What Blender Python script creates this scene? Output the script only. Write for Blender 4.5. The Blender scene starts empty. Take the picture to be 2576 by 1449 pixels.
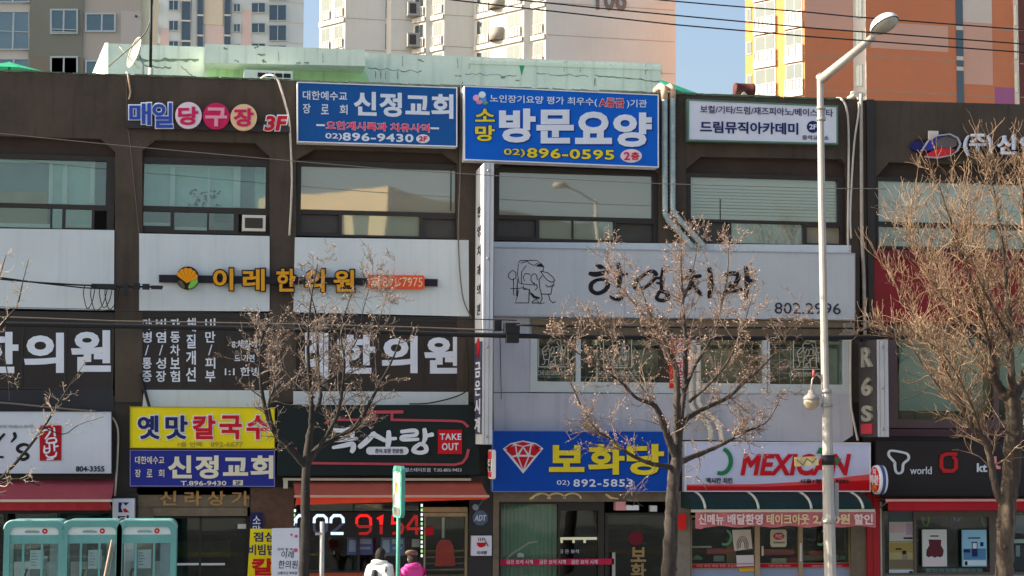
import bpy, math, random
from mathutils import Vector, Matrix
S = bpy.context.scene
COL = S.collection
RAD = math.radians

# ------------------------------------------------------------------ camera
F = 4500.0          # focal length in units of a 2576 x 1449 picture
D = 36.9            # distance from the camera to the row of shop fronts (plane Y = D)
HC = 3.77           # height of the eye above the pavement
YAW, PITCH, ROLL = 0.159, math.atan(355 / F), 0.0055
CAMPOS = Vector((0, 0, HC))
_f = Vector((math.sin(YAW) * math.cos(PITCH), math.cos(YAW) * math.cos(PITCH), math.sin(PITCH)))
_r0 = Vector((math.cos(YAW), -math.sin(YAW), 0))
_u0 = _r0.cross(_f)
_r = math.cos(ROLL) * _r0 + math.sin(ROLL) * _u0
_u = math.cos(ROLL) * _u0 - math.sin(ROLL) * _r0
cam = bpy.data.cameras.new("camera")
cam.sensor_width = 36
cam.lens = F / 2576 * 36
cam.clip_end = 2000
camo = bpy.data.objects.new("camera", cam)
COL.objects.link(camo)
camo.matrix_world = Matrix(((_r.x, _u.x, -_f.x, CAMPOS.x), (_r.y, _u.y, -_f.y, CAMPOS.y), (_r.z, _u.z, -_f.z, CAMPOS.z), (0, 0, 0, 1)))
S.camera = camo

# ------------------------------------------------------------------ sky, sun, exposure
SUN = Vector((-0.90, 0.12, 0.50)).normalized()      # direction towards the sun
SUN_EL = math.asin(SUN.z)
w = bpy.data.worlds.new("World")
S.world = w
w.use_nodes = True
nt = w.node_tree
bg = nt.nodes["Background"]
sky = nt.nodes.new("ShaderNodeTexSky")
sky.sky_type = 'NISHITA'
sky.sun_disc = False
sky.sun_elevation = SUN_EL
sky.sun_rotation = math.atan2(SUN.x, SUN.y)
sky.air_density = 1.0
sky.dust_density = 4.0
sky.ozone_density = 1.0
nt.links.new(sky.outputs[0], bg.inputs[0])
bg.inputs[1].default_value = 0.13
sl = bpy.data.lights.new("sun", 'SUN')
sl.energy = 4.8
sl.angle = RAD(0.5)
sl.color = (1.0, 0.93, 0.80)
so = bpy.data.objects.new("sun", sl)
COL.objects.link(so)
so.rotation_euler = SUN.to_track_quat('Z', 'Y').to_euler()
S.view_settings.view_transform = 'Standard'
S.view_settings.look = 'None'
S.view_settings.exposure = 0.95
S.view_settings.gamma = 1.0

# ------------------------------------------------------------------ from a picture direction to a place in the world
def pt(px, py, d=0.0):
    """the point on the upright plane d metres in front of the shop fronts"""
    v = _f + _r * ((px - 1288) / F) + _u * ((724.5 - py) / F)
    t = (D - d) / v.y
    return CAMPOS + v * t

def az(px, py=900):
    v = _f + _r * ((px - 1288) / F) + _u * ((724.5 - py) / F)
    return v.x / v.y

def lin(c):
    c = c / 255.0
    return c / 12.92 if c <= 0.04045 else ((c + 0.055) / 1.055) ** 2.4

def rgb(r, g, b):
    return (lin(r), lin(g), lin(b))

KS = (0.52, 0.555, 0.63)
def sh(r, g, b):
    """surface colour of something that looks (r,g,b) in the open shade of the street"""
    a = [lin(c) / k for c, k in zip((r, g, b), KS)]
    m = max(1.0, max(a) / 0.85)
    return tuple(c / m for c in a)

# ------------------------------------------------------------------ materials
MATS = {}
def M(name, col, rough=0.6, var=0.10, scale=2.5, bump=0.0, bscale=40.0, metal=0.0, spec=0.4, stain=0.0, stain_col=None, fine=0.05):
    if name in MATS:
        return MATS[name]
    m = bpy.data.materials.new(name)
    m.use_nodes = True
    t = m.node_tree
    N, L = t.nodes, t.links
    b = N["Principled BSDF"]
    b.inputs["Roughness"].default_value = rough
    b.inputs["Metallic"].default_value = metal
    b.inputs["Specular IOR Level"].default_value = spec
    geo = N.new("ShaderNodeNewGeometry")
    src = None
    base = N.new("ShaderNodeRGB")
    base.outputs[0].default_value = (*col, 1)
    src = base.outputs[0]
    def mul(src, fac_socket, lo, hi):
        mr = N.new("ShaderNodeMapRange")
        mr.inputs[1].default_value, mr.inputs[2].default_value = 0.3, 0.7
        mr.inputs[3].default_value, mr.inputs[4].default_value = lo, hi
        L.new(fac_socket, mr.inputs[0])
        vm = N.new("ShaderNodeVectorMath")
        vm.operation = 'SCALE'
        L.new(src, vm.inputs[0])
        L.new(mr.outputs[0], vm.inputs[3])
        return vm.outputs[0]
    if var:
        n1 = N.new("ShaderNodeTexNoise")
        n1.inputs["Scale"].default_value = scale
        n1.inputs["Detail"].default_value = 5
        n1.inputs["Roughness"].default_value = 0.6
        L.new(geo.outputs["Position"], n1.inputs["Vector"])
        src = mul(src, n1.outputs[0], 1 - var, 1 + var)
    if fine:
        n2 = N.new("ShaderNodeTexNoise")
        n2.inputs["Scale"].default_value = 55
        n2.inputs["Detail"].default_value = 2
        L.new(geo.outputs["Position"], n2.inputs["Vector"])
        src = mul(src, n2.outputs[0], 1 - fine, 1 + fine)
    if stain:
        mp = N.new("ShaderNodeMapping")
        mp.inputs["Scale"].default_value = (5.0, 5.0, 0.35)
        L.new(geo.outputs["Position"], mp.inputs["Vector"])
        n3 = N.new("ShaderNodeTexNoise")
        n3.inputs["Scale"].default_value = 1.4
        n3.inputs["Detail"].default_value = 6
        L.new(mp.outputs[0], n3.inputs["Vector"])
        cr = N.new("ShaderNodeMapRange")
        cr.inputs[1].default_value, cr.inputs[2].default_value = 0.52, 0.72
        cr.inputs[3].default_value, cr.inputs[4].default_value = 0.0, stain
        L.new(n3.outputs[0], cr.inputs[0])
        mx = N.new("ShaderNodeMix")
        mx.data_type = 'RGBA'
        L.new(cr.outputs[0], mx.inputs["Factor"])
        L.new(src, mx.inputs["A"])
        mx.inputs["B"].default_value = (*(stain_col or tuple(c * 0.45 for c in col)), 1)
        src = mx.outputs["Result"]
    L.new(src, b.inputs["Base Color"])
    if bump:
        n4 = N.new("ShaderNodeTexNoise")
        n4.inputs["Scale"].default_value = bscale
        n4.inputs["Detail"].default_value = 4
        L.new(geo.outputs["Position"], n4.inputs["Vector"])
        bp = N.new("ShaderNodeBump")
        bp.inputs["Strength"].default_value = bump
        bp.inputs["Distance"].default_value = 0.02
        L.new(n4.outputs[0], bp.inputs["Height"])
        L.new(bp.outputs[0], b.inputs["Normal"])
    MATS[name] = m
    return m

def glassy(name, base, gloss, tint=(0.8, 0.9, 0.88), see=0.0, wave=0.05, rough=0.02):
    """window glass: what lies behind it (a base colour, or see-through) under a mirror-like sheen with a slight wave"""
    if name in MATS:
        return MATS[name]
    m = bpy.data.materials.new(name)
    m.use_nodes = True
    t = m.node_tree
    N, L = t.nodes, t.links
    N.remove(N["Principled BSDF"])
    out = N["Material Output"]
    geo = N.new("ShaderNodeNewGeometry")
    n = N.new("ShaderNodeTexNoise")
    n.inputs["Scale"].default_value = 0.9
    n.inputs["Detail"].default_value = 1
    L.new(geo.outputs["Position"], n.inputs["Vector"])
    bp = N.new("ShaderNodeBump")
    bp.inputs["Strength"].default_value = 1.0
    bp.inputs["Distance"].default_value = wave
    L.new(n.outputs[0], bp.inputs["Height"])
    gl = N.new("ShaderNodeBsdfGlossy")
    gl.inputs["Color"].default_value = (*tint, 1)
    gl.inputs["Roughness"].default_value = rough
    L.new(bp.outputs[0], gl.inputs["Normal"])
    df = N.new("ShaderNodeBsdfDiffuse")
    df.inputs["Color"].default_value = (*base, 1)
    body = df.outputs[0]
    if see:
        tr = N.new("ShaderNodeBsdfTransparent")
        tr.inputs["Color"].default_value = (0.86, 0.92, 0.90, 1)
        m0 = N.new("ShaderNodeMixShader")
        m0.inputs[0].default_value = see
        L.new(df.outputs[0], m0.inputs[1])
        L.new(tr.outputs[0], m0.inputs[2])
        body = m0.outputs[0]
    mx = N.new("ShaderNodeMixShader")
    mx.inputs[0].default_value = gloss
    L.new(body, mx.inputs[1])
    L.new(gl.outputs[0], mx.inputs[2])
    L.new(mx.outputs[0], out.inputs[0])
    MATS[name] = m
    return m

def glow(name, col, strength):
    if name in MATS:
        return MATS[name]
    m = bpy.data.materials.new(name)
    m.use_nodes = True
    b = m.node_tree.nodes["Principled BSDF"]
    b.inputs["Base Color"].default_value = (*[c * 0.02 for c in col], 1)
    b.inputs["Emission Color"].default_value = (*col, 1)
    b.inputs["Emission Strength"].default_value = strength
    MATS[name] = m
    return m

# ------------------------------------------------------------------ objects
BASE = {}
def wloc(o):
    v = Vector((0, 0, 0))
    while o is not None:
        v += o.location
        o = o.parent
    return v

def tag(o, label, cat, group=None):
    o["label"], o["category"] = label, cat
    if group:
        o["group"] = group
    return o

def thing(name, label, cat, loc=(0, 0, 0), group=None):
    o = bpy.data.objects.new(name, None)
    o.empty_display_size = 0.2
    COL.objects.link(o)
    o.location = loc
    return tag(o, label, cat, group)

class MB:
    def __init__(s):
        s.v, s.f, s.sm = [], [], []
    def add(s, vs, fs, smooth=False):
        o = len(s.v)
        s.v += [tuple(v) for v in vs]
        s.f += [tuple(i + o for i in f) for f in fs]
        s.sm += [smooth] * len(fs)
        return s
    def box(s, x0, x1, y0, y1, z0, z1):
        vs = [(x, y, z) for z in (z0, z1) for y in (y0, y1) for x in (x0, x1)]
        return s.add(vs, [(0, 2, 3, 1), (4, 5, 7, 6), (0, 1, 5, 4), (2, 6, 7, 3), (0, 4, 6, 2), (1, 3, 7, 5)])
    def pbox(s, x0, y0, x1, y1, d0, d1):
        ym = (y0 + y1) / 2
        xm = (x0 + x1) / 2
        return s.box(pt(x0, ym, d1).x, pt(x1, ym, d1).x, D - d1, D - d0, pt(xm, y1, d1).z, pt(xm, y0, d1).z)
    def poly(s, pts, d0, d1):
        """prism whose front outline is seen at the given picture points"""
        a = [pt(x, y, d1) for x, y in pts]
        n = len(a)
        area = sum(a[i].x * a[(i + 1) % n].z - a[(i + 1) % n].x * a[i].z for i in range(n))
        if area < 0:
            a.reverse()
        b = [Vector((p.x, D - d0, p.z)) for p in a]
        fs = [tuple(range(n)), tuple(range(2 * n - 1, n - 1, -1))]
        fs += [(i, n + i, n + (i + 1) % n, (i + 1) % n) for i in range(n)]
        return s.add(a + b, fs)
    def frame(s, q, wpx, d0, d1):
        """picture-frame border inside quad q (TL,TR,BR,BL), wpx wide"""
        (ax, ay), (bx, by), (cx, cy), (dx, dy) = q
        i = [(ax + wpx, ay + wpx), (bx - wpx, by + wpx), (cx - wpx, cy - wpx), (dx + wpx, dy - wpx)]
        s.poly([q[0], q[1], i[1], i[0]], d0, d1)
        s.poly([q[3], i[3], i[2], q[2]], d0, d1)
        s.poly([q[0], i[0], i[3], q[3]], d0, d1)
        s.poly([q[1], q[2], i[2], i[1]], d0, d1)
        return s
    def disc(s, cx, cy, rx, ry, d0, d1, n=28):
        return s.poly([(cx + rx * math.cos(2 * math.pi * k / n), cy + ry * math.sin(2 * math.pi * k / n)) for k in range(n)], d0, d1)
    def brush(s, p, d0, d1):
        """a stroke whose corner points are rounded off first"""
        q = []
        for i in range(len(p) - 1):
            a = [p[max(0, i - 1)], p[i], p[i + 1], p[min(len(p) - 1, i + 2)]]
            for k in range(5):
                t = k / 5
                q.append(tuple(0.5 * ((2 * a[1][j]) + (-a[0][j] + a[2][j]) * t + (2 * a[0][j] - 5 * a[1][j] + 4 * a[2][j] - a[3][j]) * t ** 2 + (-a[0][j] + 3 * a[1][j] - 3 * a[2][j] + a[3][j]) * t ** 3) for j in range(3)))
        q.append(tuple(p[-1]))
        # round the two ends
        (x0, y0, w0), (x1, y1, w1) = q[0], q[1]
        l = math.hypot(x1 - x0, y1 - y0) or 1
        q.insert(0, (x0 - (x1 - x0) / l * w0 * .32, y0 - (y1 - y0) / l * w0 * .32, w0 * .62))
        (x0, y0, w0), (x1, y1, w1) = q[-1], q[-2]
        l = math.hypot(x1 - x0, y1 - y0) or 1
        q.append((x0 - (x1 - x0) / l * w0 * .32, y0 - (y1 - y0) / l * w0 * .32, w0 * .62))
        return s.stroke(q, d0, d1)
    def ring(s, cx, cy, rx, ry, wd, d0, d1, a0=0, a1=360, n=32):
        p = []
        for k in range(n + 1):
            a = RAD(a0 + (a1 - a0) * k / n)
            p.append((cx + rx * math.cos(a), cy + ry * math.sin(a), wd))
        return s.stroke(p, d0, d1)
    def stroke(s, p, d0, d1):
        """flat ribbon along picture points (x, y, width), with blunt round ends"""
        n = len(p)
        Ls, Rs = [], []
        for i in range(n):
            a, b = p[max(0, i - 1)], p[min(n - 1, i + 1)]
            tx, ty = b[0] - a[0], b[1] - a[1]
            l = math.hypot(tx, ty) or 1
            nx, ny = -ty / l, tx / l
            h = p[i][2] / 2
            if 0 < i < n - 1:       # widen corners a little (mitre)
                ax, ay = p[i][0] - p[i - 1][0], p[i][1] - p[i - 1][1]
                la = math.hypot(ax, ay) or 1
                c = max(0.5, abs((ax * tx + ay * ty) / (la * l)))
                h /= c
            Ls.append((p[i][0] + nx * h, p[i][1] + ny * h))
            Rs.append((p[i][0] - nx * h, p[i][1] - ny * h))
        vs, fs = [], []
        for i in range(n):
            for q, dd in ((Ls[i], d1), (Rs[i], d1)):
                vs.append(pt(q[0], q[1], dd))
            for q in (Ls[i], Rs[i]):
                f = pt(q[0], q[1], d1)
                vs.append(Vector((f.x, D - d0, f.z)))
        for i in range(n - 1):
            a, b = 4 * i, 4 * i + 4
            fs += [(a, a + 1, b + 1, b), (a, b, b + 2, a + 2), (a + 1, a + 3, b + 3, b + 1)]
        fs += [(0, 2, 3, 1), (4 * n - 4, 4 * n - 3, 4 * n - 1, 4 * n - 2)]
        return s.add(vs, fs)
    def tube(s, pts, r, n=8, caps=True, smooth=True):
        pts = [Vector(p) for p in pts]
        rs = r if isinstance(r, (list, tuple)) else [r] * len(pts)
        o = len(s.v)
        prev = None
        for i, p in enumerate(pts):
            t = (pts[min(i + 1, len(pts) - 1)] - pts[max(i - 1, 0)])
            if t.length < 1e-9:
                t = Vector((0, 0, 1))
            t.normalize()
            if prev is None:
                a = Vector((0, 1, 0)) if abs(t.y) < 0.9 else Vector((1, 0, 0))
                u = t.cross(a).normalized()
            else:
                u = (prev - t * prev.dot(t))
                u = u.normalized() if u.length > 1e-6 else t.orthogonal().normalized()
            prev = u
            v2 = t.cross(u)
            for k in range(n):
                a = 2 * math.pi * k / n
                s.v.append(tuple(p + (u * math.cos(a) + v2 * math.sin(a)) * rs[i]))
        for i in range(len(pts) - 1):
            for k in range(n):
                a, b = o + i * n + k, o + i * n + (k + 1) % n
                s.f.append((a, b, b + n, a + n))
                s.sm.append(smooth)
        if caps:
            s.f.append(tuple(o + k for k in reversed(range(n))))
            s.f.append(tuple(o + (len(pts) - 1) * n + k for k in range(n)))
            s.sm += [False, False]
        return s
    def ptube(s, pp, r, n=6, d=0.0):
        """tube along picture points (x, y[, d])"""
        return s.tube([pt(p[0], p[1], p[2] if len(p) > 2 else d) for p in pp], r, n)
    def lathe(s, prof, c, n=16, axis='z', smooth=True):
        c = Vector(c)
        o = len(s.v)
        for (r, h) in prof:
            for k in range(n):
                a = 2 * math.pi * k / n
                if axis == 'z':
                    q = Vector((r * math.cos(a), r * math.sin(a), h))
                elif axis == 'y':
                    q = Vector((r * math.cos(a), h, r * math.sin(a)))
                else:
                    q = Vector((h, r * math.cos(a), r * math.sin(a)))
                s.v.append(tuple(c + q))
        for i in range(len(prof) - 1):
            for k in range(n):
                a, b = o + i * n + k, o + i * n + (k + 1) % n
                s.f.append((a, b, b + n, a + n))
                s.sm.append(smooth)
        return s
    def build(s, name, mat, parent=None, kind=None):
        me = bpy.data.meshes.new(name)
        off = wloc(parent) if parent else Vector((0, 0, 0))
        me.from_pydata([(v[0] - off.x, v[1] - off.y, v[2] - off.z) for v in s.v], [], s.f)
        me.polygons.foreach_set("use_smooth", s.sm)
        me.materials.append(mat)
        me.update()
        o = bpy.data.objects.new(name, me)
        COL.objects.link(o)
        if parent:
            o.parent = parent
        if kind:
            o["kind"] = kind
        return o
    def single(s, name, label, cat, mat, group=None):
        """a thing that is one mesh, its origin at its own base"""
        xs = [v[0] for v in s.v]; ys = [v[1] for v in s.v]; zs = [v[2] for v in s.v]
        c = Vector(((min(xs) + max(xs)) / 2, (min(ys) + max(ys)) / 2, min(zs)))
        s.v = [(v[0] - c.x, v[1] - c.y, v[2] - c.z) for v in s.v]
        o = s.build(name, mat)
        o.location = c
        return tag(o, label, cat, group)

def copy_tree(o, parent=None):
    c = o.copy()
    COL.objects.link(c)
    if parent:
        c.parent = parent
    for ch in list(o.children):
        copy_tree(ch, c)
    return c

# ------------------------------------------------------------------ lettering
TXT = {}
def glyphs(body, bold, spacing=1.0, shear=0.0):
    key = (body, bold, spacing, shear)
    if key in TXT:
        return TXT[key]
    c = bpy.data.curves.new("t", 'FONT')
    c.body, c.size, c.resolution_u = body, 1.0, 3
    c.space_character, c.shear = spacing, shear
    c.align_x = 'LEFT'
    o = bpy.data.objects.new("t", c)
    me = bpy.data.meshes.new_from_object(o)
    xs = [v.co.x for v in me.vertices]; ys = [v.co.y for v in me.vertices]
    bb = (min(xs), max(xs), min(ys), max(ys))
    bpy.data.meshes.remove(me)
    c.extrude = 0.5
    if bold > 0:
        c.bevel_depth, c.bevel_resolution = bold * .78, 0
    me = bpy.data.meshes.new_from_object(o)
    r = ([tuple(v.co) for v in me.vertices], [tuple(p.vertices) for p in me.polygons], bb)
    bpy.data.meshes.remove(me)
    bpy.data.objects.remove(o)
    bpy.data.curves.remove(c)
    TXT[key] = r
    return r

def text(mb, body, x0, y0, x1, y1, d, t=0.012, bold=0.02, slope=0.0, spacing=1.0, shear=0.0, vert=False):
    """write body into the picture box x0,y0..x1,y1 on the plane d; each letter is solid, t thick"""
    if vert:
        n = len(body)
        h = (y1 - y0) / n
        for i, ch in enumerate(body):
            if ch == ' ':
                continue
            k = 0.82 if ch != '/' else 0.9
            if ch == '/':
                xm, xw = (x0 + x1) / 2, (x1 - x0) * .22
                text(mb, ch, xm - xw, y0 + h * i, xm + xw, y0 + h * (i + .8), d, t, 0, slope)
                continue
            text(mb, ch, x0, y0 + h * i, x1, y0 + h * (i + k), d, t, bold, slope)
        return mb
    vs, fs, (a0, a1, b0, b1) = glyphs(body, bold, spacing, shear)
    out = []
    for x, y, z in vs:
        u = (x - a0) / (a1 - a0)
        v = (y - b0) / (b1 - b0)
        px = x0 + (x1 - x0) * u
        py = y1 + (y0 - y1) * v + slope * (px - x0)
        p = pt(px, py, d + t * (1.0 if bold <= 0 else z / (.5 + bold * .78)))
        if z < 0:
            p = Vector((p.x, D - d + 0.001, p.z))
        out.append(p)
    # extruded text faces look along +z of the text; turned to face the street
    return mb.add(out, fs)

def write(parent, body, x0, y0, x1, y1, d, mat, name="lettering", **k):
    return text(MB(), body, x0, y0, x1, y1, d, **k).build(name, mat, parent)
# ------------------------------------------------------------------ colours of the place
brown = M("brown_render", sh(57, 51, 46), 0.9, 0.18, 1.2, 0.25, 60, stain=0.45, fine=0.10)
brown2 = M("brown_band", sh(49, 41, 38), 0.9, 0.12, 2, 0.2, 60, fine=0.08)
brown_dk = M("brown_frame", sh(33, 30, 29), 0.5, 0.12, 4)
panel_dk = M("panel_dark", sh(50, 48, 47), 0.45, 0.12, 5)
film = M("brown_film", sh(33, 31, 33), 0.3, 0.10, 1.5, spec=0.3)
navy_film = M("navy_film", sh(26, 29, 38), 0.35, 0.10, 2)
white_w = M("white_wall", sh(156, 167, 177), 0.8, 0.05, 0.8, 0.1, 80, stain=0.16, fine=0.03)
grey_w = M("grey_wall", sh(141, 146, 160), 0.85, 0.07, 0.9, 0.15, 50, stain=0.30, fine=0.04)
white_fr = M("white_upvc", sh(148, 158, 166), 0.45, 0.04, 3)
lilac = M("sign_lilac", sh(143, 151, 162), 0.5, 0.04, 1.0, stain=0.12)
mint = M("mint_paint", sh(184, 198, 196), 0.85, 0.08, 1.0, 0.25, 25, stain=0.40, stain_col=sh(120, 138, 128), fine=0.05)
green_p = M("green_paint", sh(150, 184, 150), 0.85, 0.10, 1.5, stain=0.3)
crackm = M("crack", sh(95, 108, 98), 0.9, 0.3, 6)
mould = M("dark_patch", sh(70, 84, 74), 0.95, 0.3, 8)
roofm = M("roof_screed", rgb(120, 140, 125), 0.9, 0.2, 0.8)
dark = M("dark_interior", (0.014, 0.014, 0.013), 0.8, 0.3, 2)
stone = M("beige_stone", sh(88, 80, 68), 0.5, 0.16, 6, fine=0.1, stain=0.2)
stone_br = M("brown_stone", sh(72, 52, 42), 0.4, 0.25, 7, fine=0.12)
stone_gr = M("grey_stone", sh(98, 94, 88), 0.5, 0.15, 6, fine=0.1)
blackp = M("black_panel", sh(28, 29, 34), 0.4, 0.10, 3)
steel = M("steel", (0.45, 0.45, 0.44), 0.35, 0.1, 8, metal=0.8)
alu = M("aluminium", sh(150, 148, 140), 0.4, 0.06, 6, metal=0.3)
asphalt = M("asphalt", (0.11, 0.108, 0.105), 0.9, 0.2, 0.7, 0.5, 60, fine=0.25)
paving = M("paving", (0.36, 0.33, 0.30), 0.85, 0.15, 1.2, 0.3, 30, fine=0.12)
kerbm = M("kerb_granite", (0.42, 0.41, 0.39), 0.8, 0.12, 4, fine=0.15)
linem = M("road_paint", (0.72, 0.72, 0.70), 0.7, 0.15, 5, fine=0.15)
yellowm = M("road_paint_yellow", (0.70, 0.45, 0.06), 0.7, 0.15, 5, fine=0.15)
black = M("black_plastic", (0.012, 0.012, 0.013), 0.5, 0.1, 8)
cable_m = M("cable_black", (0.010, 0.010, 0.011), 0.6, 0)
cable_g = M("cable_grey", sh(84, 80, 76), 0.6, 0.1, 6)
whitep = M("white_plastic", sh(170, 176, 186), 0.45, 0.04, 4)
conduit = M("white_conduit", sh(150, 148, 146), 0.5, 0.12, 5)

# ------------------------------------------------------------------ ground, road, pavements
def struct(mb, name, mat):
    return mb.build(name, mat, None, 'structure')
struct(MB().box(-420, 420, -330, 600, -0.40, -0.134), "ground", M("ground_dirt", (0.12, 0.12, 0.12), 0.95, 0.25, 0.2))
YK = D - 6.0
struct(MB().box(-300, 300, 5.0, YK - 0.18, -0.134, -0.13), "road", asphalt)
pv = MB().box(-300, 300, YK, D + 14, -0.13, 0.0)
struct(pv, "pavement", paving)
struct(MB().box(-300, 300, -30, 4.82, -0.13, 0.0), "pavement", paving)
kb = MB()
for i in range(60):
    kb.box(-30 + i * 1.0, -30.008 + (i + 1) * 1.0, YK - 0.18, YK - 0.002, -0.13, 0.005)
struct(kb, "kerb", kerbm)
struct(MB().box(-300, 300, 4.824, 5.0, -0.13, 0.005), "kerb", kerbm)
ln = MB()
for yy in (8.5, 12.0, 24.5, 27.5):
    for i in range(24):
        ln.box(-60 + i * 6, -57 + i * 6, yy, yy + 0.15, -0.13, -0.126)
ln.box(-300, 300, 5.5, 5.62, -0.13, -0.126)
ln.box(-300, 300, YK - 0.7, YK - 0.58, -0.13, -0.126)
struct(ln, "lane_markings", linem)
struct(MB().box(-300, 300, 17.8, 17.95, -0.13, -0.126).box(-300, 300, 18.15, 18.3, -0.13, -0.126), "centre_line", yellowm)

# ------------------------------------------------------------------ the three-storey shop building
A = thing("commercial_building", "long three storey brown rendered shop building with white bands and blue rooftop signs", "building", (pt(1000, 1540).x, D, 0))
B = thing("commercial_building", "brown rendered shop building at the right edge with a maroon band under its window", "building", (pt(2400, 1540).x, D, 0))
YB = 1012
combA = [(-420, 163), (2163, 250), (2163, YB), (2131, YB), (2131, 414), (2116, 400), (1763, 394), (1727, 424), (1727, YB), (1658, YB), (1658, 437),
         (1615, 405), (1290, 398), (1245, 425), (1245, YB), (1150, YB), (1150, 412), (1110, 385), (790, 375), (745, 402), (745, YB), (678, YB),
         (678, 393), (642, 360), (392, 352), (358, 378), (358, YB), (289, YB), (289, 381), (253, 349), (-85, 340), (-120, 372), (-120, YB), (-420, YB)]
MB().poly(combA, -0.45, 0.0).build("wall", brown, A)
combB = [(2171, 252), (2250, 253.5), (2330, 256), (2900, 271), (2900, YB + 90), (2720, YB + 90), (2720, 455), (2690, 420), (2237, 408), (2203, 447), (2203, YB + 90), (2171, YB + 90)]
MB().poly(combB, -0.45, 0.0).build("wall", brown, B)
# ragged cap of mortar along the parapet
random.seed(4)
cap = MB()
for i in range(70):
    x = -400 + i * 36.6 + random.uniform(-8, 8)
    wd = random.uniform(20, 60)
    if x + wd > 2160:
        continue
    y = 163 + (x + 420) * 87 / 2583
    cap.poly([(x, y - random.uniform(1, 3)), (x + wd, y + wd * .0337 - random.uniform(0.5, 3)), (x + wd, y + wd * .0337 + random.uniform(1, 4)), (x + wd * .6, y + wd * .02 + random.uniform(0, 3)), (x, y + random.uniform(1, 4))], -0.3, 0.012 + i * 0.0003)
cap.build("parapet_cap", mould, A)
z4 = pt(1000, YB).z
xa0, xa1 = pt(-420, 900).x, pt(2163, 900).x
xb0, xb1 = pt(2171, 900).x, pt(2900, 900).x
zr = pt(1000, 260).z
MB().box(xa0 + .05, xa1 - .02, D + 0.46, D + 12, z4 - 0.1, zr).box(xa0 + .05, xa1 - .02, D + 6, D + 11.9, 0, z4 - 0.11).box(xa0 + .05, xa0 + .3, D + .46, D + 6, 0, z4 - .11).build("core", brown_dk, A)
MB().box(xa0 + .1, xa1 - .1, D + 0.5, D + 11.9, zr + .003, zr + .05).build("roof", roofm, A)
MB().box(xb0 + .02, xb1 - .05, D + 0.46, D + 12, z4 - 0.7, pt(2400, 300).z).box(xb0 + .02, xb1 - .05, D + 6, D + 11.9, 0, z4 - 0.71).box(xb1 - .3, xb1 - .05, D + .46, D + 6, 0, z4 - .71).build("core", brown_dk, B)
# fascia behind the shop signs
MB().pbox(-420, 1000, 2163, 1245, -0.44, -0.03).build("fascia", brown_dk, A)
MB().pbox(2171, 1090, 2900, 1262, -0.44, -0.03).build("fascia", brown_dk, B)

# recessed band over each upper window
for bld, x0, x1, y0, y1 in ((A, -118, 288, 336, 400), (A, 359, 677, 346, 402), (A, 746, 1149, 372, 414), (A, 1246, 1657, 396, 428), (A, 1728, 2130, 392, 444), (B, 2204, 2719, 405, 462)):
    MB().pbox(x0, y0, x1, y1, -0.44, -0.20).build("lintel", brown2, bld)

def window(parent, x0, y0, x1, y1, cells, fm, df=-0.10, db=-0.22, dp=-0.18, name="window"):
    """frame with holes; each cell (x0,y0,x1,y1,material[,part name]) gets a pane set back in its hole"""
    ym, xm = (y0 + y1) / 2, (x0 + x1) / 2
    fx = lambda p: pt(p, ym, df).x
    fz = lambda p: pt(xm, p, df).z
    xs = sorted({x0, x1, *[c[0] for c in cells], *[c[2] for c in cells]})
    ys = sorted({y0, y1, *[c[1] for c in cells], *[c[3] for c in cells]})
    mb = MB()
    for j in range(len(ys) - 1):
        run = None
        for i in range(len(xs) - 1):
            cx, cy = (xs[i] + xs[i + 1]) / 2, (ys[j] + ys[j + 1]) / 2
            solid = not any(c[0] < cx < c[2] and c[1] < cy < c[3] for c in cells)
            if solid and run is None:
                run = xs[i]
            if (not solid or i == len(xs) - 2) and run is not None:
                e = xs[i + 1] if solid else xs[i]
                mb.box(fx(run), fx(e), D - df, D - db, fz(ys[j + 1]), fz(ys[j]))
                run = None
    o = mb.build(name, fm, parent)
    for c in cells:
        if c[4] is None:
            continue
        nm = c[5] if len(c) > 5 else "pane"
        MB().box(fx(c[0]) + .001, fx(c[2]) - .001, D - dp, D - dp + 0.012, fz(c[3]) + .001, fz(c[1]) - .001).build(nm, c[4], o)
    return o

g_see = glassy("glass_clear", (0.05, 0.06, 0.06), 0.16, (0.62, 0.68, 0.66), see=0.97, wave=0.002)
g_film = glassy("glass_filmed", sh(112, 115, 110), 0.46, (0.46, 0.45, 0.405), wave=0.0022)
g_blind = glassy("glass_blind", sh(128, 138, 132), 0.30, (0.44, 0.47, 0.43), wave=0.002)
g_low = glassy("glass_low", sh(104, 118, 112), 0.42, (0.44, 0.465, 0.42), wave=0.003)

def back(parent, x0, y0, x1, y1, d, mat, name="curtain"):
    return MB().pbox(x0, y0, x1, y1, d - 0.02, d).build(name, mat, parent)

sash = M("inner_sash", sh(205, 225, 225), 0.5, 0.04, 3)
teal_r = M("room_teal", sh(150, 178, 178), 0.7, 0.14, 1.3)
teal_d = M("room_grey", sh(100, 110, 110), 0.8, 0.2, 1.4)
tan_r = M("room_tan", sh(124, 116, 90), 0.8, 0.14, 2)
ac_m = M("unit_white", sh(160, 160, 156), 0.5, 0.05, 4)

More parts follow.
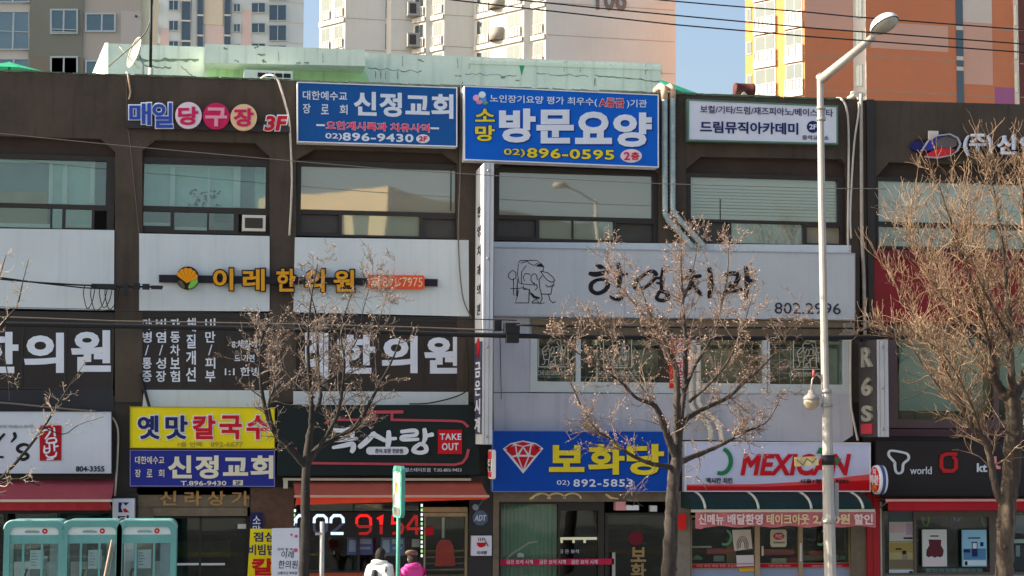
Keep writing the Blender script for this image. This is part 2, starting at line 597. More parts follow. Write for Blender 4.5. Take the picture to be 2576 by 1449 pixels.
# third floor, bay by bay
w1 = window(A, -119, 389, 288.5, 580, [(-104, 400, 266, 512, g_see), (-104, 522, 128, 573, g_see), (132, 522, 158, 573, g_see), (165, 523, 232, 571, g_see), (239, 526, 270, 575, None)], brown_dk)
back(w1, -104, 396, 128, 480, -0.40, teal_d); back(w1, -104, 480, 120, 580, -0.39, tan_r); back(w1, 128, 396, 240, 580, -0.40, teal_r); back(w1, 240, 396, 268, 520, -0.40, teal_d)
mb = MB()
for a, b in ((123, 132), (157, 169), (227, 238)):
    mb.pbox(a, 404, b, 512, -0.34, -0.30)
mb.pbox(-104, 401, 240, 409, -0.345, -0.296).pbox(-104, 561, 126, 571, -0.34, -0.3).pbox(166, 525, 232, 531, -.34, -.3).pbox(166, 565, 232, 570, -.34, -.3).pbox(166, 531, 171, 565, -.34, -.3).pbox(227, 531, 232, 565, -.34, -.3)
mb.build("inner_sash", sash, w1)
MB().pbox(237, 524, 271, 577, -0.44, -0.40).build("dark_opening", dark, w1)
w2 = window(A, 358.5, 399, 677.5, 588, [(361, 414, 668, 521, g_see), (361, 534, 430, 571, g_see), (439, 534, 522, 580, g_see), (527, 534, 589, 578, g_see), (600, 537, 670, 583, None)], brown_dk)
back(w2, 359, 405, 668, 527, -0.40, teal_r); back(w2, 359, 527, 600, 585, -0.41, teal_d); back(w2, 606, 410, 640, 526, -0.385, teal_d); back(w2, 540, 534, 572, 560, -0.39, M("room_leaf", sh(52, 66, 56), .8, .3, 9))
mb = MB()
for a, b in ((360, 366), (428, 440), (522, 528), (588, 604), (663, 668)):
    mb.pbox(a, 420, b, 521, -0.34, -0.30)
mb.pbox(360, 412, 606, 420, -0.345, -0.296).pbox(440, 571, 522, 580, -.34, -.28).pbox(362, 560, 430, 570, -.34, -.3)
mb.build("inner_sash", sash, w2)
lf = MB()
random.seed(8)
for i in range(40):
    x, y = random.gauss(508, 26), random.uniform(478, 520)
    if abs(x - 508) > (520 - 478) * 1.3: continue
    lf.poly([(x, y), (x + random.uniform(3, 9), y - random.uniform(2, 7)), (x + random.uniform(6, 12), y + random.uniform(-2, 4))], -0.375 - i * .0002, -0.372 - i * .0002)
lf.build("houseplant", M("room_leaf", sh(52, 66, 56), .8, .3, 9), w2)
w3 = window(A, 745.5, 408, 1149.5, 597, [(757, 422, 1146, 531, g_film), (757, 543, 852, 588, panel_dk, "vent_panel"), (861, 541, 1056, 592, g_low), (1065, 547, 1146, 594, panel_dk, "vent_panel")], brown_dk)
MB().pbox(1133, 424, 1136, 530, -0.178, -0.165).build("mullion", brown_dk, w3)
w4 = window(A, 1245.5, 424, 1657.5, 609, [(1256, 437, 1642, 545, g_film), (1253, 556, 1348, 599, panel_dk, "vent_panel"), (1357, 554, 1440, 602, g_low), (1443, 554, 1545, 602, g_low), (1552, 559, 1643, 604, panel_dk, "vent_panel")], brown_dk)
w5 = window(A, 1727.5, 440, 2130.5, 622, [(1738, 449, 2108, 555, g_blind), (1737, 562, 1831, 611, panel_dk, "vent_panel"), (1840, 562, 2021, 613, g_low), (2029, 567, 2113, 609, M("board_beige", sh(108, 104, 92), .7, .1, 3), "board")], brown_dk)
MB().pbox(1811, 500, 1813, 552, -.178, -.17).build("cord", brown_dk, w5)
sl_ = MB()
for i in range(9):
    sl_.pbox(1746, 478 + i * 8, 2104, 479.2 + i * 8, -.178, -.172)
sl_.build("blind_slats", M("slat", sh(98, 114, 108), .7, .05), w5)
w6 = window(B, 2203.5, 452, 2719.5, 632, [(2210, 461, 2700, 563, g_blind), (2210, 575, 2400, 624, g_low), (2410, 575, 2700, 624, g_low)], brown_dk)

# white and grey bands under the windows
def slab(parent, q, d0, d1, mat, name):
    return MB().poly(q, d0, d1).build(name, mat, parent)
slab(A, [(-120, 573), (287.5, 579), (286.5, 781), (-120, 772)], -0.40, 0.03, white_w, "spandrel")
slab(A, [(350, 587), (678, 594), (678, 783), (350, 781)], -0.40, 0.03, white_w, "spandrel")
slab(A, [(742, 597), (1179, 604), (1180, 796), (738, 785)], -0.40, 0.03, white_w, "spandrel")
slab(A, [(1242, 608), (2141, 617), (2141, 636), (1242, 622)], -0.40, 0.06, white_w, "ledge")
slab(A, [(1242, 622.5), (2141, 636.5), (2141, 805), (1242, 797)], -0.40, 0.02, grey_w, "spandrel")
slab(B, [(2199, 628), (2719, 634), (2719, 655), (2199, 648)], -0.40, 0.10, M("maroon", sh(78, 20, 30), 0.6, .1, 2), "maroon_ledge")
slab(B, [(2199, 649), (2719, 656), (2719, 822), (2199, 812)], -0.40, 0.04, M("maroon_red", sh(98, 17, 22), 0.6, .12, 1.5), "spandrel")
# second floor: brown-filmed windows of the clinic
v1 = window(A, -119, 783, 286.5, 979, [(-104, 800, 54, 974, film), (58, 800, 163, 974, film), (167, 800, 280, 974, film)], brown_dk, -0.02, -0.3, -0.035)
v2 = window(A, 351, 786, 676, 980, [(358, 800, 466, 974, film), (469, 800, 560, 974, film), (563, 800, 670, 974, film)], brown_dk, -0.02, -0.3, -0.035)
v3 = window(A, 741, 795, 1178, 983, [(748, 808, 852, 976, film), (855, 808, 958, 976, film), (961, 808, 1064, 976, film), (1067, 808, 1166, 976, film)], brown_dk, -0.02, -0.3, -0.035)
slab(A, [(-120, 979.5), (285, 980.5), (285, 1034), (-120, 1034)], -0.40, -0.01, navy_film, "navy_panel")
slab(A, [(362, 980.5), (677, 982), (677, 1030), (358, 1028)], -0.40, 0.03, white_w, "spandrel")
slab(A, [(738, 984), (1178, 986), (1178, 1020), (738, 1018)], -0.40, 0.03, white_w, "spandrel")
# second floor, grey clad part with white framed windows
slab(A, [(1242, 798), (1333, 799), (1333, 987), (1242, 987)], -0.40, 0.05, grey_w, "grey_panel")
slab(A, [(1242, 988.5), (2143, 993), (2146, 1095), (2120, 1112), (1242, 1100)], -0.40, 0.085, grey_w, "grey_panel")
slab(A, [(1701, 801), (1739, 801), (1739, 990), (1701, 989)], -0.40, 0.04, grey_w, "grey_panel")
g_up = glassy("glass_clinic", (0.05, 0.055, 0.05), 0.16, (0.62, 0.63, 0.56), see=0.93, wave=0.006)
wa = window(A, 1334, 799, 1700, 988, [(1352, 806, 1449, 961, g_up), (1461, 806, 1686, 961, g_up)], white_fr, 0.05, -0.3, -0.03)
wb = window(A, 1740, 802, 1930, 990, [(1752, 808, 1919, 964, g_up)], white_fr, 0.05, -0.3, -0.03)
wc = window(A, 1932, 803, 2142, 992, [(1937, 811, 2122, 967, g_up)], white_fr, 0.05, -0.3, -0.03)
blindm = M("blind_beige", sh(135, 122, 96), .8, .08, 2)
room_k = M("clinic_room", sh(96, 98, 90), .8, .25, 1.6)
back(wa, 1345, 800, 1690, 968, -0.40, room_k, "room"); back(wb, 1745, 800, 1925, 968, -0.40, room_k, "room"); back(wc, 1934, 800, 2130, 970, -0.40, room_k, "room")
back(wa, 1345, 800, 1690, 850, -0.30, blindm, "blind"); back(wb, 1745, 800, 1925, 838, -0.30, blindm, "blind"); back(wc, 1934, 800, 2130, 842, -0.30, blindm, "blind")
MB().poly([(1338, 803), (2139, 807), (2139, 824), (1338, 820)], .02, .13).build("blind_box", M("box_tan", sh(96, 86, 72), .7, .12, 2, stain=.3), A)
MB().poly([(1338, 822.5), (2139, 826), (2139, 846), (1338, 844)], .02, .09).build("blind_box", M("box_tan_dark", sh(78, 70, 58), .7, .12, 2, stain=.3), A)
back(wb, 1755, 850, 1870, 960, -0.33, M("blind_pale", sh(132, 118, 98), .8, .1, 2), "blind")
back(wc, 2062, 843, 2124, 968, -0.28, M("blind_grey", sh(112, 124, 120), .8, .06, 2), "blind")
back(wa, 1650, 850, 1690, 960, -0.33, blindm, "blind")
gr = MB()
for x in (1960, 1988, 2020):
    gr.pbox(x, 845, x + 2, 966, -.30, -.28)
for y in (873, 905, 938):
    gr.pbox(1937, y, 2060, y + 2, -.305, -.283)
gr.build("window_grille", sash, wc)
gr = MB()
for x in (1352, 1420, 1500, 1560):
    gr.pbox(x, 850, x + 3, 960, -.32, -.30)
gr.pbox(1352, 948, 1650, 951, -.325, -.303)
gr.build("window_grille", sash, wa)

# second building, second floor
vb = window(B, 2203.5, 822, 2719.5, 1078, [(2258, 842, 2500, 1056, g_up), (2512, 842, 2700, 1056, g_up)], M("dark_bronze", sh(70, 56, 58), .5, .1, 3), -0.02, -0.3, -0.1)
back(vb, 2255, 838, 2700, 1060, -0.42, M("room_b", sh(70, 72, 66), .8, .3, 1.5), "room")
back(vb, 2262, 842, 2472, 1034, -0.30, M("blind_mint", sh(165, 180, 176), .75, .05, 2), "blind")
back(vb, 2474, 842, 2500, 1040, -0.31, M("blind_tan", sh(120, 112, 78), .75, .1, 2), "blind")
back(vb, 2515, 842, 2700, 1000, -0.30, M("blind_mint", sh(165, 180, 176), .75, .05, 2), "blind")
bx = MB(); bx.pbox(2266, 1036, 2300, 1056, -.36, -.30).pbox(2304, 1038, 2370, 1054, -.37, -.31)
bx.build("boxes", M("cardboard", sh(100, 88, 66), .8, .1, 5), vb)
slab(B, [(2199, 1079), (2719, 1082), (2719, 1100), (2199, 1097)], -0.4, 0.03, M("maroon_dull", sh(64, 40, 48), .6, .1, 2), "ledge")

# ------------------------------------------------------------------ mint roof-top storey of the shop building
RD = -4.0
pent = MB()
pent.poly([(271, 109), (1663, 160), (1663, 290), (271, 260)], RD - 6, RD)
pent.poly([(1180, 150), (1663, 168), (1663, 176), (1180, 160)], RD - .1, RD + 0.03)
pw = pent.build("rooftop_storey", mint, A)
a, b, c, e = pt(264, 108, RD - 1.2), pt(272, 108, RD + .02), pt(272, 190, RD + .02), pt(232, 185, RD - 1.2)
a2, e2 = a + Vector((.1, 3, 0)), e + Vector((.1, 3, 0))
MB().add([a, b, c, e, a2, e2, b + Vector((0, 3, 0)), c + Vector((0, 3, 0))], [(0, 3, 2, 1), (0, 4, 5, 3), (1, 2, 7, 6), (0, 1, 6, 4), (3, 5, 7, 2)]).build("end_wall", mint, A)
MB().poly([(515, 110), (918, 125), (919, 166), (514, 157)], RD + .01, RD + 0.9).build("roof_lip", mint, A)
MB().poly([(520, 158), (915, 167), (930, 207), (520, 200)], RD + .004, RD + 0.12).build("green_wall", green_p, A)
random.seed(21)
ck = MB()
def crack(x0, y0, x1, y1, wd, d, n=14, j=3.0):
    p = []
    for i in range(n + 1):
        t = i / n
        p.append((x0 + (x1 - x0) * t, y0 + (y1 - y0) * t + random.uniform(-j, j), wd * random.uniform(.4, 1.3)))
    ck.stroke(p, d, d + 0.006)
crack(925, 172, 1060, 180, 2.2, RD); crack(1350, 186, 1480, 190, 2, RD); crack(1496, 190, 1660, 205, 2.5, RD, j=2); crack(1170, 184, 1300, 192, 1.6, RD)
for x in (700, 812, 1012, 1150, 1180, 1420, 1460, 1624, 1662):
    y = 112 + (x - 271) * .0366
    crack(x, y + 2, x + random.uniform(-3, 3), y + 26, 1.2, RD if x > 930 else RD + .9, 6, 1)
for x in (945, 958, 970, 1000):
    crack(x, 178, x, 198, 2, RD, 5, 1)
crack(330, 150, 500, 152, 7, RD, 16, 3); crack(360, 165, 430, 172, 4, RD, 10, 3); crack(455, 165, 490, 196, 1.6, RD, 8, 2)
crack(1497, 196, 1496, 214, 2, RD, 6, 1.5)
for x, y in ((640, 120), (648, 137), (563, 121), (1052, 150), (1200, 153), (1533, 165), (1623, 172), (745, 158), (765, 159), (590, 152), (660, 154), (1145, 190), (1260, 196), (1296, 203)):
    crack(x, y, x + random.uniform(6, 20), y + random.uniform(-2, 5), random.uniform(2, 5), RD + (.9 if x < 918 else 0), 5, 2)
ck.build("plaster_cracks", crackm, A)
MB().poly([(1305, 156), (1322, 157), (1312, 190)], RD, RD + .008).build("paint_drip", M("drip_green", sh(35, 125, 80), .7, .1), A)
# ------------------------------------------------------------------ signs
def paint(name, r, g, b, rough=0.5, var=0.05):
    return M(name, sh(r, g, b), rough, var, 1.5, fine=0.03, stain=0.05, spec=0.18)
w_let = paint("letter_white", 172, 182, 200)
cream = paint("letter_cream", 170, 170, 156)
navy = paint("letter_navy", 26, 30, 78)
ink = paint("letter_ink", 24, 22, 26)
red = paint("letter_red", 150, 17, 30)
yel = M("letter_yellow", (.82, .66, .03), .5, .05, 1.5, spec=.18)
magenta = paint("letter_magenta", 156, 28, 76)
vio = paint("letter_violet", 56, 44, 78)
edge_w = paint("edge_white", 176, 182, 194)
edge_g = paint("edge_grey", 120, 124, 132)

def sign(label, q, d0, d1, mat, frame=None, fw=3, cat="sign", name="shop_sign", group=None, prou=0.015):
    bx = sum(p[0] for p in q) / 4
    b = pt(bx, max(p[1] for p in q), d0)
    t = thing(name, label, cat, (b.x, D - d0, b.z), group)
    MB().poly(q, d0, d1).build("board", mat, t)
    if frame:
        (ax, ay), (bx_, by), (cx, cy), (dx, dy) = q
        o = [(ax - 1.5, ay - 1.5), (bx_ + 1.5, by - 1.5), (cx + 1.5, cy + 1.5), (dx - 1.5, dy + 1.5)]
        MB().frame(o, fw, d0 + .01, d1 + prou).build("frame", frame, t)
    return t

def outlined(parent, body, x0, y0, x1, y1, d, mat, omat, bold=0.03, ob=0.075, **k):
    write(parent, body, x0, y0, x1, y1, d, omat, "lettering_outline", bold=ob, t=0.012, **k)
    write(parent, body, x0, y0, x1, y1, d, mat, "lettering", bold=bold, t=0.024, **k)

# billiard hall letters on a dark rail
q = [(315, 297), (729, 318), (729, 333), (317, 321)]
s1 = sign("raised billiard hall letters and three round discs on a dark rail, ending in red 3F", q, 0.02, 0.12, paint("rail_dark", 46, 45, 50))
for ch, a, b, c, e in (("매", 327, 261, 378, 313), ("일", 385, 261, 433, 320)):
    write(s1, ch, a, b, c, e, 0.13, w_let, "lettering_outline", bold=0.085, t=0.05)
    write(s1, ch, a, b, c, e, 0.18, paint("letter_blue", 38, 62, 140), bold=0.035, t=0.012)
for ch, cx, cy, dm, lm, bb in (("당", 474, 290, paint("disc_pale", 196, 188, 204), magenta, (450, 270, 497, 313)), ("구", 544, 292, magenta, paint("letter_pink", 214, 150, 180), (519, 273, 569, 316)), ("장", 613, 295, paint("disc_beige", 208, 184, 150), magenta, (590, 274, 636, 317))):
    dd = MB().disc(cx, cy, 33.5, 33.5, 0.13, 0.22).build("disc", dm, s1)
    write(dd, ch, *bb, 0.22, lm, bold=0.045, t=0.02)
write(s1, "3F", 667, 293, 721, 327, 0.13, w_let, "lettering_outline", bold=0.11, t=0.05, shear=0.15)
write(s1, "3F", 667, 293, 721, 327, 0.18, red, bold=0.05, t=0.012, shear=0.15)

# blue church sign on the roof edge
s2 = sign("dull blue church sign at the roof edge with one red line of text", [(749, 207), (1149, 221), (1149, 368), (749, 356)], 0.03, 0.32, paint("sign_blue_dull", 16, 66, 126), edge_w, 2.6)
write(s2, "대한예수교", 762, 228, 873, 250, 0.32, w_let, slope=.03, bold=.015)
for ch, a, b in (("장", 762, 261), ("로", 808, 263), ("회", 855, 264)):
    write(s2, ch, a, b, a + 19, b + 24, 0.32, w_let, bold=.015)
write(s2, "신정교회", 893, 232, 1138, 289, 0.32, w_let, slope=.032, bold=.045, spacing=1.06)
outlined(s2, "요한계시록과 치유사역", 821, 305, 1080, 325, 0.32, paint("letter_rose", 190, 52, 92), w_let, .02, .06, slope=.03)
write(s2, "—", 796, 313, 817, 316, .32, w_let, slope=.03); write(s2, "—", 1083, 321, 1104, 324, .32, w_let, slope=.03)
write(s2, "02)", 819, 335, 860, 352, .32, w_let, bold=.02, slope=.02)
write(s2, "896-9430", 863, 334, 1039, 353, .32, w_let, bold=.035, slope=.025, spacing=1.1)
e_ = MB().disc(1064, 349, 17, 11, .31, .33).build("badge", w_let, s2)
write(e_, "2F", 1054, 343, 1074, 355, .33, red, bold=.03)

# bright blue care sign
s3 = sign("large bright blue home-care sign with big white letters and a yellow phone number", [(1169, 217), (1656, 239), (1656, 420), (1169, 401)], 0.03, 0.40, paint("sign_blue_bright", 4, 74, 164), edge_w, 2.6)
write(s3, "노인장기요양 평가 최우수(", 1233, 238, 1502, 260, .40, w_let, slope=.032, bold=.012)
outlined(s3, "A등급", 1508, 247, 1569, 269, .40, red, w_let, .02, .08, slope=.03)
write(s3, ")기관", 1577, 250, 1627, 272, .40, w_let, slope=.03, bold=.012)
for ch, b, c in (("소", 275, 305), ("망", 317, 354)):
    outlined(s3, ch, 1197, b, 1243, c, .40, yel, navy, .035, .075)
shadow = paint("letter_shadow", 14, 44, 120)
for ch, a, b, c, e in (("방", 1260, 277, 1343, 355), ("문", 1354, 280, 1439, 357), ("요", 1451, 285, 1535, 358), ("양", 1547, 287, 1635, 366)):
    write(s3, ch, a + 2, b + 2.5, c + 2, e + 2.5, .40, shadow, "lettering_shadow", bold=.07, t=.008)
    write(s3, ch, a, b, c, e, .40, w_let, bold=.055, t=.02)
outlined(s3, "02)", 1268, 374, 1320, 394, .40, yel, navy, .015, .05, slope=.02)
outlined(s3, "896-0595", 1327, 373, 1544, 396, .40, yel, navy, .03, .07, slope=.025, spacing=1.08)
e_ = MB().disc(1588, 392, 27, 17, .39, .412).build("badge", paint("badge_pink", 205, 190, 205), s3)
write(e_, "2", 1570, 383, 1584, 402, .412, magenta, bold=.03); write(e_, "층", 1588, 383, 1607, 402, .412, red, bold=.03)
for x, y, rx, ry, mm in ((1213, 238, 9, 8, paint("petal_white", 176, 190, 200)), (1198, 246, 8, 8, paint("petal_pink", 186, 140, 172)), (1216, 250, 8, 9, paint("petal_blue", 70, 110, 170)), (1206, 257, 8, 5, paint("petal_rose", 170, 110, 140)), (1221, 258, 6, 5, paint("petal_green", 70, 130, 70))):
    MB().disc(x, y, rx, ry, .395, .402 + rx * .0007 + y * .00002).build("flower_logo", mm, s3)

# white music academy sign
s4 = sign("white music academy sign with a green-grey frame and dark violet letters", [(1731, 250), (2107, 267), (2107, 362), (1731, 353)], 0.03, 0.20, paint("sign_white", 164, 172, 190), paint("frame_green", 70, 98, 90), 4)
write(s4, "보컬/기타/드럼/재즈피아노/베이스기타", 1762, 265, 2095, 284, .20, vio, slope=.030, bold=.012)
write(s4, "드림뮤직아카데미", 1762, 305, 2007, 333, .20, navy, slope=.022, bold=.035)
e_ = MB().disc(2045, 319, 15, 15, .19, .212).build("badge", navy, s4)
write(e_, "2F", 2036, 313, 2054, 325, .212, w_let, bold=.03)
write(s4, "음악교습소", 2018, 340, 2085, 351, .20, vio, slope=.02, bold=.01)

# raised letters on the neighbour building
s5 = sign("white raised company letters with a blue and red swoosh emblem on the right building", [(2305, 350), (2790, 366), (2790, 392), (2300, 380)], 0.02, 0.10, paint("rail_black", 22, 22, 26))
MB().disc(2308, 367, 16, 13, .02, .12).build("rail_end", navy, s5)
MB().pbox(2337, 329, 2361, 360, .03, .09).build("mount_plate", paint("plate_grey", 160, 160, 158), s5)
MB().poly([(2319, 378), (2336, 354), (2358, 342), (2378, 338), (2356, 352), (2350, 366), (2345, 378)], .1, .16).build("emblem_blue", paint("emb_blue", 44, 48, 128), s5)
MB().poly([(2350, 352), (2380, 342), (2406, 352), (2408, 366), (2392, 374), (2356, 371)], .1, .15).build("emblem_grey", paint("emb_grey", 78, 74, 78), s5)
MB().poly([(2326, 392), (2348, 378), (2364, 372), (2404, 376), (2394, 386), (2376, 393), (2350, 396)], .1, .17).build("emblem_red", paint("emb_red", 160, 34, 48), s5)
mb = MB()
mb.stroke([(2320, 380, 3), (2336, 354, 3), (2358, 341, 3), (2390, 337, 3.4), (2410, 347, 4), (2417, 362, 4), (2410, 378, 3.5), (2394, 390, 3), (2360, 397, 3), (2328, 394, 3)], .12, .185)
mb.build("emblem_rim", paint("emb_rim", 132, 132, 150), s5)
for ch, a, b, c, e in (("(주)", 2424, 339, 2494, 390), ("신", 2510, 341, 2553, 387), ("일", 2567, 344, 2608, 392), ("홈", 2620, 346, 2662, 394), ("어", 2675, 348, 2716, 396), ("스", 2730, 350, 2770, 398)):
    write(s5, ch, a, b, c, e, .11, w_let, bold=.035, t=.07)

# herbal clinic letters on a black rail
s6 = sign("yellow herbal clinic letters with a ginkgo emblem on a thin black rail", [(400, 691), (1101, 702), (1101, 720), (400, 710)], 0.04, 0.12, paint("rail_navy", 26, 27, 36))
MB().disc(472, 699, 29, 29, .05, .17).build("emblem_rim", ink, s6)
lf = MB()
for k in range(6):
    a0, a1 = RAD(200 + k * 26), RAD(200 + k * 26 + 24)
    lf.poly([(470, 712), (470 + 27 * math.cos(a0), 702 + 27 * math.sin(a0)), (470 + 29 * math.cos((a0 + a1) / 2), 702 + 29 * math.sin((a0 + a1) / 2)), (470 + 27 * math.cos(a1), 702 + 27 * math.sin(a1))], .16, .18)
lf.build("emblem_leaf", paint("leaf_orange", 186, 122, 14), s6)
MB().poly([(473, 722), (480, 708), (496, 700), (498, 710), (488, 722), (476, 727)], .16, .181).build("emblem_leaf", paint("leaf_green", 92, 150, 64), s6)
MB().poly([(447, 706), (458, 706), (466, 722), (462, 726), (452, 718)], .16, .181).build("emblem_leaf", paint("leaf_brown", 70, 66, 48), s6)
gold = paint("letter_gold", 166, 120, 26)
for ch, a, b, c, e in (("이", 538, 677, 585, 729), ("레", 613, 678, 664, 730), ("한", 697, 678, 742, 732), ("의", 769, 679, 815, 733), ("원", 841, 681, 890, 733)):
    write(s6, ch, a, b, c, e, .05, ink, "lettering_outline", bold=.095, t=.12)
    write(s6, ch, a, b, c, e, .17, gold, bold=.035, t=.012)
ph = MB().poly([(928, 691), (1065, 693), (1068, 697), (1068, 723), (1065, 727), (928, 725), (925, 721), (925, 694)], .05, .16).build("phone_plate", paint("plate_orange", 168, 66, 42), s6)
write(ph, "891-7975", 963, 698, 1063, 721, .16, paint("letter_peach", 214, 178, 150), bold=.0)
mb = MB()
mb.stroke([(932, 704, 6), (938, 700, 4), (950, 700, 4), (957, 704, 6)], .16, .172); mb.disc(945, 713, 11, 7, .16, .17)
mb.build("phone_symbol", paint("letter_peach", 214, 178, 150), ph)

# dental clinic panel with brush letters and a line drawing
s7 = sign("wide pale lilac dental clinic sign with black brush letters and a line drawing", [(1243, 624), (2150, 638), (2150, 804), (1243, 794)], 0.02, 0.22, lilac, paint("edge_lilac", 128, 130, 142), 2)
MB().stroke([(1571, 630, 1.2), (1571, 799, 1.2)], .218, .222).stroke([(1832, 634, 1), (1832, 801, 1)], .218, .222).build("seam", edge_g, s7)
br = [
    [(1500, 668, 5), (1510, 671, 12), (1522, 677, 6)], [(1484, 688, 10), (1500, 690, 13), (1531, 684, 9)],
    [(1502, 704, 8), (1488, 714, 11), (1488, 730, 11), (1503, 738, 10), (1522, 730, 11), (1530, 714, 11), (1520, 703, 9), (1502, 704, 8)],
    [(1556, 664, 10), (1559, 690, 14), (1557, 722, 12)], [(1560, 692, 9), (1577, 690, 8)], [(1534, 744, 4), (1545, 752, 9), (1562, 751, 9), (1570, 742, 3)],
    [(1622, 690, 8), (1602, 706, 10), (1597, 722, 11), (1612, 727, 9), (1636, 712, 10), (1650, 692, 12), (1640, 682, 9), (1622, 690, 8)],
    [(1668, 676, 8), (1666, 700, 12), (1664, 726, 9)], [(1650, 700, 6), (1664, 699, 8)], [(1652, 712, 6), (1665, 712, 8)],
    [(1660, 732, 9), (1676, 736, 11), (1680, 748, 12), (1666, 756, 10), (1652, 750, 9), (1660, 732, 9)],
    [(1735, 680, 8), (1745, 684, 10)], [(1718, 702, 8), (1740, 698, 11), (1762, 694, 9)], [(1744, 702, 9), (1736, 722, 11), (1716, 742, 9)], [(1744, 716, 7), (1756, 732, 10), (1764, 742, 8)],
    [(1785, 676, 11), (1788, 712, 15), (1785, 748, 10)],
    [(1824, 692, 8), (1840, 688, 11), (1858, 692, 12), (1852, 712, 12), (1842, 726, 9)], [(1838, 712, 8), (1836, 728, 9)], [(1822, 734, 9), (1840, 732, 11), (1866, 728, 8)],
    [(1876, 672, 9), (1880, 706, 14), (1876, 752, 9)], [(1880, 706, 9), (1898, 706, 8)],
]
mb = MB()
for i, p in enumerate(br):
    mb.brush(p, .22, .226 + i * .0005)
mb.build("lettering", ink, s7)
write(s7, "802.2996", 1949, 761, 2115, 789, .22, paint("letter_ink2", 38, 38, 58), slope=.012, bold=-.004)
dr = [
    [(1304, 662), (1308, 656), (1350, 655), (1360, 663)], [(1304, 664), (1302, 690), (1306, 712), (1316, 714)], [(1310, 662), (1318, 660), (1326, 657), (1334, 664), (1344, 668), (1352, 662)],
    [(1324, 668), (1312, 684), (1312, 714), (1336, 716), (1346, 712)], [(1290, 680), (1280, 688), (1279, 698), (1288, 704), (1298, 700), (1298, 686), (1290, 680)],
    [(1292, 700), (1292, 742), (1300, 744), (1302, 702)], [(1284, 726), (1300, 726), (1314, 724), (1330, 728)], [(1316, 718), (1318, 728), (1332, 728), (1330, 762), (1296, 762), (1302, 744), (1304, 730)],
    [(1320, 708), (1316, 696), (1322, 688), (1334, 690)], [(1346, 716), (1336, 706), (1336, 694), (1344, 688), (1350, 692), (1352, 704)], [(1364, 694), (1356, 704), (1358, 724), (1362, 740), (1386, 740), (1390, 716)],
    [(1360, 682), (1378, 686), (1392, 698), (1396, 706), (1388, 710), (1376, 704), (1366, 692), (1360, 682)], [(1372, 716), (1378, 722), (1394, 718), (1392, 708)], [(1362, 740), (1364, 752), (1358, 764), (1370, 762)],
    [(1380, 740), (1384, 756), (1392, 762), (1398, 758)], [(1334, 736), (1342, 746), (1358, 750)], [(1338, 760), (1350, 752), (1356, 762), (1338, 762)], [(1346, 730), (1352, 724), (1350, 716), (1342, 718)], [(1352, 664), (1368, 672), (1366, 682)],
]
mb = MB()
for i, p in enumerate(dr):
    mb.stroke([(x, y, 1.7) for x, y in p], .22, .224 + i * .0004)
mb.poly([(1346, 670), (1362, 662), (1370, 672)], .22, .2235).stroke([(1336, 738, 5), (1344, 747, 6), (1358, 750, 4)], .22, .2339)
mb.build("line_drawing", ink, s7)

# side-on projecting signs
def side_text(mb, body, Xf, dc, zc, wd, ht, bold=0.02, t=0.012):
    """one character on a face that looks left (towards -X)"""
    vs, fs, (a0, a1, b0, b1) = glyphs(body, bold)
    out = []
    for x, y, z in vs:
        u, v = (x - a0) / (a1 - a0) - .5, (y - b0) / (b1 - b0) - .5
        # seen from the left, the reader's right is towards the wall's far side: +x of text = -Y ... mirrored to face -X
        out.append((Xf - (t if z > 0 else -0.001), D - dc - u * wd, zc + v * ht))
    return mb.add(out, fs)

def blade_sign(label, fx0, fx1, y0, y1, dback, dfront, side_m, front_m, name="projecting_sign"):
    X0, X1 = pt(fx0, (y0 + y1) / 2, dfront).x, pt(fx1, (y0 + y1) / 2, dfront).x
    xm = (fx0 + fx1) / 2
    Z1, Z0 = pt(xm, y0, dfront).z, pt(xm, y1, dfront).z
    t = thing(name, label, "sign", ((X0 + X1) / 2, D - dback, Z0))
    MB().box(X0, X1, D - dfront, D - dback, Z0, Z1).build("casing", side_m, t)
    wd = X1 - X0
    fr = MB()
    for k, (a, b) in enumerate(((0.0, .20), (.24, .60), (.64, 1.0))):
        fr.box(X0 + a * wd, X0 + b * wd, D - dfront - 0.02 - .008 * (k == 1), D - dfront + .001, Z0, Z1)
    fr.build("ribbed_front", front_m, t)
    gv = MB()
    for a, b in ((.203, .237), (.603, .637)):
        gv.box(X0 + a * wd, X0 + b * wd, D - dfront - .006, D - dfront + .001, Z0 + .01, Z1 - .01)
    gv.build("groove_strip", black, t)  # black strips put shade into the shallow gaps between the ribs
    bl = MB()
    n = max(2, int((Z1 - Z0) / 1.45))
    for i in range(n + 1):
        z = Z0 + .16 + (Z1 - Z0 - .32) * i / n
        bl.lathe([(0.001, 0), (.028, 0), (.028, .02), (.001, .02)], (X0 + wd * .45, D - dfront - .05, z), 8, 'y')
    bl.build("bolt", steel, t)
    ar = MB()
    for z in (Z0 + .25, Z1 - .25):
        ar.box(X0 + wd * .4, X0 + wd * .6, D - dback - .001, D + .05, z - .03, z + .03)
    ar.build("bracket", steel, t)
    return t, X0, X1, Z0, Z1
blade_w = M("blade_white", (0.60, 0.62, 0.64), 0.45, 0.06, 2, stain=.12)
s8, X0, X1, Z0, Z1 = blade_sign("tall white ribbed projecting sign beside the bright blue care sign, lettered down its side", 1215, 1240, 410, 1118, 0.12, 1.28, blade_w, blade_w)
up = MB()
zz = lambda y: pt(1228, y, 1.28).z
for i, ch in enumerate("한영치과의원"):
    side_text(up, ch, X0, .68, zz(524 + i * 50), .46, .22, 0)
up.build("side_lettering", ink, s8)
MB().box(X0 - .012, X0 + .001, D - 1.24, D - .16, zz(1092), zz(858)).build("side_panel", paint("panel_navy", 48, 50, 74), s8)
MB().lathe([(0.001, 0), (.2, 0), (.2, .012), (.001, .012)], (X0 - .024, D - .75, zz(872)), 16, 'x').build("side_dot", red, s8)
lo = MB()
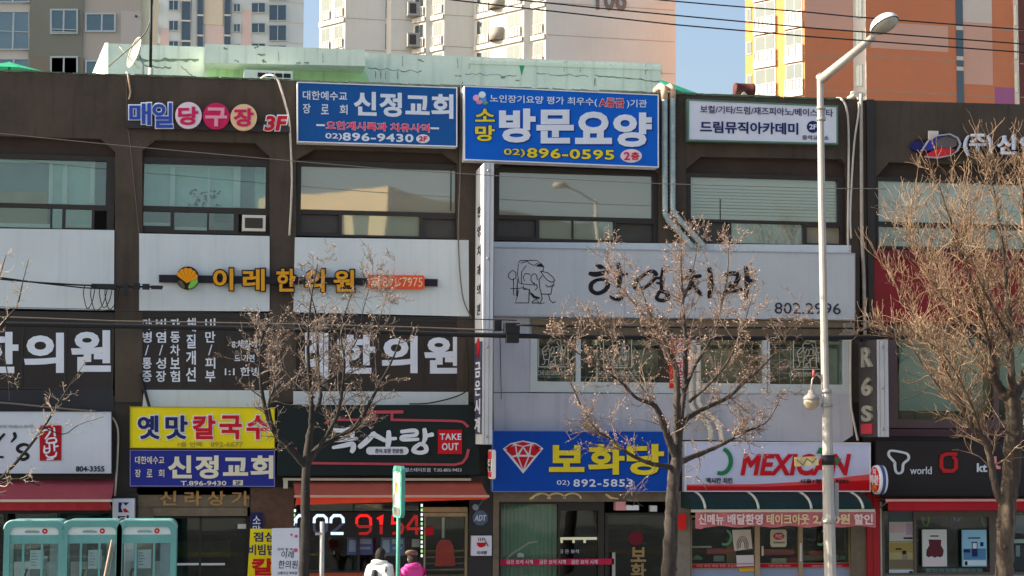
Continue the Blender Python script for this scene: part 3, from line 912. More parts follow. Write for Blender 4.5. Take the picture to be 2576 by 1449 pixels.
for i, ch in enumerate("금은시계"):
    side_text(lo, ch, X0 - .012, .7, zz(928 + i * 47), .72, .30, .02)
lo.build("side_lettering", w_let, s8)
s9, X0, X1, Z0, Z1 = blade_sign("short white ribbed projecting sign with white raised R 6 S on its dark side", 2207, 2234, 854, 1099, 0.12, 1.22, paint("blade_dark", 48, 48, 53), blade_w)
mb = MB()
zz = lambda y: pt(2220, y, 1.22).z
for ch, y, h in (("R", 896, .42), ("6", 972, .38), ("S", 1040, .34)):
    side_text(mb, ch, X0, .68, zz(y), .50, h * .9, .05, .05)
mb.build("raised_letters", paint("raised_grey", 118, 120, 116), s9)
MB().box(X0 - .03, X0 + .001, D - .95, D - .3, zz(1092), zz(1066)).build("red_plate", paint("plate_red", 140, 40, 52), s9)

# stacked signs over the stairway
s10 = sign("yellow noodle restaurant sign with navy and red letters, above the violet sign", [(328, 1024), (690, 1026), (690, 1128), (328, 1126)], 0.02, 0.30, M("sign_yellow", (.85, .70, .012), .5, .05, 1.5, fine=.03, stain=.05, spec=.18), paint("frame_yellow", 130, 122, 30), 2)
for ch, a, c, mm in (("옛", 348, 399, navy), ("맛", 418, 470, navy), ("칼", 487, 540, red), ("국", 554, 606, red), ("수", 622, 675, red)):
    outlined(s10, ch, a, 1047, c, 1103, .30, mm, w_let, .042, .095)
fade = paint("letter_fade", 130, 120, 40)
write(s10, "1층 안쪽", 447, 1112, 509, 1124, .30, fade); write(s10, "892-6677", 530, 1112, 611, 1124, .30, fade)
s11 = sign("violet-blue church sign hung directly under the yellow noodle sign", [(328, 1133), (690, 1134), (690, 1223), (328, 1222)], 0.02, 0.30, paint("sign_violet", 28, 36, 112), paint("frame_violet", 96, 98, 150), 2)
write(s11, "대한예수교", 340, 1148, 413, 1167, .30, cream, bold=.012)
for ch, a in (("장", 340), ("로", 369), ("회", 399)):
    write(s11, ch, a, 1181, a + 14, 1200, .30, cream, bold=.012)
write(s11, "신정교회", 426, 1148, 685, 1202, .30, cream, bold=.05, spacing=1.12)
write(s11, "T.896-9430", 455, 1210, 569, 1221, .30, cream, bold=.02)
e_ = MB().pbox(586, 1208, 611, 1221, .29, .31).build("badge", cream, s11)
write(e_, "2F", 592, 1210, 605, 1219, .31, navy, bold=.02)

# soup restaurant
dgreen = paint("sign_black_green", 20, 29, 31)
s12 = sign("dark green-black soup restaurant sign with fat white brush letters and a red TAKE OUT plate", [(697, 1019), (1206, 1018), (1206, 1194), (697, 1197)], 0.02, 0.34, dgreen)
pink = paint("line_rose", 138, 58, 72)
mb = MB()
mb.stroke([(817, 1066, 6), (826, 1058, 6), (840, 1056, 6), (940, 1056, 6)], .34, .36).stroke([(943, 1059, 6), (943, 1040, 7)], .34, .361).stroke([(913, 1037, 8), (1015, 1036, 8)], .34, .362)
mb.stroke([(986, 1040, 7), (986, 1059, 6)], .34, .361).stroke([(986, 1056, 6), (1150, 1059, 6), (1166, 1062, 6), (1174, 1070, 6), (1178, 1074, 7)], .34, .36)
mb.stroke([(778, 1165, 6), (1144, 1169, 6), (1164, 1164, 6), (1174, 1150, 7), (1179, 1130, 7)], .34, .36).stroke([(744, 1126, 6), (745, 1140, 5)], .34, .36)
mb.build("border_line", pink, s12)
ft = [
    [(838, 1082, 10), (866, 1083, 11), (884, 1080, 12), (886, 1096, 12)], [(818, 1108, 7), (850, 1107, 10), (898, 1103, 8)], [(838, 1126, 8), (864, 1121, 11), (886, 1117, 13), (889, 1128, 13), (885, 1136, 11)],
    [(905, 1124, 12), (922, 1110, 14), (942, 1090, 12)], [(936, 1092, 12), (950, 1098, 12), (968, 1108, 10)], [(978, 1086, 11), (978, 1106, 14), (976, 1122, 12)], [(980, 1104, 9), (996, 1103, 8)],
    [(1010, 1086, 9), (1044, 1083, 10), (1046, 1094, 9), (1014, 1098, 9), (1014, 1106, 9), (1052, 1105, 8)], [(1068, 1080, 10), (1070, 1100, 12), (1066, 1112, 9)], [(1074, 1096, 9), (1088, 1093, 11)],
    [(1058, 1116, 9), (1044, 1126, 11), (1042, 1135, 11), (1058, 1139, 10), (1072, 1134, 11), (1070, 1122, 11), (1058, 1116, 9)],
]
mb = MB()
for i, p in enumerate(ft):
    mb.brush(p, .34, .376 + i * .0006)
mb.build("lettering", w_let, s12)
pl = MB()
pl.poly([(921 + 10 - 10 * math.cos(a), 1134 - 10 * math.sin(a)) for a in [RAD(-90 + 18 * k) for k in range(11)]][::1] + [(1018 + 10 * math.cos(a), 1134 - 10 * math.sin(a)) for a in [RAD(90 - 18 * k) for k in range(11)]], .34, .366)
pl = pl.build("name_plate", w_let, s12)
write(pl, "한식 포장 전문점", 944, 1129, 1013, 1140, .366, ink, bold=.015)
tk = MB().pbox(1102, 1081, 1162, 1142, .34, .37).build("take_out_plate", paint("plate_crimson", 150, 14, 30), s12)
write(tk, "TAKE", 1107, 1091, 1160, 1106, .37, w_let, bold=.03, spacing=1.1); write(tk, "OUT", 1112, 1115, 1153, 1132, .37, w_let, bold=.03, spacing=1.1)
write(s12, "힐스테이트점  T.02-802-9453", 1019, 1177, 1161, 1187, .34, w_let, bold=.0)

# jeweller
s14 = sign("blue jeweller's sign with a red diamond emblem and yellow letters", [(1240, 1084), (1681, 1086), (1681, 1236), (1240, 1236)], 0.02, 0.30, paint("sign_blue_deep", 2, 54, 140), paint("frame_bluegrey", 86, 110, 160), 2)
dia = [(1265, 1129), (1284, 1115), (1316, 1108), (1349, 1115), (1367, 1128), (1316, 1191)]
MB().poly(dia, .30, .315).build("diamond_outline", w_let, s14)
fc = MB()
T = [[(1270, 1128), (1285, 1118), (1292, 1117), (1281, 1132)], [(1296, 1116), (1316, 1111), (1336, 1116), (1316, 1122)], [(1340, 1117), (1348, 1118), (1362, 1127), (1350, 1131)],
     [(1273, 1133), (1295, 1120), (1299, 1144), (1288, 1147)], [(1299, 1121), (1314, 1124), (1302, 1141)], [(1318, 1124), (1334, 1121), (1330, 1141)], [(1307, 1144), (1316, 1128), (1326, 1144)],
     [(1338, 1120), (1361, 1132), (1345, 1147), (1334, 1144)], [(1291, 1151), (1301, 1149), (1313, 1180)], [(1305, 1149), (1328, 1149), (1316, 1180)], [(1332, 1149), (1343, 1150), (1320, 1180)]]
for t_ in T:
    fc.poly(t_, .31, .325)
fc.build("diamond_facets", red, s14)
for ch, a, b, c, e in (("보", 1385, 1123, 1466, 1184), ("화", 1484, 1120, 1567, 1191), ("당", 1581, 1120, 1666, 1192)):
    write(s14, ch, a + 2, b + 3, c + 2, e + 3, .30, navy, "lettering_shadow", bold=.055, t=.008)
    write(s14, ch, a, b, c, e, .30, yel, bold=.05, t=.024)
write(s14, "02)", 1401, 1208, 1433, 1223, .30, w_let, bold=.0); write(s14, "892-5853", 1443, 1206, 1591, 1224, .30, w_let, bold=.025, spacing=1.15)

# fried chicken
s15 = sign("white fried chicken shop sign with slanting red MEXICAN letters and a red wave", [(1726, 1112), (2189, 1115), (2189, 1236), (1726, 1236)], 0.02, 0.30, paint("sign_lavender", 158, 168, 200), edge_w, 2)
MB().poly([(1728, 1219), (1900, 1218), (2010, 1212), (2100, 1203), (2187, 1193), (2187, 1234), (1728, 1234)], .30, .306).build("wave_pale", paint("wave_salmon", 170, 66, 70), s15)
MB().poly([(1728, 1223), (1930, 1224), (2040, 1219), (2120, 1211), (2187, 1208), (2187, 1234), (1728, 1234)], .30, .312).build("wave", paint("wave_red", 150, 10, 20), s15)
write(s15, "MEXICAN", 1865, 1144, 2138, 1194, .312, red, bold=.045, shear=.22, spacing=1.02)
MB().poly([(2054, 1141), (2062, 1126), (2068, 1127), (2074, 1142)], .31, .33).poly([(2098, 1152), (2118, 1154), (2110, 1160), (2106, 1171), (2102, 1160)], .31, .34).build("green_hat", paint("hat_green", 28, 96, 66), s15)
write(s15, "멕시칸 치킨", 1777, 1202, 1842, 1216, .312, ink, bold=.02); write(s15, "시흥1점 896-9292", 2012, 1205, 2135, 1216, .315, ink, bold=.015)
MB().ring(1814, 1160, 25, 31, 10, .30, .325, -75, 110, 18).build("ring_emblem", paint("ring_green", 26, 96, 66), s15)
# phone shop
s16 = sign("charcoal mobile phone shop sign with white and red emblems", [(2204, 1109), (2720, 1113), (2720, 1250), (2204, 1246)], 0.02, 0.30, paint("sign_charcoal", 36, 34, 36))
cv = lambda p, wd: [(1800 + x * .3012, 1012.6 + y * .3012, wd) for x, y in p]
mb = MB().brush(cv([(1500, 500), (1458, 455), (1448, 425), (1472, 402), (1580, 420), (1612, 440), (1612, 475), (1572, 512), (1562, 575), (1530, 592), (1506, 570), (1500, 500)], 5.5), .30, .34)
mb.build("emblem_white", w_let, s16)
write(s16, "world", 2290, 1174, 2344, 1193, .30, w_let, bold=.0, t=.03)
mb = MB().stroke(cv([(2020, 430), (1930, 430), (1895, 445), (1888, 480), (1888, 540), (1910, 570), (1985, 572), (2010, 545), (2010, 480), (1985, 450)], 8.5), .30, .34)
mb.build("emblem_red", paint("emb_red2", 150, 30, 34), s16)
write(s16, "kt", 2458, 1166, 2482, 1187, .30, w_let, bold=.03, t=.03)
mb = MB().stroke([(2503, 1148, 8), (2503, 1168, 8), (2509, 1176, 8), (2517, 1176, 8)], .30, .34); mb.build("emblem_pale", paint("emb_pink", 196, 130, 140), s16)
write(s16, "대리점", 2596, 1175, 2650, 1195, .30, w_let, t=.02)
# round projecting chicken sign
c0 = pt(2201, 1207, .55)
s17 = thing("projecting_sign", "round red projecting chicken sign with a blue striped rim between two shop signs", "sign", (c0.x + .1, D - .1, c0.z - .28))
MB().lathe([(.001, 0), (.30, 0), (.31, .03), (.31, .15), (.30, .18), (.001, .18)], (c0.x, c0.y, c0.z), 28, 'x').build("drum", paint("drum_white", 184, 190, 204), s17)
MB().lathe([(.313, .06), (.318, .07), (.318, .12), (.313, .13)], (c0.x, c0.y, c0.z), 28, 'x').build("stripe", paint("drum_blue", 50, 66, 120), s17)
MB().lathe([(.001, -.008), (.27, -.008), (.27, .004)], (c0.x, c0.y, c0.z), 28, 'x').build("face", red, s17)
mb = MB()
for k, ch in enumerate("멕시칸"):
    side_text(mb, ch, c0.x - .008, .55 + (1 - k) * -.16, c0.z, .14, .2, .03)
side_text(mb, "치", c0.x - .008, .55, c0.z + .17, .16, .12, .02)
mb.build("lettering", w_let, s17)
mb = MB(); side_text(mb, "킨", c0.x - .008, .55, c0.z - .18, .22, .13, .03); mb.build("lettering", paint("letter_orange", 206, 130, 40), s17)
MB().box(c0.x + .06, c0.x + .12, D - .25, D - .02, c0.z - .03, c0.z + .03).build("bracket", steel, s17)
# small projecting box sign by the soup restaurant
c0 = pt(1240, 1168, .75)
s13 = thing("projecting_sign", "small rounded white projecting box sign with red and black marks under the tall sign", "sign", (c0.x, D - .02, c0.z - .3))
MB().box(c0.x - .04, c0.x + .04, D - .88, D - .34, c0.z - .27, c0.z + .27).box(c0.x - .03, c0.x + .03, D - .86, D - .36, c0.z - .295, c0.z + .295).build("casing", paint("case_white", 178, 180, 190), s13)
MB().box(c0.x - .046, c0.x - .039, D - .84, D - .38, c0.z + .10, c0.z + .26).box(c0.x - .046, c0.x - .039, D - .84, D - .38, c0.z - .26, c0.z - .16).build("red_band", paint("band_red", 160, 50, 60), s13)
mb = MB(); side_text(mb, "국", c0.x - .04, .61, c0.z + .03, .26, .11, .03); side_text(mb, "밥", c0.x - .04, .61, c0.z - .09, .26, .11, .03); mb.build("lettering", ink, s13)
MB().box(c0.x - .02, c0.x + .02, D - .34, D - .0, c0.z - .02, c0.z + .02).build("bracket", steel, s13)

# snack shop at the left
s18 = sign("white snack shop sign with a red stamp and black brush letters at the left edge", [(-119, 1035), (280, 1036), (280, 1191), (-119, 1191)], 0.02, 0.30, paint("sign_white_cool", 152, 162, 178), paint("frame_navy", 40, 46, 60), 1.5)
st = MB().poly([(102, 1070), (153, 1070), (155, 1073), (154, 1158), (100, 1159), (99, 1075)], .30, .312).build("red_stamp", paint("stamp_red", 126, 16, 26), s18)
mb = MB()
gp = [[(108, 1084, 4), (122, 1080, 5), (126, 1086, 5), (114, 1104, 4)], [(136, 1076, 4), (138, 1096, 5)], [(120, 1104, 4), (138, 1102, 4), (140, 1112, 5), (118, 1114, 4), (120, 1104, 4)],
      [(112, 1122, 4), (112, 1138, 5), (124, 1136, 4), (124, 1118, 4)], [(112, 1129, 3), (124, 1127, 3)], [(136, 1114, 5), (137, 1134, 4)], [(138, 1124, 4), (146, 1122, 4)], [(116, 1144, 4), (122, 1150, 4), (138, 1148, 5), (142, 1138, 4)], [(118, 1156, 4), (134, 1154, 4)]]
for i, p in enumerate(gp):
    mb.brush(p, .312, .318 + i * .0005)
mb.build("lettering", w_let, st)
mb = MB()
gp = [[(36, 1090, 9), (38, 1100, 8), (28, 1112, 4)], [(-30, 1090, 6), (-12, 1110, 8)], [(11, 1092, 6), (0, 1104, 7), (-24, 1138, 8), (-44, 1150, 6)], [(74, 1122, 6), (60, 1118, 8), (46, 1124, 9), (46, 1134, 8), (66, 1142, 9), (70, 1150, 8), (58, 1156, 8), (44, 1152, 5)], [(8, 1150, 5), (-10, 1148, 7), (-16, 1138, 6)]]
for i, p in enumerate(gp):
    mb.brush(p, .30, .306 + i * .0005)
mb.build("brush_lettering", ink, s18)
write(s18, "엄마의 마음스토리", -20, 1069, 82, 1077, .30, paint("letter_pale", 122, 128, 136)); write(s18, "804-3355", 191, 1173, 262, 1186, .30, ink, bold=.03)
# white letters stuck on the brown clinic windows
def decal(label, items, group=None, name="window_lettering", mat=w_let, d=-.034):
    b = pt(items[0][1], items[0][4], d)
    t = thing(name, label, "lettering", (b.x, b.y, b.z), group)
    for it in items:
        text_mb = MB()
        text(text_mb, it[0], *it[1:5], d, t=.010, **(it[5] if len(it) > 5 else {}))
        text_mb.build("letters", mat, t)
    return t
decal("big white clinic letters on the brown window at the left edge", [("한", -52, 839, 42, 934, {"bold": .05}), ("의", 66, 841, 156, 934, {"bold": .05}), ("원", 184, 835, 275, 931, {"bold": .05})])
vb_ = {"vert": True, "bold": .025}
decal("five columns of small white vertical writing on the brown window", [("마병/통증", 358, 802, 381, 966, vb_), ("비염/성장", 393, 802, 417, 966, vb_), ("자동차보험", 429, 802, 452, 966, vb_), ("체질개선", 468, 800, 492, 966, vb_), ("비만/피부", 517, 801, 541, 966, vb_),
       ("8.체질에", 584, 856, 646, 876), ("도 가련", 590, 892, 640, 910), ("1:1 한방", 566, 924, 656, 945)])
decal("big white clinic letters on the brown window directly above the soup restaurant sign", [("레", 770, 828, 823, 948, {"bold": .05}), ("한", 853, 846, 940, 936, {"bold": .05}), ("의", 964, 849, 1046, 935, {"bold": .05}), ("원", 1072, 849, 1155, 936, {"bold": .05})])
# dental clinic window drawings
wl = paint("decal_grey", 150, 154, 150)
def clinic_decal(x0, y0, x1, y1, tx0, tx1, ty0, ty1, label):
    d = -.029
    b = pt(x0, y1, d)
    t = thing("window_decal", label, "decal", (b.x, b.y, b.z), "white drawings on the clinic windows")
    MB().frame([(x0, y0), (x1, y0), (x1, y1), (x0, y1)], 2.2, d, d + .005).build("border", wl, t)
    mb = MB()
    sx, sy = (x1 - x0 - 10) / 130, (y1 - y0 - 8) / 112
    for i, p in enumerate(dr):
        mb.stroke([(x1 - 5 - (x - 1275) * sx, y0 + 4 + (y - 653) * sy, 1.5) for x, y in p], d, d + .004 + i * .0002)
    mb.build("line_drawing", wl, t)
    write(t, "CHE LIES DENTAL CLINIC", tx0, ty0, tx1, ty1, d, wl, "letters", t=.005, bold=.0)
clinic_decal(1354, 846, 1430, 924, 1354, 1442, 932, 944, "white dentist drawing on the leftmost clinic window")
clinic_decal(1517, 846, 1590, 926, 1513, 1605, 934, 946, "white dentist drawing on the clinic window just left of the red banner")
clinic_decal(1995, 852, 2072, 930, 1985, 2080, 936, 947, "white dentist drawing on the clinic window behind the street lamp")
s19 = sign("narrow red vertical banner with white characters between the clinic windows", [(1684, 850), (1734, 850), (1734, 976), (1684, 976)], 0.045, 0.07, paint("banner_red", 200, 36, 26), name="wall_banner", cat="banner")
write(s19, "임플란트", 1696, 856, 1722, 975, .07, w_let, vert=True, bold=.03)
# ------------------------------------------------------------------ awnings
def awning(label, x0, x1, yt, yl, yv, dt, dl, top_m, val_m, bar_m, yv1=None, name="awning", x1v=None):
    ym = (yt + yl) / 2
    X0, X1 = pt(x0, yl, dl).x, pt(x1, yl, dl).x
    xm = (x0 + x1) / 2
    zt, zl, zv = pt(xm, yt, dt).z, pt(xm, yl, dl).z, pt(xm, yv, dl).z
    zv1 = zv if yv1 is None else pt(xm, yv1, dl).z
    t = thing(name, label, "awning", ((X0 + X1) / 2, D - dt, zv))
    n = 24
    vs, fs = [], []
    for i in range(n + 1):          # cloth sags a little between its ribs
        x = X0 + (X1 - X0) * i / n
        for j in range(5):
            f = j / 4
            sag = -0.025 * math.sin(math.pi * f) * (1 + .4 * math.sin(i * 2.1))
            vs.append((x, D - (dt + (dl - dt) * f), zt + (zl - zt) * f + sag))
    for i in range(n):
        for j in range(4):
            a = i * 5 + j
            fs.append((a, a + 1, a + 6, a + 5))
    MB().add(vs, fs, True).build("cloth", top_m, t)
    MB().box(X0 - .02, X1 + .02, D - dl - .04, D - dl + .02, zl - .035, zl + .012).build("front_bar", bar_m, t)
    vs, fs = [], []
    Xv = X1 if x1v is None else pt(x1v, yl, dl).x
    for i in range(49):
        f = i / 48
        x = X0 + .02 + (Xv - X0 - .04) * f
        wv = 0.012 * math.sin(i * 1.3) + .006 * math.sin(i * 3.7)
        zb = zv + (zv1 - zv) * f
        vs += [(x, D - dl - .012, zl - .034), (x, D - dl - .012 + wv, zb)]
    for i in range(48):
        a = 2 * i
        fs.append((a, a + 1, a + 3, a + 2))
    MB().add(vs, fs, True).build("valance", val_m, t)
    ar = MB()
    for x in (X0 + .05, X1 - .05):
        ar.tube([(x, D - dt, zl - .25), (x, D - dl, zl - .02)], .015, 6)
    ar.build("arm", steel, t)
    return t
cloth = lambda n, r, g, b: M(n, sh(r, g, b), 0.85, 0.10, 1.4, 0.15, 90, stain=.12, fine=.06)
awning("wine red cloth awning over the snack shop behind the phone booths", -119, 280, 1205, 1258, 1284, .05, 1.05, cloth("awn_wine", 106, 44, 55), cloth("awn_red_dark", 116, 26, 30), alu)
a2 = awning("orange-red cloth awning over the soup restaurant", 742, 1228, 1209, 1247, 1270, .10, 1.10, cloth("awn_orange", 116, 56, 46), cloth("awn_orange_bright", 172, 52, 32), M("bar_rose", sh(150, 120, 112), .5, .05), yv1=1256)
MB().pbox(712, 1203, 1185, 1209, .03, .26).pbox(713, 1209, 724, 1229, .03, .26).build("roller_case", alu, a2)
awning("narrow crimson cloth awning over the mobile phone shop", 2231, 2720, 1250, 1257, 1284, .12, .85, cloth("awn_crimson", 96, 26, 36), cloth("awn_crimson_b", 128, 14, 28), M("bar_rose", sh(150, 120, 112), .5, .05))
# bowed green canopy with white ribs
X0, X1 = pt(1742, 1283, 1.0).x, pt(2196, 1283, 1.0).x
Zt, Zl = pt(1970, 1238, .05).z, pt(1970, 1282, 1.0).z
prof = []
for k in range(9):
    a = RAD(90 - 90 * k / 8)
    prof.append((.05 + .95 * math.cos(a), Zl + (Zt - Zl) * math.sin(a)))
t = thing("canopy", "bowed dark green canopy with white ribs over the fried chicken shop", "canopy", ((X0 + X1) / 2, D - .05, Zl))
vs, fs = [], []
for x in (X0, X1):
    for dd, z in prof:
        vs.append((x, D - dd, z))
for k in range(8):
    fs.append((k, k + 1, 10 + k, 9 + k))
vs += [(X0, D - .05, Zl), (X1, D - .05, Zl)]
fs.append(tuple(range(9)) + (18,)); fs.append(tuple(range(9, 18)) + (19,))
MB().add(vs, fs, False).build("cloth", M("canopy_green", sh(19, 38, 40), .7, .1, 2, spec=.2), t)
for px in (1774, 1908, 2041, 2171):
    x = pt(px, 1280, 1.0).x
    MB().tube([(x, D - dd - .004, z + .01) for dd, z in prof], .028, 6).build("rib", M("rib_white", sh(150, 156, 154), .5, .05), t)
MB().box(X0 - .03, X1 + .03, D - 1.05, D - .98, Zl - .05, Zl + .005).build("front_bar", alu, t)
pb = thing("wall_banner", "faded pink cloth banner with pale lettering hanging under the green canopy", "banner", ((X0 + X1) / 2, D - 1.0, Zl - .35))
vs, fs = [], []
for i in range(61):
    px = 1749 + 454 * i / 60
    a = pt(px, 1288 + math.sin(i * .9) * .6, 1.02); b = pt(px, 1325 + math.sin(i * .55) * 2.2 + (4 if i < 3 else 0), 1.02 + .03 * math.sin(i * .7))
    vs += [a, b]
for i in range(60):
    fs.append((2 * i, 2 * i + 1, 2 * i + 3, 2 * i + 2))
MB().add(vs, fs, True).build("cloth", M("banner_pink", sh(146, 84, 94), .85, .16, 1.2, stain=.4, stain_col=sh(140, 116, 122)), pb)
bl = paint("letter_banner", 168, 154, 160); bb = paint("letter_tan", 164, 150, 120)
for s_, a, c, mm in (("신메뉴", 1758, 1820, bl), ("배달환영", 1831, 1918, bl), ("테이크아웃", 1929, 2035, bb), ("2,000원", 2046, 2137, bb), ("할인", 2149, 2195, bl)):
    write(pb, s_, a, 1294, c, 1319, 1.062, mm, bold=.045, t=.006)

# ------------------------------------------------------------------ ground-floor shops
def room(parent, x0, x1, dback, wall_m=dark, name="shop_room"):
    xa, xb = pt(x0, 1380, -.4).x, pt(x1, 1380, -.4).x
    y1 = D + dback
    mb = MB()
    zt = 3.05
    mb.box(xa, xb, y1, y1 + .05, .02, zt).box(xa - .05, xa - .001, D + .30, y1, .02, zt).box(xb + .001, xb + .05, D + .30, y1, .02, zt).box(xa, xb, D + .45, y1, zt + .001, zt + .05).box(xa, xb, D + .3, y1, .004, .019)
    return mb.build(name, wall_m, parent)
def pil(parent, x0, x1, y0, d0, d1, m, name="pillar"):
    a = pt((x0 + x1) / 2, y0, d1)
    X0_, X1_ = pt(x0, 1380, d1).x, pt(x1, 1380, d1).x
    return MB().box(X0_, X1_, D - d1, D - d0, 0, a.z).build(name, m, parent)
pil(A, 283, 345, 1240, -.4, -.01, brown_dk)
pil(A, 628, 738, 1226, -.45, -.005, stone_br)
pil(A, 1180, 1239, 1196, -.45, .02, blackp)
pil(A, 1240, 1255, 1238, -.4, .04, stone)
pil(A, 1690, 1737, 1236, -.45, .03, stone_gr)
pil(A, 2141, 2181, 1236, -.42, -.02, stone)
pil(A, 2182, 2196, 1236, -.42, .05, M("panel_red", sh(128, 10, 20), .4, .08, 2))
pil(B, 2197, 2214, 1246, -.42, .06, M("panel_red", sh(128, 10, 20), .4, .08, 2))
pil(B, 2215, 2219, 1262, -.42, .0, alu)
pil(A, -420, -119, 1196, -.45, 0, brown_dk)
pil(B, 2700, 2900, 1262, -.45, 0, brown_dk)
mb = MB()
g_shop = glassy("glass_shop", (0.02, 0.022, 0.02), 0.032, (0.75, 0.80, 0.78), see=0.96, wave=0.004)
steel_b = M("door_frame", sh(120, 110, 92), .4, .08, 6, metal=.2)

# snack shop
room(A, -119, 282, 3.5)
window(A, -118, 1285, 282, 1535, [(-112, 1292, 10, 1528, g_shop), (16, 1292, 140, 1528, g_shop), (146, 1292, 276, 1528, g_shop)], blackp, -.2, -.3, -.25, "shop_window")
# stairway entrance
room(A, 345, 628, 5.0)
pt_l = MB().pbox(344, 1226, 628, 1276, -.45, -.03).pbox(384, 1277, 622, 1298, -.45, .02)
pt_l = pt_l.build("entrance_lintel", stone, A)
write(pt_l, "신라상가", 404, 1236, 636 - 10, 1271, -.03, M("letter_bronze", sh(138, 108, 68), .4, .15, 8), bold=.03, t=.03, spacing=1.5)
pil(A, 346, 384, 1276, -.45, -.06, stone)
mb = MB().pbox(388, 1299, 395, 1540, -.35, -.2).pbox(500, 1299, 505, 1540, -.35, -.2).pbox(616, 1299, 627, 1540, -.35, -.2).pbox(395, 1299, 616, 1304, -.35, -.2)
en = mb.build("entrance_door", brown_dk, A)
MB().pbox(395, 1304, 500, 1535, -.29, -.28).pbox(505, 1304, 616, 1535, -.29, -.28).build("pane", g_shop, en)
MB().pbox(430, 1417, 500, 1422, -.26, -.18).pbox(506, 1417, 566, 1422, -.26, -.18).build("door_handle", M("tube_white", (.8, .8, .8), .3, 0), en)
MB().pbox(598, 1318, 619, 1330, -.19, -.185).build("notice", whitep, en)
MB().pbox(444, 1362, 580, 1402, -2.5, -2.45).build("inner_board", M("board_olive", (.10, .09, .01), .7, .3, 4), A)
for i in range(5):
    MB().pbox(400, 1470 + i * 12, 620, 1482 + i * 12, -4.5 + i * .3, -4.2 + i * .3).build("stair_tread", stone_gr, A)
# soup restaurant
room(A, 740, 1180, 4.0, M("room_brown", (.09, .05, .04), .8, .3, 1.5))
sw = window(A, 739, 1262, 1064, 1540, [(746, 1350, 900, 1436, g_shop), (905, 1350, 1056, 1436, g_shop), (746, 1440, 1056, 1534, M("dado_orange", sh(150, 70, 44), .5, .1, 3), "dado"), (746, 1268, 1056, 1348, g_shop)], blackp, -.22, -.32, -.27, "shop_window")
for a, b, c, e in ((873, 1352, 938, 1396), (958, 1352, 1018, 1398)):
    po = MB().pbox(a, b, c, e, -.36, -.352).build("poster", paint("poster_blue", 92, 98, 150), sw)
    MB().pbox(a + 5, b + 6, a + 22, e - 8, -.351, -.348).pbox(a + 28, b + 4, c - 4, b + 16, -.351, -.348).pbox(a + 30, b + 24, c - 6, b + 30, -.351, -.348).build("poster_print", paint("poster_pale", 160, 166, 200), po)
MB().pbox(1036, 1356, 1056, 1376, -.26, -.255).build("notice", paint("notice_grey", 120, 126, 124), sw)
sd = window(A, 1066, 1278, 1176, 1540, [(1070, 1300, 1170, 1536, g_shop)], steel_b, -.12, -.26, -.2, "shop_door")
MB().pbox(1064, 1276, 1176, 1288, -.3, -.04).pbox(1066, 1290, 1175, 1298, -.3, -.02).build("door_head", M("wood_tan", sh(136, 116, 92), .5, .15, 8), sd)
MB().pbox(1112, 1302, 1118, 1354, -.26, -.22).build("door_closer", alu, sd)
MB().poly([(1098, 1372), (1108, 1358), (1130, 1358), (1140, 1372), (1146, 1424), (1094, 1424)], -.33, -.31).build("hanging_cloth", paint("cloth_rust", 170, 40, 30), sd)
shl = MB()
for y in (1384, 1400, 1416, 1432, 1446):
    shl.pbox(1072, y, 1168, y + 3, -.42, -.36)
shl.build("shelf", M("wood_shelf", sh(120, 92, 70), .6, .15, 8), sd)
MB().poly([(1068, 1327), (1089, 1324), (1091, 1345), (1070, 1348)], -.12, -.115).build("sticker", red, sd)
# running LED board
led = thing("led_board", "black LED board showing 02 in white and 9154 in red in the restaurant window", "led sign", (pt(900, 1350, -.05).x, D + .05, pt(900, 1350, -.05).z))
MB().pbox(742, 1288, 1058, 1352, -.20, -.06).build("casing", M("led_case", (.012, .008, .008), .5, 0), led)
lw, lr = glow("led_white", (.62, .78, 1.0), .8), glow("led_red", (1.0, .01, .01), .62)
lr2 = glow("led_red_dim", (.8, .015, .01), .22)
def segs(cx, up, lo, m_up, m_lo, w_):
    for st, m_ in ((up, m_up), (lo, m_lo)):
        mb_ = MB()
        for i, p in enumerate(st):
            mb_.stroke([(cx + x, 1320 + y, w_) for x, y in p], -.06, -.054 + i * .0006)
        mb_.build("digit", m_, led)
lr3, lw2 = glow("led_red_low", (.5, .01, .01), .07), glow("led_white_low", (.3, .4, .8), .05)
arc = [(-16, -4), (-15, -16), (-8, -23), (8, -23), (15, -16), (16, -4)]
for cx in (760, 806, 848):
    segs(cx, [arc] + ([[(-16, 22), (16, 22)]] if cx == 848 else []), [[(15, -4), (0, 10), (-15, 20)]] if cx == 848 else [[(-16, -2), (-15, 14), (-8, 21), (8, 21), (15, 14), (16, -2)]], lw, lw2, 7)
segs(915, [[(-18, -2), (-17, -16), (-9, -23), (9, -23), (17, -16), (18, 2)]], [[(-18, 0), (-10, 5), (16, 4)], [(18, 4), (16, 16), (8, 22), (-12, 22)]], lr, lr2, 6.5)
segs(957, [[(-8, -14), (2, -22), (2, 0)]], [[(2, 2), (2, 24)]], lr, lr2, 7.5)
segs(1000, [[(12, -22), (-12, -22), (-13, -4), (6, -5)]], [[(8, -4), (14, 6), (10, 20), (-13, 22)]], lr, lr2, 6.5)
segs(1040, [[(6, -24), (-17, 8)], [(8, -24), (8, 4)]], [[(-17, 10), (17, 10)], [(8, 12), (8, 25)]], lr2, lr2, 7)
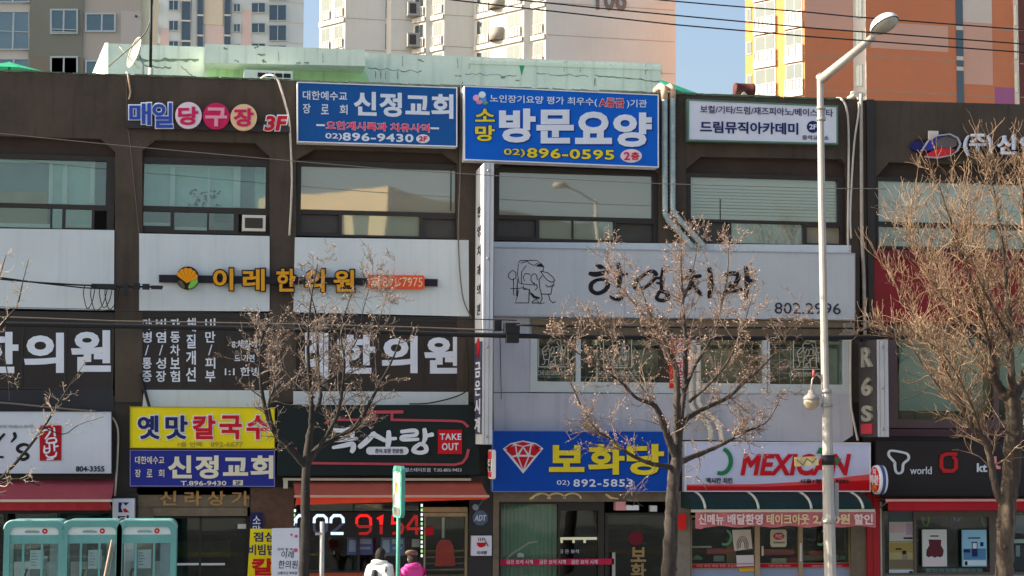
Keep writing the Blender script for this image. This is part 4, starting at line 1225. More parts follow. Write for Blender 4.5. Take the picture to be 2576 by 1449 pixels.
def ledstrip(label, px, y0, y1):
    st = thing("led_strip", label, "led light", (pt(px, y1, -.1).x, D + .1, pt(px, y1, -.1).z))
    MB().pbox(px - 4, y0, px + 4, y1, -.16, -.105).build("channel", black, st)
    a, b = MB(), MB()
    y, i = y0 + 3, 0
    while y < y1 - 8:
        (b if i % 3 == 1 else a).pbox(px - 2.4, y, px + 2.4, y + 7, -.105, -.095)
        y += 11.5; i += 1
    a.build("white_lamps", glow("led_w2", (.9, 1, 1), .7), st); b.build("green_lamps", glow("led_g", (.55, 1, .35), .5), st)
ledstrip("blinking LED strip on the right edge of the restaurant window", 1061, 1265, 1404)
ledstrip("blinking LED strip left of the restaurant window, behind the bare tree", 742, 1278, 1332)
# things on the black pillar
e_ = thing("security_plate", "blue-grey octagonal ADT security plate on the black pillar", "sign", (pt(1208, 1323, .03).x, D - .03, pt(1208, 1323, .03).z))
MB().poly([(1208 + 20 * math.cos(RAD(22.5 + 45 * k)), 1303 + 20 * math.sin(RAD(22.5 + 45 * k))) for k in range(8)], .02, .05).build("plate", paint("plate_slate", 66, 84, 112), e_)
write(e_, "ADT", 1194, 1296, 1223, 1310, .05, w_let, bold=.03, shear=.2)
MB().disc(1197, 1276, 8, 8, .02, .10).single("wall_lamp", "small round grey lamp above the ADT plate", "lamp", paint("lamp_slate", 110, 126, 146))
lb = thing("light_box", "small square white sign with a red bowl on the black pillar", "sign", (pt(1211, 1398, .05).x, D - .02, pt(1211, 1398, .05).z))
MB().pbox(1186, 1348, 1237, 1398, .02, .14).build("box", paint("box_white", 184, 186, 204), lb)
MB().poly([(1199, 1365), (1223, 1365), (1221, 1373), (1214, 1377), (1207, 1377), (1201, 1373)], .14, .15).build("bowl", red, lb)
mb = MB()
for x in (1204, 1209, 1214):
    mb.stroke([(x, 1353, 1.6), (x, 1361, 1.6)], .14, .15)
mb.stroke([(1217, 1353, 2), (1228, 1374, 2)], .14, .1504); mb.build("steam", ink, lb)
write(lb, "국사랑", 1199, 1386, 1225, 1395, .14, ink, bold=.02)

# jeweller's front
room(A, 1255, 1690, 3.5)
MB().pbox(1241, 1238, 1690, 1262, -.4, .02).build("shop_head", stone, A)
refl = MB()
for x in (1362, 1400, 1440):
    refl.ring(x, 1256, 22, 15, 4.5, .02, .03, 185, 355, 14)
refl.stroke([(1333, 1256, 5), (1345, 1247, 5), (1362, 1241, 4)], .02, .034).stroke([(1524, 1243, 5), (1536, 1252, 6), (1556, 1255, 3)], .02, .034)
refl.build("reflection_arcs", M("reflection_cream", sh(196, 180, 140), .5, .1, 6), A)  # cream arcs painted in for the curved light reflections on the stone head
jw = window(A, 1256, 1262, 1520, 1540, [(1260, 1268, 1404, 1534, g_shop), (1409, 1285, 1505, 1534, g_shop)], brown_dk, -.12, -.26, -.2, "shop_window")
cu = []
fcs = []
for i in range(61):
    p = pt(1258 + 148 * i / 60, 1400, -.36)
    for z in (.1, 2.5):
        cu.append((p.x, D + .36 + .022 * math.sin(i * 1.55), z))
for i in range(60):
    fcs.append((2 * i, 2 * i + 1, 2 * i + 3, 2 * i + 2))
MB().add(cu, fcs, True).build("curtain", M("curtain_green", sh(96, 122, 108), .8, .08, 3), jw)
rb = MB().pbox(1258, 1406, 1545, 1421, -.12, -.10).build("ribbon_band", paint("band_wine", 148, 26, 60), jw)
for x in (1274, 1357, 1437):
    write(rb, "금은 보석 시계", x, 1408, x + 66, 1419, -.10, w_let, bold=.01, t=.004)
MB().pbox(1407, 1352, 1506, 1358, -.6, -.5).pbox(1412, 1358, 1416, 1366, -.6, -.5).pbox(1442, 1358, 1446, 1366, -.6, -.5).pbox(1470, 1358, 1474, 1366, -.6, -.5).build("lit_shelf", glow("shelf_glow", (1, .86, .6), .35), jw)
write(jw, "금 은 보석", 1407, 1382, 1456, 1392, -.198, w_let, bold=.0, t=.004)
MB().poly([(1302, 1394), (1310, 1390), (1318, 1394), (1318, 1402), (1302, 1402)], -.3, -.22).build("window_camera", whitep, jw)
MB().stroke([(1258, 1420, 4), (1290, 1392, 5), (1330, 1366, 5), (1352, 1362, 4)], -.34, -.33).build("display_arch", M("arch_pale", sh(150, 152, 138), .5, .1, 5), jw)
jd = window(A, 1522, 1290, 1690, 1540, [(1530, 1296, 1600 + 82, 1534, g_shop)], brown_dk, -.14, -.28, -.22, "shop_door")
for ch, y in (("보", 1378), ("화", 1418), ("당", 1458)):
    write(jd, ch, 1588, y, 1624, y + 34, -.218, M("letter_gilt", sh(120, 100, 66), .4, .1, 8), bold=.04, t=.005)
MB().disc(1600, 1354, 19, 18, -.221, -.215).build("round_sticker", paint("sticker_dull", 82, 24, 34), jd)
MB().pbox(1540, 1390, 1548, 1470, -.16, -.10).build("door_handle", steel, jd)
MB().pbox(1549, 1262, 1574, 1284, -.10, .12).single("security_light", "pinkish box lamp over the jeweller's door", "lamp", paint("box_pinkish", 168, 120, 124))
mb = MB(); c_ = pt(1594, 1277, .2); mb.box(c_.x - .16, c_.x + .1, D - .26, D - .14, c_.z - .05, c_.z + .05).tube([(c_.x - .05, D - .1, c_.z), (c_.x - .05, D + .2, c_.z + .04)], .02, 6)
mb.single("security_camera", "white security camera beside the lamp over the jeweller's door", "camera", whitep)
MB().pbox(1636, 1272, 1653, 1287, -.14, .0).single("alarm_box", "small white alarm box at the top right of the jeweller's door", "box", whitep)
MB().pbox(1706, 1293, 1726, 1332, .03, .10).single("red_plate", "small red plate on the stone pillar behind the middle tree", "sign", paint("plate_scarlet", 196, 36, 34))

# fried chicken shop
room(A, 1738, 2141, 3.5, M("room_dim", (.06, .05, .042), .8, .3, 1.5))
lowp = paint("panel_paleblue", 118, 130, 158)
cw = window(A, 1738, 1296, 2141, 1540, [(1741, 1302, 1900, 1417, g_shop), (1912, 1302, 2010, 1417, g_shop), (2020, 1302, 2138, 1417, g_shop), (1741, 1429, 1900, 1536, lowp, "lower_panel"), (1912, 1429, 2010, 1536, lowp, "lower_panel"), (2020, 1429, 2138, 1536, lowp, "lower_panel"),
    (1741, 1418, 1900, 1428, red, "red_strip"), (1912, 1418, 2010, 1428, red, "red_strip"), (2020, 1418, 2138, 1428, red, "red_strip")], M("shop_alu", sh(134, 118, 98), .45, .06, 6), -.1, -.22, -.16, "shop_window")
for s_, a, c in (("치킨 호프 배달 전문 포장판매", 1752, 1862), ("시흥1점 896-9292", 1932, 1988), ("www.mexican.co.kr", 2042, 2118)):
    write(cw, s_, a, 1420, c, 1426, -.16, paint("letter_pinkish", 196, 150, 160), bold=.01, t=.004)
MB().poly([(1842, 1333), (1888, 1332), (1893, 1380), (1848, 1386), (1844, 1360)], -.15, -.14).build("poster", paint("poster_white", 160, 158, 160), cw)
mb = MB()
for k in range(3):
    mb.ring(1868, 1372, 14 - 4 * k, 22 - 5 * k, 2.2, -.14, -.136 + k * .001, 150, 390, 16)
mb.build("poster_print", paint("print_mauve", 96, 82, 84), cw)
MB().poly([(1852, 1397), (1896, 1396), (1897, 1424), (1854, 1425)], -.145, -.135).build("price_sheet", paint("sheet_white", 168, 164, 176), cw)
MB().poly([(1859, 1428), (1897, 1427), (1897, 1437), (1860, 1438)], -.15, -.13).build("yellow_sheet", paint("sheet_yellow", 196, 160, 44), cw)
MB().poly([(1938, 1337), (1942, 1332), (1975, 1332), (1979, 1337), (1979, 1371), (1975, 1376), (1942, 1376), (1938, 1371)], -.15, -.13).build("rounded_plate", paint("plate_cream", 156, 154, 142), cw)
el = MB().disc(1959, 1349, 14, 9, -.13, -.124).build("plate_oval", red, cw)
write(el, "치킨", 1950, 1344, 1968, 1354, -.124, w_let, bold=.03, t=.004)
MB().pbox(1945, 1363, 1974, 1367, -.13, -.126).build("plate_line", paint("line_grey", 96, 94, 90), cw)
for cx, cy in ((1824, 1352), (2064, 1352)):
    MB().ring(cx, cy, 15, 18, 6, -.155, -.15, -75, 120, 16).build("ring_emblem", paint("ring_pale", 70, 122, 96), cw)
for a, b, c, e, d, m_ in ((1741, 1374, 1790, 1378, -.8, alu), (1778, 1380, 1850, 1394, -1.0, paint("counter_rose", 130, 50, 60)), (1829, 1353, 1851, 1415, -1.1, M("box_brown", sh(100, 78, 50), .8, .2, 4)), (1796, 1398, 1822, 1412, -.9, paint("box_grey", 110, 112, 112)),
                          (1914, 1382, 1998, 1396, -.9, paint("counter_rose", 130, 50, 60)), (1941, 1405, 1978, 1416, -.7, M("box_pale", sh(160, 150, 130), .7, .1)), (1978, 1404, 2010, 1416, -.7, paint("box_red", 120, 16, 20)), (2036, 1386, 2070, 1400, -1., paint("counter_rose2", 120, 60, 60)), (2020, 1396, 2110, 1410, -1.2, M("counter_stone", sh(96, 88, 80), .6, .2, 5))):
    MB().pbox(a, b, c, e, -.34, -.26 + d * .02).build("counter_item", m_, cw)
mb = MB()
mb.poly([(1742, 1408), (1752, 1396), (1766, 1402), (1768, 1408)], -.5, -.4).poly([(2108, 1408), (2120, 1396), (2132, 1402), (2134, 1408)], -.5, -.4)
mb.build("green_leaves", paint("leaf_pale", 90, 132, 110), cw)
MB().pbox(1917, 1374, 1921, 1398, -.12, -.06).build("door_handle", alu, cw)
MB().pbox(2013, 1366, 2017, 1412, -.1, -.06).build("door_handle", whitep, cw)
# phone shop
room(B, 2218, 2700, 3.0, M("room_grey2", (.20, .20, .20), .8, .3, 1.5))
tw = window(B, 2219, 1285, 2700, 1540, [(2226, 1288, 2300, 1440, g_shop), (2306, 1300, 2490, 1440, g_shop), (2540, 1288, 2690, 1440, g_shop), (2226, 1446, 2690, 1534, paint("dado_pale", 120, 128, 140), "dado")], M("frame_smoke", sh(74, 70, 66), .45, .06, 6), -.12, -.24, -.18, "shop_window")
def posters(parent, items, d):
    for k, (a, b, c, e, m_) in enumerate(items):
        MB().pbox(a, b, c, e, d - .012, d + k * .0025).build("poster", m_, parent)
posters(tw, [(2236, 1286, 2298, 1313, paint("p_teal", 62, 76, 84)), (2237, 1313, 2297, 1361, paint("p_white", 146, 152, 154)), (2237, 1362, 2298, 1432, paint("p_tan", 134, 130, 98)), (2237, 1433, 2299, 1445, paint("p_strip", 156, 172, 182)), (2240, 1316, 2276, 1340, paint("p_rose", 148, 134, 144)), (2280, 1316, 2296, 1346, paint("p_lilac", 130, 118, 140)),
             (2240, 1366, 2296, 1390, paint("p_ochre", 124, 112, 66)), (2270, 1385, 2280, 1394, ink), (2253, 1379, 2268, 1383, ink), (2272, 1394, 2283, 1408, paint("p_box", 108, 106, 98)), (2240, 1408, 2296, 1430, paint("p_brown", 92, 86, 72)), (2274, 1352, 2296, 1356, ink), (2288, 1437, 2296, 1442, ink)], -.175)
def framed(x0, y0, x1, y1, m_, label):
    b = pt((x0 + x1) / 2, y1, -.10)
    t_ = thing("poster_board", label, "poster", (b.x, D + .1, b.z))
    MB().pbox(x0, y0, x1, y1, -.10, -.06).build("board", m_, t_)
    return t_
f1 = framed(2321, 1332, 2382, 1425, paint("board_palegrey", 158, 168, 172), "white framed poster with a ragged maroon shape in the phone shop window")
MB().poly([(2336, 1357), (2368, 1358), (2367, 1372), (2374, 1384), (2372, 1398), (2366, 1402), (2358, 1400), (2352, 1403), (2344, 1399), (2336, 1402), (2330, 1398), (2331, 1384), (2338, 1372)], -.06, -.055).build("print", paint("print_maroon", 72, 32, 40), f1)
MB().pbox(2340, 1347, 2361, 1350, -.06, -.056).build("print", ink, f1)
MB().poly([(2324, 1407), (2345, 1404), (2378, 1410), (2378, 1422), (2324, 1422)], -.06, -.0575).build("print", paint("print_blush", 168, 160, 172), f1)
f2 = framed(2421, 1333, 2482, 1425, paint("board_sky", 112, 158, 186), "pale blue framed poster with phones beside the big right tree")
MB().pbox(2424, 1380, 2480, 1408, -.06, -.057).build("print", paint("print_sea", 62, 104, 142), f2)
MB().pbox(2445, 1363, 2459, 1400, -.06, -.054).pbox(2466, 1364, 2474, 1374, -.06, -.054).pbox(2424, 1382, 2440, 1390, -.06, -.053).build("print", navy, f2)
MB().pbox(2447, 1366, 2457, 1380, -.06, -.052).pbox(2424, 1410, 2480, 1422, -.06, -.0555).build("print", paint("print_ice", 158, 178, 190), f2)
MB().pbox(2435, 1352, 2466, 1355, -.06, -.055).pbox(2427, 1412, 2434, 1422, -.06, -.0545).build("print", ink, f2)
for k, (x, c, ln_) in enumerate(((2329, paint("loop_lime", 110, 160, 50), 36), (2398, paint("loop_violet", 70, 56, 150), 34), (2408, paint("loop_sky", 110, 140, 170), 22), (2478, paint("loop_green", 86, 130, 96), 32))):
    mb = MB()
    mb.ptube([(x - 7, 1288), (x - 7, 1288 + ln_ * .7), (x - 3, 1288 + ln_), (x + 3, 1288 + ln_), (x + 7, 1288 + ln_ * .7), (x + 7, 1288)], .018, 6, -.35)
    mb.single("paper_loop", ["lime", "violet", "pale blue", "green"][k] + " paper loop hanging inside the phone shop window", "decoration", c)
sh_ = MB()
for k in range(9):
    sh_.pbox(2329 + k * 16, 1430, 2343 + k * 16, 1440, -.45, -.3)
sh_.build("display_stock", paint("stock_pale", 120, 132, 148), tw)
MB().pbox(2548, 1296, 2690, 1342, -.4, -.36).build("wall_screen", paint("screen_grey", 110, 116, 140), tw); MB().pbox(2545, 1356, 2690, 1366, -.4, -.35).build("shelf", whitep, tw)
MB().pbox(2545, 1370, 2690, 1438, -.5, -.42).build("dark_cabinet", paint("cab_blue", 36, 42, 62), tw); MB().pbox(2556, 1372, 2566, 1400, -.42, -.40).build("notice", paint("notice_blue", 132, 146, 172), tw)
MB().pbox(2486, 1408, 2506, 1446, -.3, -.2).build("pink_stand", paint("stand_pink", 170, 70, 120), tw)

# ------------------------------------------------------------------ boards standing on or hung at the pavement
def hung(label, q, d, m, name="banner"):
    b = pt(q[2][0], q[2][1], d)
    t_ = thing(name, label, "banner", (b.x, D - d, b.z))
    MB().poly(q, d - .02, d).build("cloth", m, t_)
    return t_
yb = hung("yellow lunch banner beside the stairway entrance, half hidden by a white banner", [(630, 1330), (690, 1331), (690, 1520), (618, 1520)], .9, MATS["sign_yellow"])
write(yb, "점심", 638, 1339, 690, 1362, .9, navy, bold=.035, t=.004); write(yb, "비빔밥", 625, 1370, 694, 1396, .9, navy, bold=.03, t=.004)
write(yb, "칼", 636, 1406, 686, 1446, .9, red, bold=.05, t=.004); write(yb, "국수", 634, 1456, 686, 1500, .9, red, bold=.05, t=.004)
wb_ = hung("white clinic banner with brush writing, left of the tree by the restaurant", [(684, 1329), (753, 1328), (753, 1520), (682, 1520)], 1.5, paint("sign_white", 180, 186, 200))
write(wb_, "이레", 708, 1386, 740, 1404, 1.5, ink, bold=.01, t=.004, shear=.15); write(wb_, "한의원", 701, 1410, 749, 1430, 1.5, ink, bold=.01, t=.004, shear=.1)
write(wb_, "한약 침 추나", 698, 1379, 745, 1385, 1.5, vio, t=.004); write(wb_, "교통사고 후유증", 698, 1438, 748, 1445, 1.5, vio, t=.004)
MB().disc(733, 1345, 3, 3, 1.5, 1.506).disc(745, 1349, 4, 4, 1.5, 1.506).disc(744, 1384, 5, 5, 1.5, 1.505).build("blossom", paint("blossom", 150, 70, 96), wb_)
for t_, x in ((yb, 656), (wb_, 718)):
    d_ = .87 if t_ is yb else 1.47
    a = pt(x, 1400, d_)
    zt = pt(x, 1331, d_).z
    MB().tube([(a.x, D - d_ + .03, 0), (a.x, D - d_ + .03, zt)], .015, 6).box(a.x - .2, a.x + .2, D - d_ + .0, D - d_ + .3, 0, .03).build("stand", steel, t_)
nb = sign("small navy plate with white characters beside the stairway", [(630, 1290), (661, 1290), (661, 1395), (630, 1395)], .0, .06, navy, name="small_sign")
write(nb, "소망", 636, 1298, 655, 1346, .06, w_let, vert=True, bold=.02)
kt = sign("narrow white vertical sign with a blue and red emblem behind the right phone booth", [(283, 1255), (338, 1255), (338, 1450), (283, 1450)], .02, .45, paint("sign_white", 180, 186, 200), name="narrow_sign")
mb = MB().poly([(298, 1264), (308, 1264), (304, 1276), (309, 1289), (298, 1289)], .45, .46).poly([(309, 1264), (325, 1264), (316, 1272)], .45, .461); mb.build("emblem_blue", navy, kt)
MB().poly([(309, 1281), (316, 1279), (325, 1289), (312, 1289)], .45, .46).build("emblem_red", red, kt)
write(kt, "티켓", 297, 1297, 323, 1350, .45, ink, vert=True, bold=.03)

# ------------------------------------------------------------------ pipes and cables on the front
def ribbed(label, pp, r, m, name, cat="duct", ring_m=None):
    p3 = [pt(x, y, d) for x, y, d in pp]
    # densify and add rings
    pts, rs = [], []
    for i in range(len(p3) - 1):
        n = max(1, int((p3[i + 1] - p3[i]).length / .04))
        for k in range(n):
            pts.append(p3[i].lerp(p3[i + 1], k / n)); rs.append(r * (1.07 if k % 2 else .97))
    pts.append(p3[-1]); rs.append(r)
    return MB().tube(pts, rs, 12).single(name, label, cat, m)
galv = M("galvanised", sh(126, 142, 148), 0.45, 0.16, 5, metal=.25, stain=.25)
rust = M("rusty_white", sh(150, 130, 112), .8, .35, 6, stain=.6, stain_col=sh(110, 60, 34))
ribbed("left one of two galvanised ducts running down beside the bright blue sign", [(1672, 248, .12), (1672, 400, .12), (1673, 536, .12), (1680, 552, .14), (1745, 624, .16)], .062, galv, "ribbed_duct")
ribbed("right one of two galvanised ducts running down beside the bright blue sign", [(1692, 245, .12), (1692, 400, .12), (1692, 526, .12), (1699, 541, .14), (1772, 621, .16)], .062, galv, "ribbed_duct")
MB().ptube([(1650, 228, -.5), (1662, 217, -.2), (1671, 222, .1), (1672, 250, .12)], .075, 10).single("duct_elbow", "rust-stained elbow on top of the left duct", "duct", rust)
MB().ptube([(1678, 222, -.5), (1686, 218, -.1), (1692, 226, .1), (1692, 248, .12)], .07, 10).single("duct_elbow", "rust-stained elbow on top of the right duct", "duct", rust)
pipe_w = M("pipe_white", sh(160, 160, 156), .5, .1, 6)
ribbed("left one of two white corrugated hoses between the clinic windows", [(1738, 868, .2), (1739, 1020, .2), (1748, 1036, .22), (1778, 1062, .25), (1787, 1080, .28), (1789, 1106, .3)], .055, pipe_w, "corrugated_hose", "hose")
ribbed("right one of two white corrugated hoses between the clinic windows", [(1757, 868, .2), (1757, 1012, .2), (1768, 1030, .22), (1802, 1058, .25), (1812, 1078, .28), (1816, 1108, .3)], .055, pipe_w, "corrugated_hose", "hose")
def run(label, pp, r, m, name="conduit", cat="pipe", n=6):
    # smooth the picture path a little
    q = []
    for i in range(len(pp) - 1):
        a = [pp[max(0, i - 1)], pp[i], pp[i + 1], pp[min(len(pp) - 1, i + 2)]]
        for k in range(6):
            t_ = k / 6
            q.append(tuple(0.5 * ((2 * a[1][j]) + (-a[0][j] + a[2][j]) * t_ + (2 * a[0][j] - 5 * a[1][j] + 4 * a[2][j] - a[3][j]) * t_ ** 2 + (-a[0][j] + 3 * a[1][j] - 3 * a[2][j] + a[3][j]) * t_ ** 3) for j in range(3)))
    q.append(tuple(pp[-1]))
    return MB().ptube(q, r, n).single(name, label, cat, m)
run("white conduit arching over the parapet and down beside the dull blue church sign", [(655, 199, -.8), (668, 190, -.4), (684, 189, .02), (698, 199, .06), (708, 228, .08), (718, 264, .08), (727, 303, .08), (732, 380, .08), (734, 470, .08), (728, 592, .08)], .024, conduit)
run("grey cable hanging down left of the tall projecting sign", [(1163, 208, -.3), (1160, 224, .06), (1158, 330, .06), (1157, 450, .06), (1153, 600, .06), (1163, 740, .08), (1186, 800, .1)], .016, cable_g, "hanging_cable", "cable")
run("thin black cable looping from the tall sign to the top of the restaurant sign", [(1175, 850, .1), (1178, 960, .1), (1172, 984, .1), (1140, 1000, .1), (1080, 1014, .1), (1030, 1016, .1)], .013, cable_m, "hanging_cable", "cable")
run("white hose arching over the parapet at the right end of the shop building", [(2105, 247, -.3), (2116, 249, .04), (2126, 262, .06), (2133, 297, .06), (2135, 370, .06), (2134, 489, .06), (2133, 600, .06), (2136, 632, .07)], .026, conduit)
run("white hose slanting down from the parapet to the left of the grey drainpipe", [(2158, 246, -.2), (2160, 262, .04), (2159, 290, .06), (2150, 350, .06), (2144, 430, .06), (2139, 540, .06), (2141, 600, .07)], .024, conduit)
run("long grey drainpipe down the joint between the two shop buildings", [(2166, 236, .03), (2167, 400, .05), (2168, 580, .05), (2173, 700, .05), (2176, 846, .05)], .040, M("drain_grey", sh(128, 124, 120), .5, .15, 5, stain=.3), "drainpipe", n=10)
MB().poly([(2180, 250), (2199, 250), (2199, 846), (2186, 846)], -.1, .06).single("cladding_strip", "dark brown metal strip beside the long drainpipe", "cladding", brown_dk)
run("white hose hanging beside the short R 6 S sign", [(2140, 820, .1), (2140, 1000, .1), (2146, 1050, .12), (2158, 1108, .14)], .026, conduit, "hose", "hose")
run("white hose hanging down beside the snack shop sign", [(282, 1050, .1), (292, 1066, .12), (297, 1092, .12), (295, 1163, .12), (289, 1248, .12)], .022, conduit, "hose", "hose")
run("grey cable lying along the top of the snack shop sign", [(-100, 1010, .3), (0, 1013, .3), (90, 1021, .3), (180, 1030, .3), (244, 1035, .3)], .02, cable_g, "hanging_cable", "cable")
run("dark cable slanting across the end of the white strip above the yellow sign", [(352, 940, .05), (362, 975, .06), (372, 1010, .08), (376, 1024, .1)], .03, cable_m, "hanging_cable", "cable")
run("thin dark drip line down the left part of the grey clad wall", [(1258, 845, .06), (1259, 900, .06), (1261, 990, .1), (1262, 1004, .1)], .006, cable_m, "hanging_cable", "cable")

# window air conditioner, vents, roof things
acx = thing("window_air_conditioner", "white framed window air conditioner under the third floor window at the left", "air conditioner", (pt(638, 581, .02).x, D - .02, pt(638, 581, .02).z))
MB().pbox(609, 541, 668, 581, -.35, .02).build("case", ac_m, acx)
MB().pbox(616, 548, 661, 574, .01, .024).build("grille", panel_dk, acx)
gb = MB()
for k in range(9):
    gb.pbox(616, 549.5 + k * 2.8, 661, 550.4 + k * 2.8, .02, .028)
gb.build("grille_bars", brown_dk, acx)
vx = thing("roof_vent_box", "low white vent box with a black grille against the green roof wall", "vent", (pt(672, 200, -2.6).x, D + 2.6, pt(672, 210, -2.6).z))
MB().pbox(613, 177, 736, 230, -3.6, -2.6).build("case", mint, vx)
MB().pbox(648, 184, 731, 206, -2.62, -2.59).build("grille", black, vx)
gb = MB()
for x in (668, 690, 711):
    gb.pbox(x, 184, x + 2, 206, -2.6, -2.57)
gb.pbox(648, 195, 731, 197, -2.6, -2.575)
gb.build("grille_bars", mint, vx)
rc = thing("rusty_vent_drum", "dark rust-red drum lying on the parapet above the white music sign", "vent", (pt(1872, 245, -.6).x, D + .6, pt(1872, 245, -.6).z))
c_ = pt(1872, 226, -.6); rr = .14; hw = .22
MB().lathe([(.001, -hw), (rr, -hw), (rr * 1.06, -hw + .02), (rr * 1.06, -hw + .05), (rr, -hw + .06), (rr, hw - .06), (rr * 1.06, hw - .05), (rr * 1.06, hw - .02), (rr, hw), (.001, hw)], (c_.x, c_.y, c_.z), 18, 'x').build("drum", M("rust_red", sh(66, 30, 28), .8, .35, 9, stain=.4), rc)
MB().poly([(1860, 244), (1872, 230), (1886, 244)], -.62, -.40).build("foot", ac_m, rc)
mb = MB()
tp = [(1662, 198), (1700, 212), (1762, 236), (1850, 243)]
mb.add([pt(1661, 200, -1.0), pt(1700, 214, -.8), pt(1765, 238, -.6), pt(1860, 244, -.5), pt(1860, 246, -.3), pt(1740, 238, -.3), pt(1690, 224, -.4), pt(1661, 212, -.8), pt(1661, 216, -.9), pt(1700, 232, -.6), pt(1760, 240, -.45)],
       [(0, 1, 6, 7), (1, 2, 5, 6), (2, 3, 4, 5), (7, 6, 9, 8), (6, 5, 10, 9)], True)
mb.single("green_tarpaulin", "green tarpaulin corner pulled down over the parapet behind the ducts", "tarpaulin", M("tarp_green", sh(26, 104, 84), .5, .15, 3))
mb = MB(); c_ = pt(24, 156, -6)
n = 10
vs = [tuple(c_)] + [(c_.x + 1.0 * math.cos(2 * math.pi * k / n), c_.y + 1.0 * math.sin(2 * math.pi * k / n), c_.z - .30) for k in range(n)]
mb.add(vs, [(0, 1 + k, 1 + (k + 1) % n) for k in range(n)], False).tube([c_ - Vector((0, 0, 1.3)), c_], .03, 6)
mb.single("parasol", "small green parasol top showing over the parapet at the left edge", "parasol", M("parasol_green", sh(28, 128, 96), .7, .1, 3))
# antenna mast and dish
m0 = pt(379, 190, -1.5); m1 = pt(381, -60, -1.5)
an = thing("antenna_mast", "thin dark antenna mast standing on the roof by the dish", "antenna", tuple(m0))
MB().tube([m0 - Vector((0, 0, .4)), m1], .032, 8).build("pole", cable_m, an)
MB().tube([m0 - Vector((0, 0, .4)), m0 + Vector((0, 0, .16))], .055, 8).build("socket", ac_m, an)
run("slack cable sweeping from the top of the antenna mast to the roof", [(388, -30, -1.5), (382, 20, -1.5), (372, 70, -1.5), (345, 105, -1.5), (310, 135, -1.6), (272, 168, -1.8)], .014, cable_g, "guy_cable", "cable")
ds = thing("satellite_dish", "white satellite dish on the roof seen nearly edge on, left of the antenna mast", "satellite dish", tuple(pt(352, 190, -1.9)))
cd = pt(349, 136, -1.9)
nrm = (Vector((-.88, -.36, .25))).normalized()
u = nrm.orthogonal().normalized(); v = nrm.cross(u)
vs, fs = [], []
for j in range(6):
    for k in range(24):
        a = 2 * math.pi * k / 24
        r_ = .34 * j / 5
        vs.append(cd + (u * math.cos(a) + v * math.sin(a)) * r_ + nrm * (.9 * r_ * r_))
for j in range(5):
    for k in range(24):
        fs.append((j * 24 + k, j * 24 + (k + 1) % 24, (j + 1) * 24 + (k + 1) % 24, (j + 1) * 24 + k))
MB().add(vs, fs, True).build("reflector", M("dish_grey", sh(120, 122, 116), .6, .1, 4), ds)
MB().tube([vs[-24 + k] for k in range(24)] + [vs[-24]], .014, 6).build("rim", ac_m, ds)
MB().tube([cd - Vector((-.02, 0, .32)), cd + nrm * .45], .014, 6).box((cd + nrm * .45).x - .03, (cd + nrm * .45).x + .03, cd.y - .06, cd.y + .03, (cd + nrm * .45).z - .03, (cd + nrm * .45).z + .05).build("feed_arm", ac_m, ds)
MB().tube([cd, cd + Vector((.1, .1, -.2)), cd + Vector((.1, .1, -.5))], .022, 6).build("mount", steel, ds)
pz = pt(320, 190, .02)
run("bunch of rusty brackets and wires over the parapet at the first pillar", [(318, 182, -.2), (322, 190, .03), (325, 212, .04), (328, 232, .04), (324, 250, .04)], .02, rust, "bracket", "bracket")
run("thin crack-like cable down the first pillar", [(318, 200, .015), (319, 300, .015), (328, 370, .015), (336, 450, .015), (350, 590, .02)], .006, cable_g, "hanging_cable", "cable")
MB().disc(2162, 238, 16, 7, -.6, -.2).ptube([(2140, 240, -.4), (2142, 232, -.4), (2152, 230, -.4)], .02, 6).single("roof_fitting", "small white pipe fitting on the parapet above the drainpipe", "pipe", ac_m)
# ------------------------------------------------------------------ street lamp
lampm = M("lamp_paint", (0.46, 0.43, 0.38), 0.5, 0.12, 3, metal=.0, stain=.25, stain_col=(.30, .26, .20))
L0 = pt(2088, 1500, 5.0)
sl_t = thing("street_lamp", "tall pale street lamp post with a slanting arm and an oval head over the road", "street lamp", (L0.x, L0.y, 0))
pp = [(2092, 1560), (2085, 1300), (2080, 985)]
MB().tube([pt(x, y, 5.0) for x, y in pp], [.115, .112, .088], 12, smooth=False).build("lower_post", lampm, sl_t)
MB().tube([pt(x, y, 5.0) for x, y in ((2080, 985), (2076, 975), (2067, 500), (2063, 196))], [.088, .074, .068, .060], 12, smooth=False).build("upper_post", lampm, sl_t)
MB().tube([pt(2062, 190, 5.0), pt(2068, 198, 5.05), pt(2196, 94, 6.2)], [.085, .09, .068], 10).build("arm", lampm, sl_t)
hd = pt(2226, 64, 6.45)
ax = (pt(2250, 48, 6.6) - pt(2196, 92, 6.2)).normalized()
sd = ax.cross(Vector((0, 0, 1))).normalized()
upv = sd.cross(ax).normalized()
def bowl(lo, hi, z0, z1, rx, ry):
    vs, fs = [], []
    for j in range(9):
        ph = lo + (hi - lo) * j / 8
        for k in range(20):
            a = 2 * math.pi * k / 20
            vs.append(hd + ax * (rx * math.cos(a) * math.cos(ph)) + sd * (ry * math.sin(a) * math.cos(ph)) + upv * ((z1 if ph > 0 else z0) * math.sin(ph)))
    for j in range(8):
        for k in range(20):
            fs.append((j * 20 + k, j * 20 + (k + 1) % 20, (j + 1) * 20 + (k + 1) % 20, (j + 1) * 20 + k))
    return MB().add(vs, fs, True)
bowl(0, math.pi / 2, .1, .20, .29, .25).build("head_shell", M("lamp_head", (.75, .75, .74), .35, .05, 4), sl_t)
bowl(-math.pi / 2, 0, .10, .1, .26, .22).build("glass_bowl", M("lamp_glass", (.42, .40, .33), .15, .08, 8, spec=.8), sl_t)
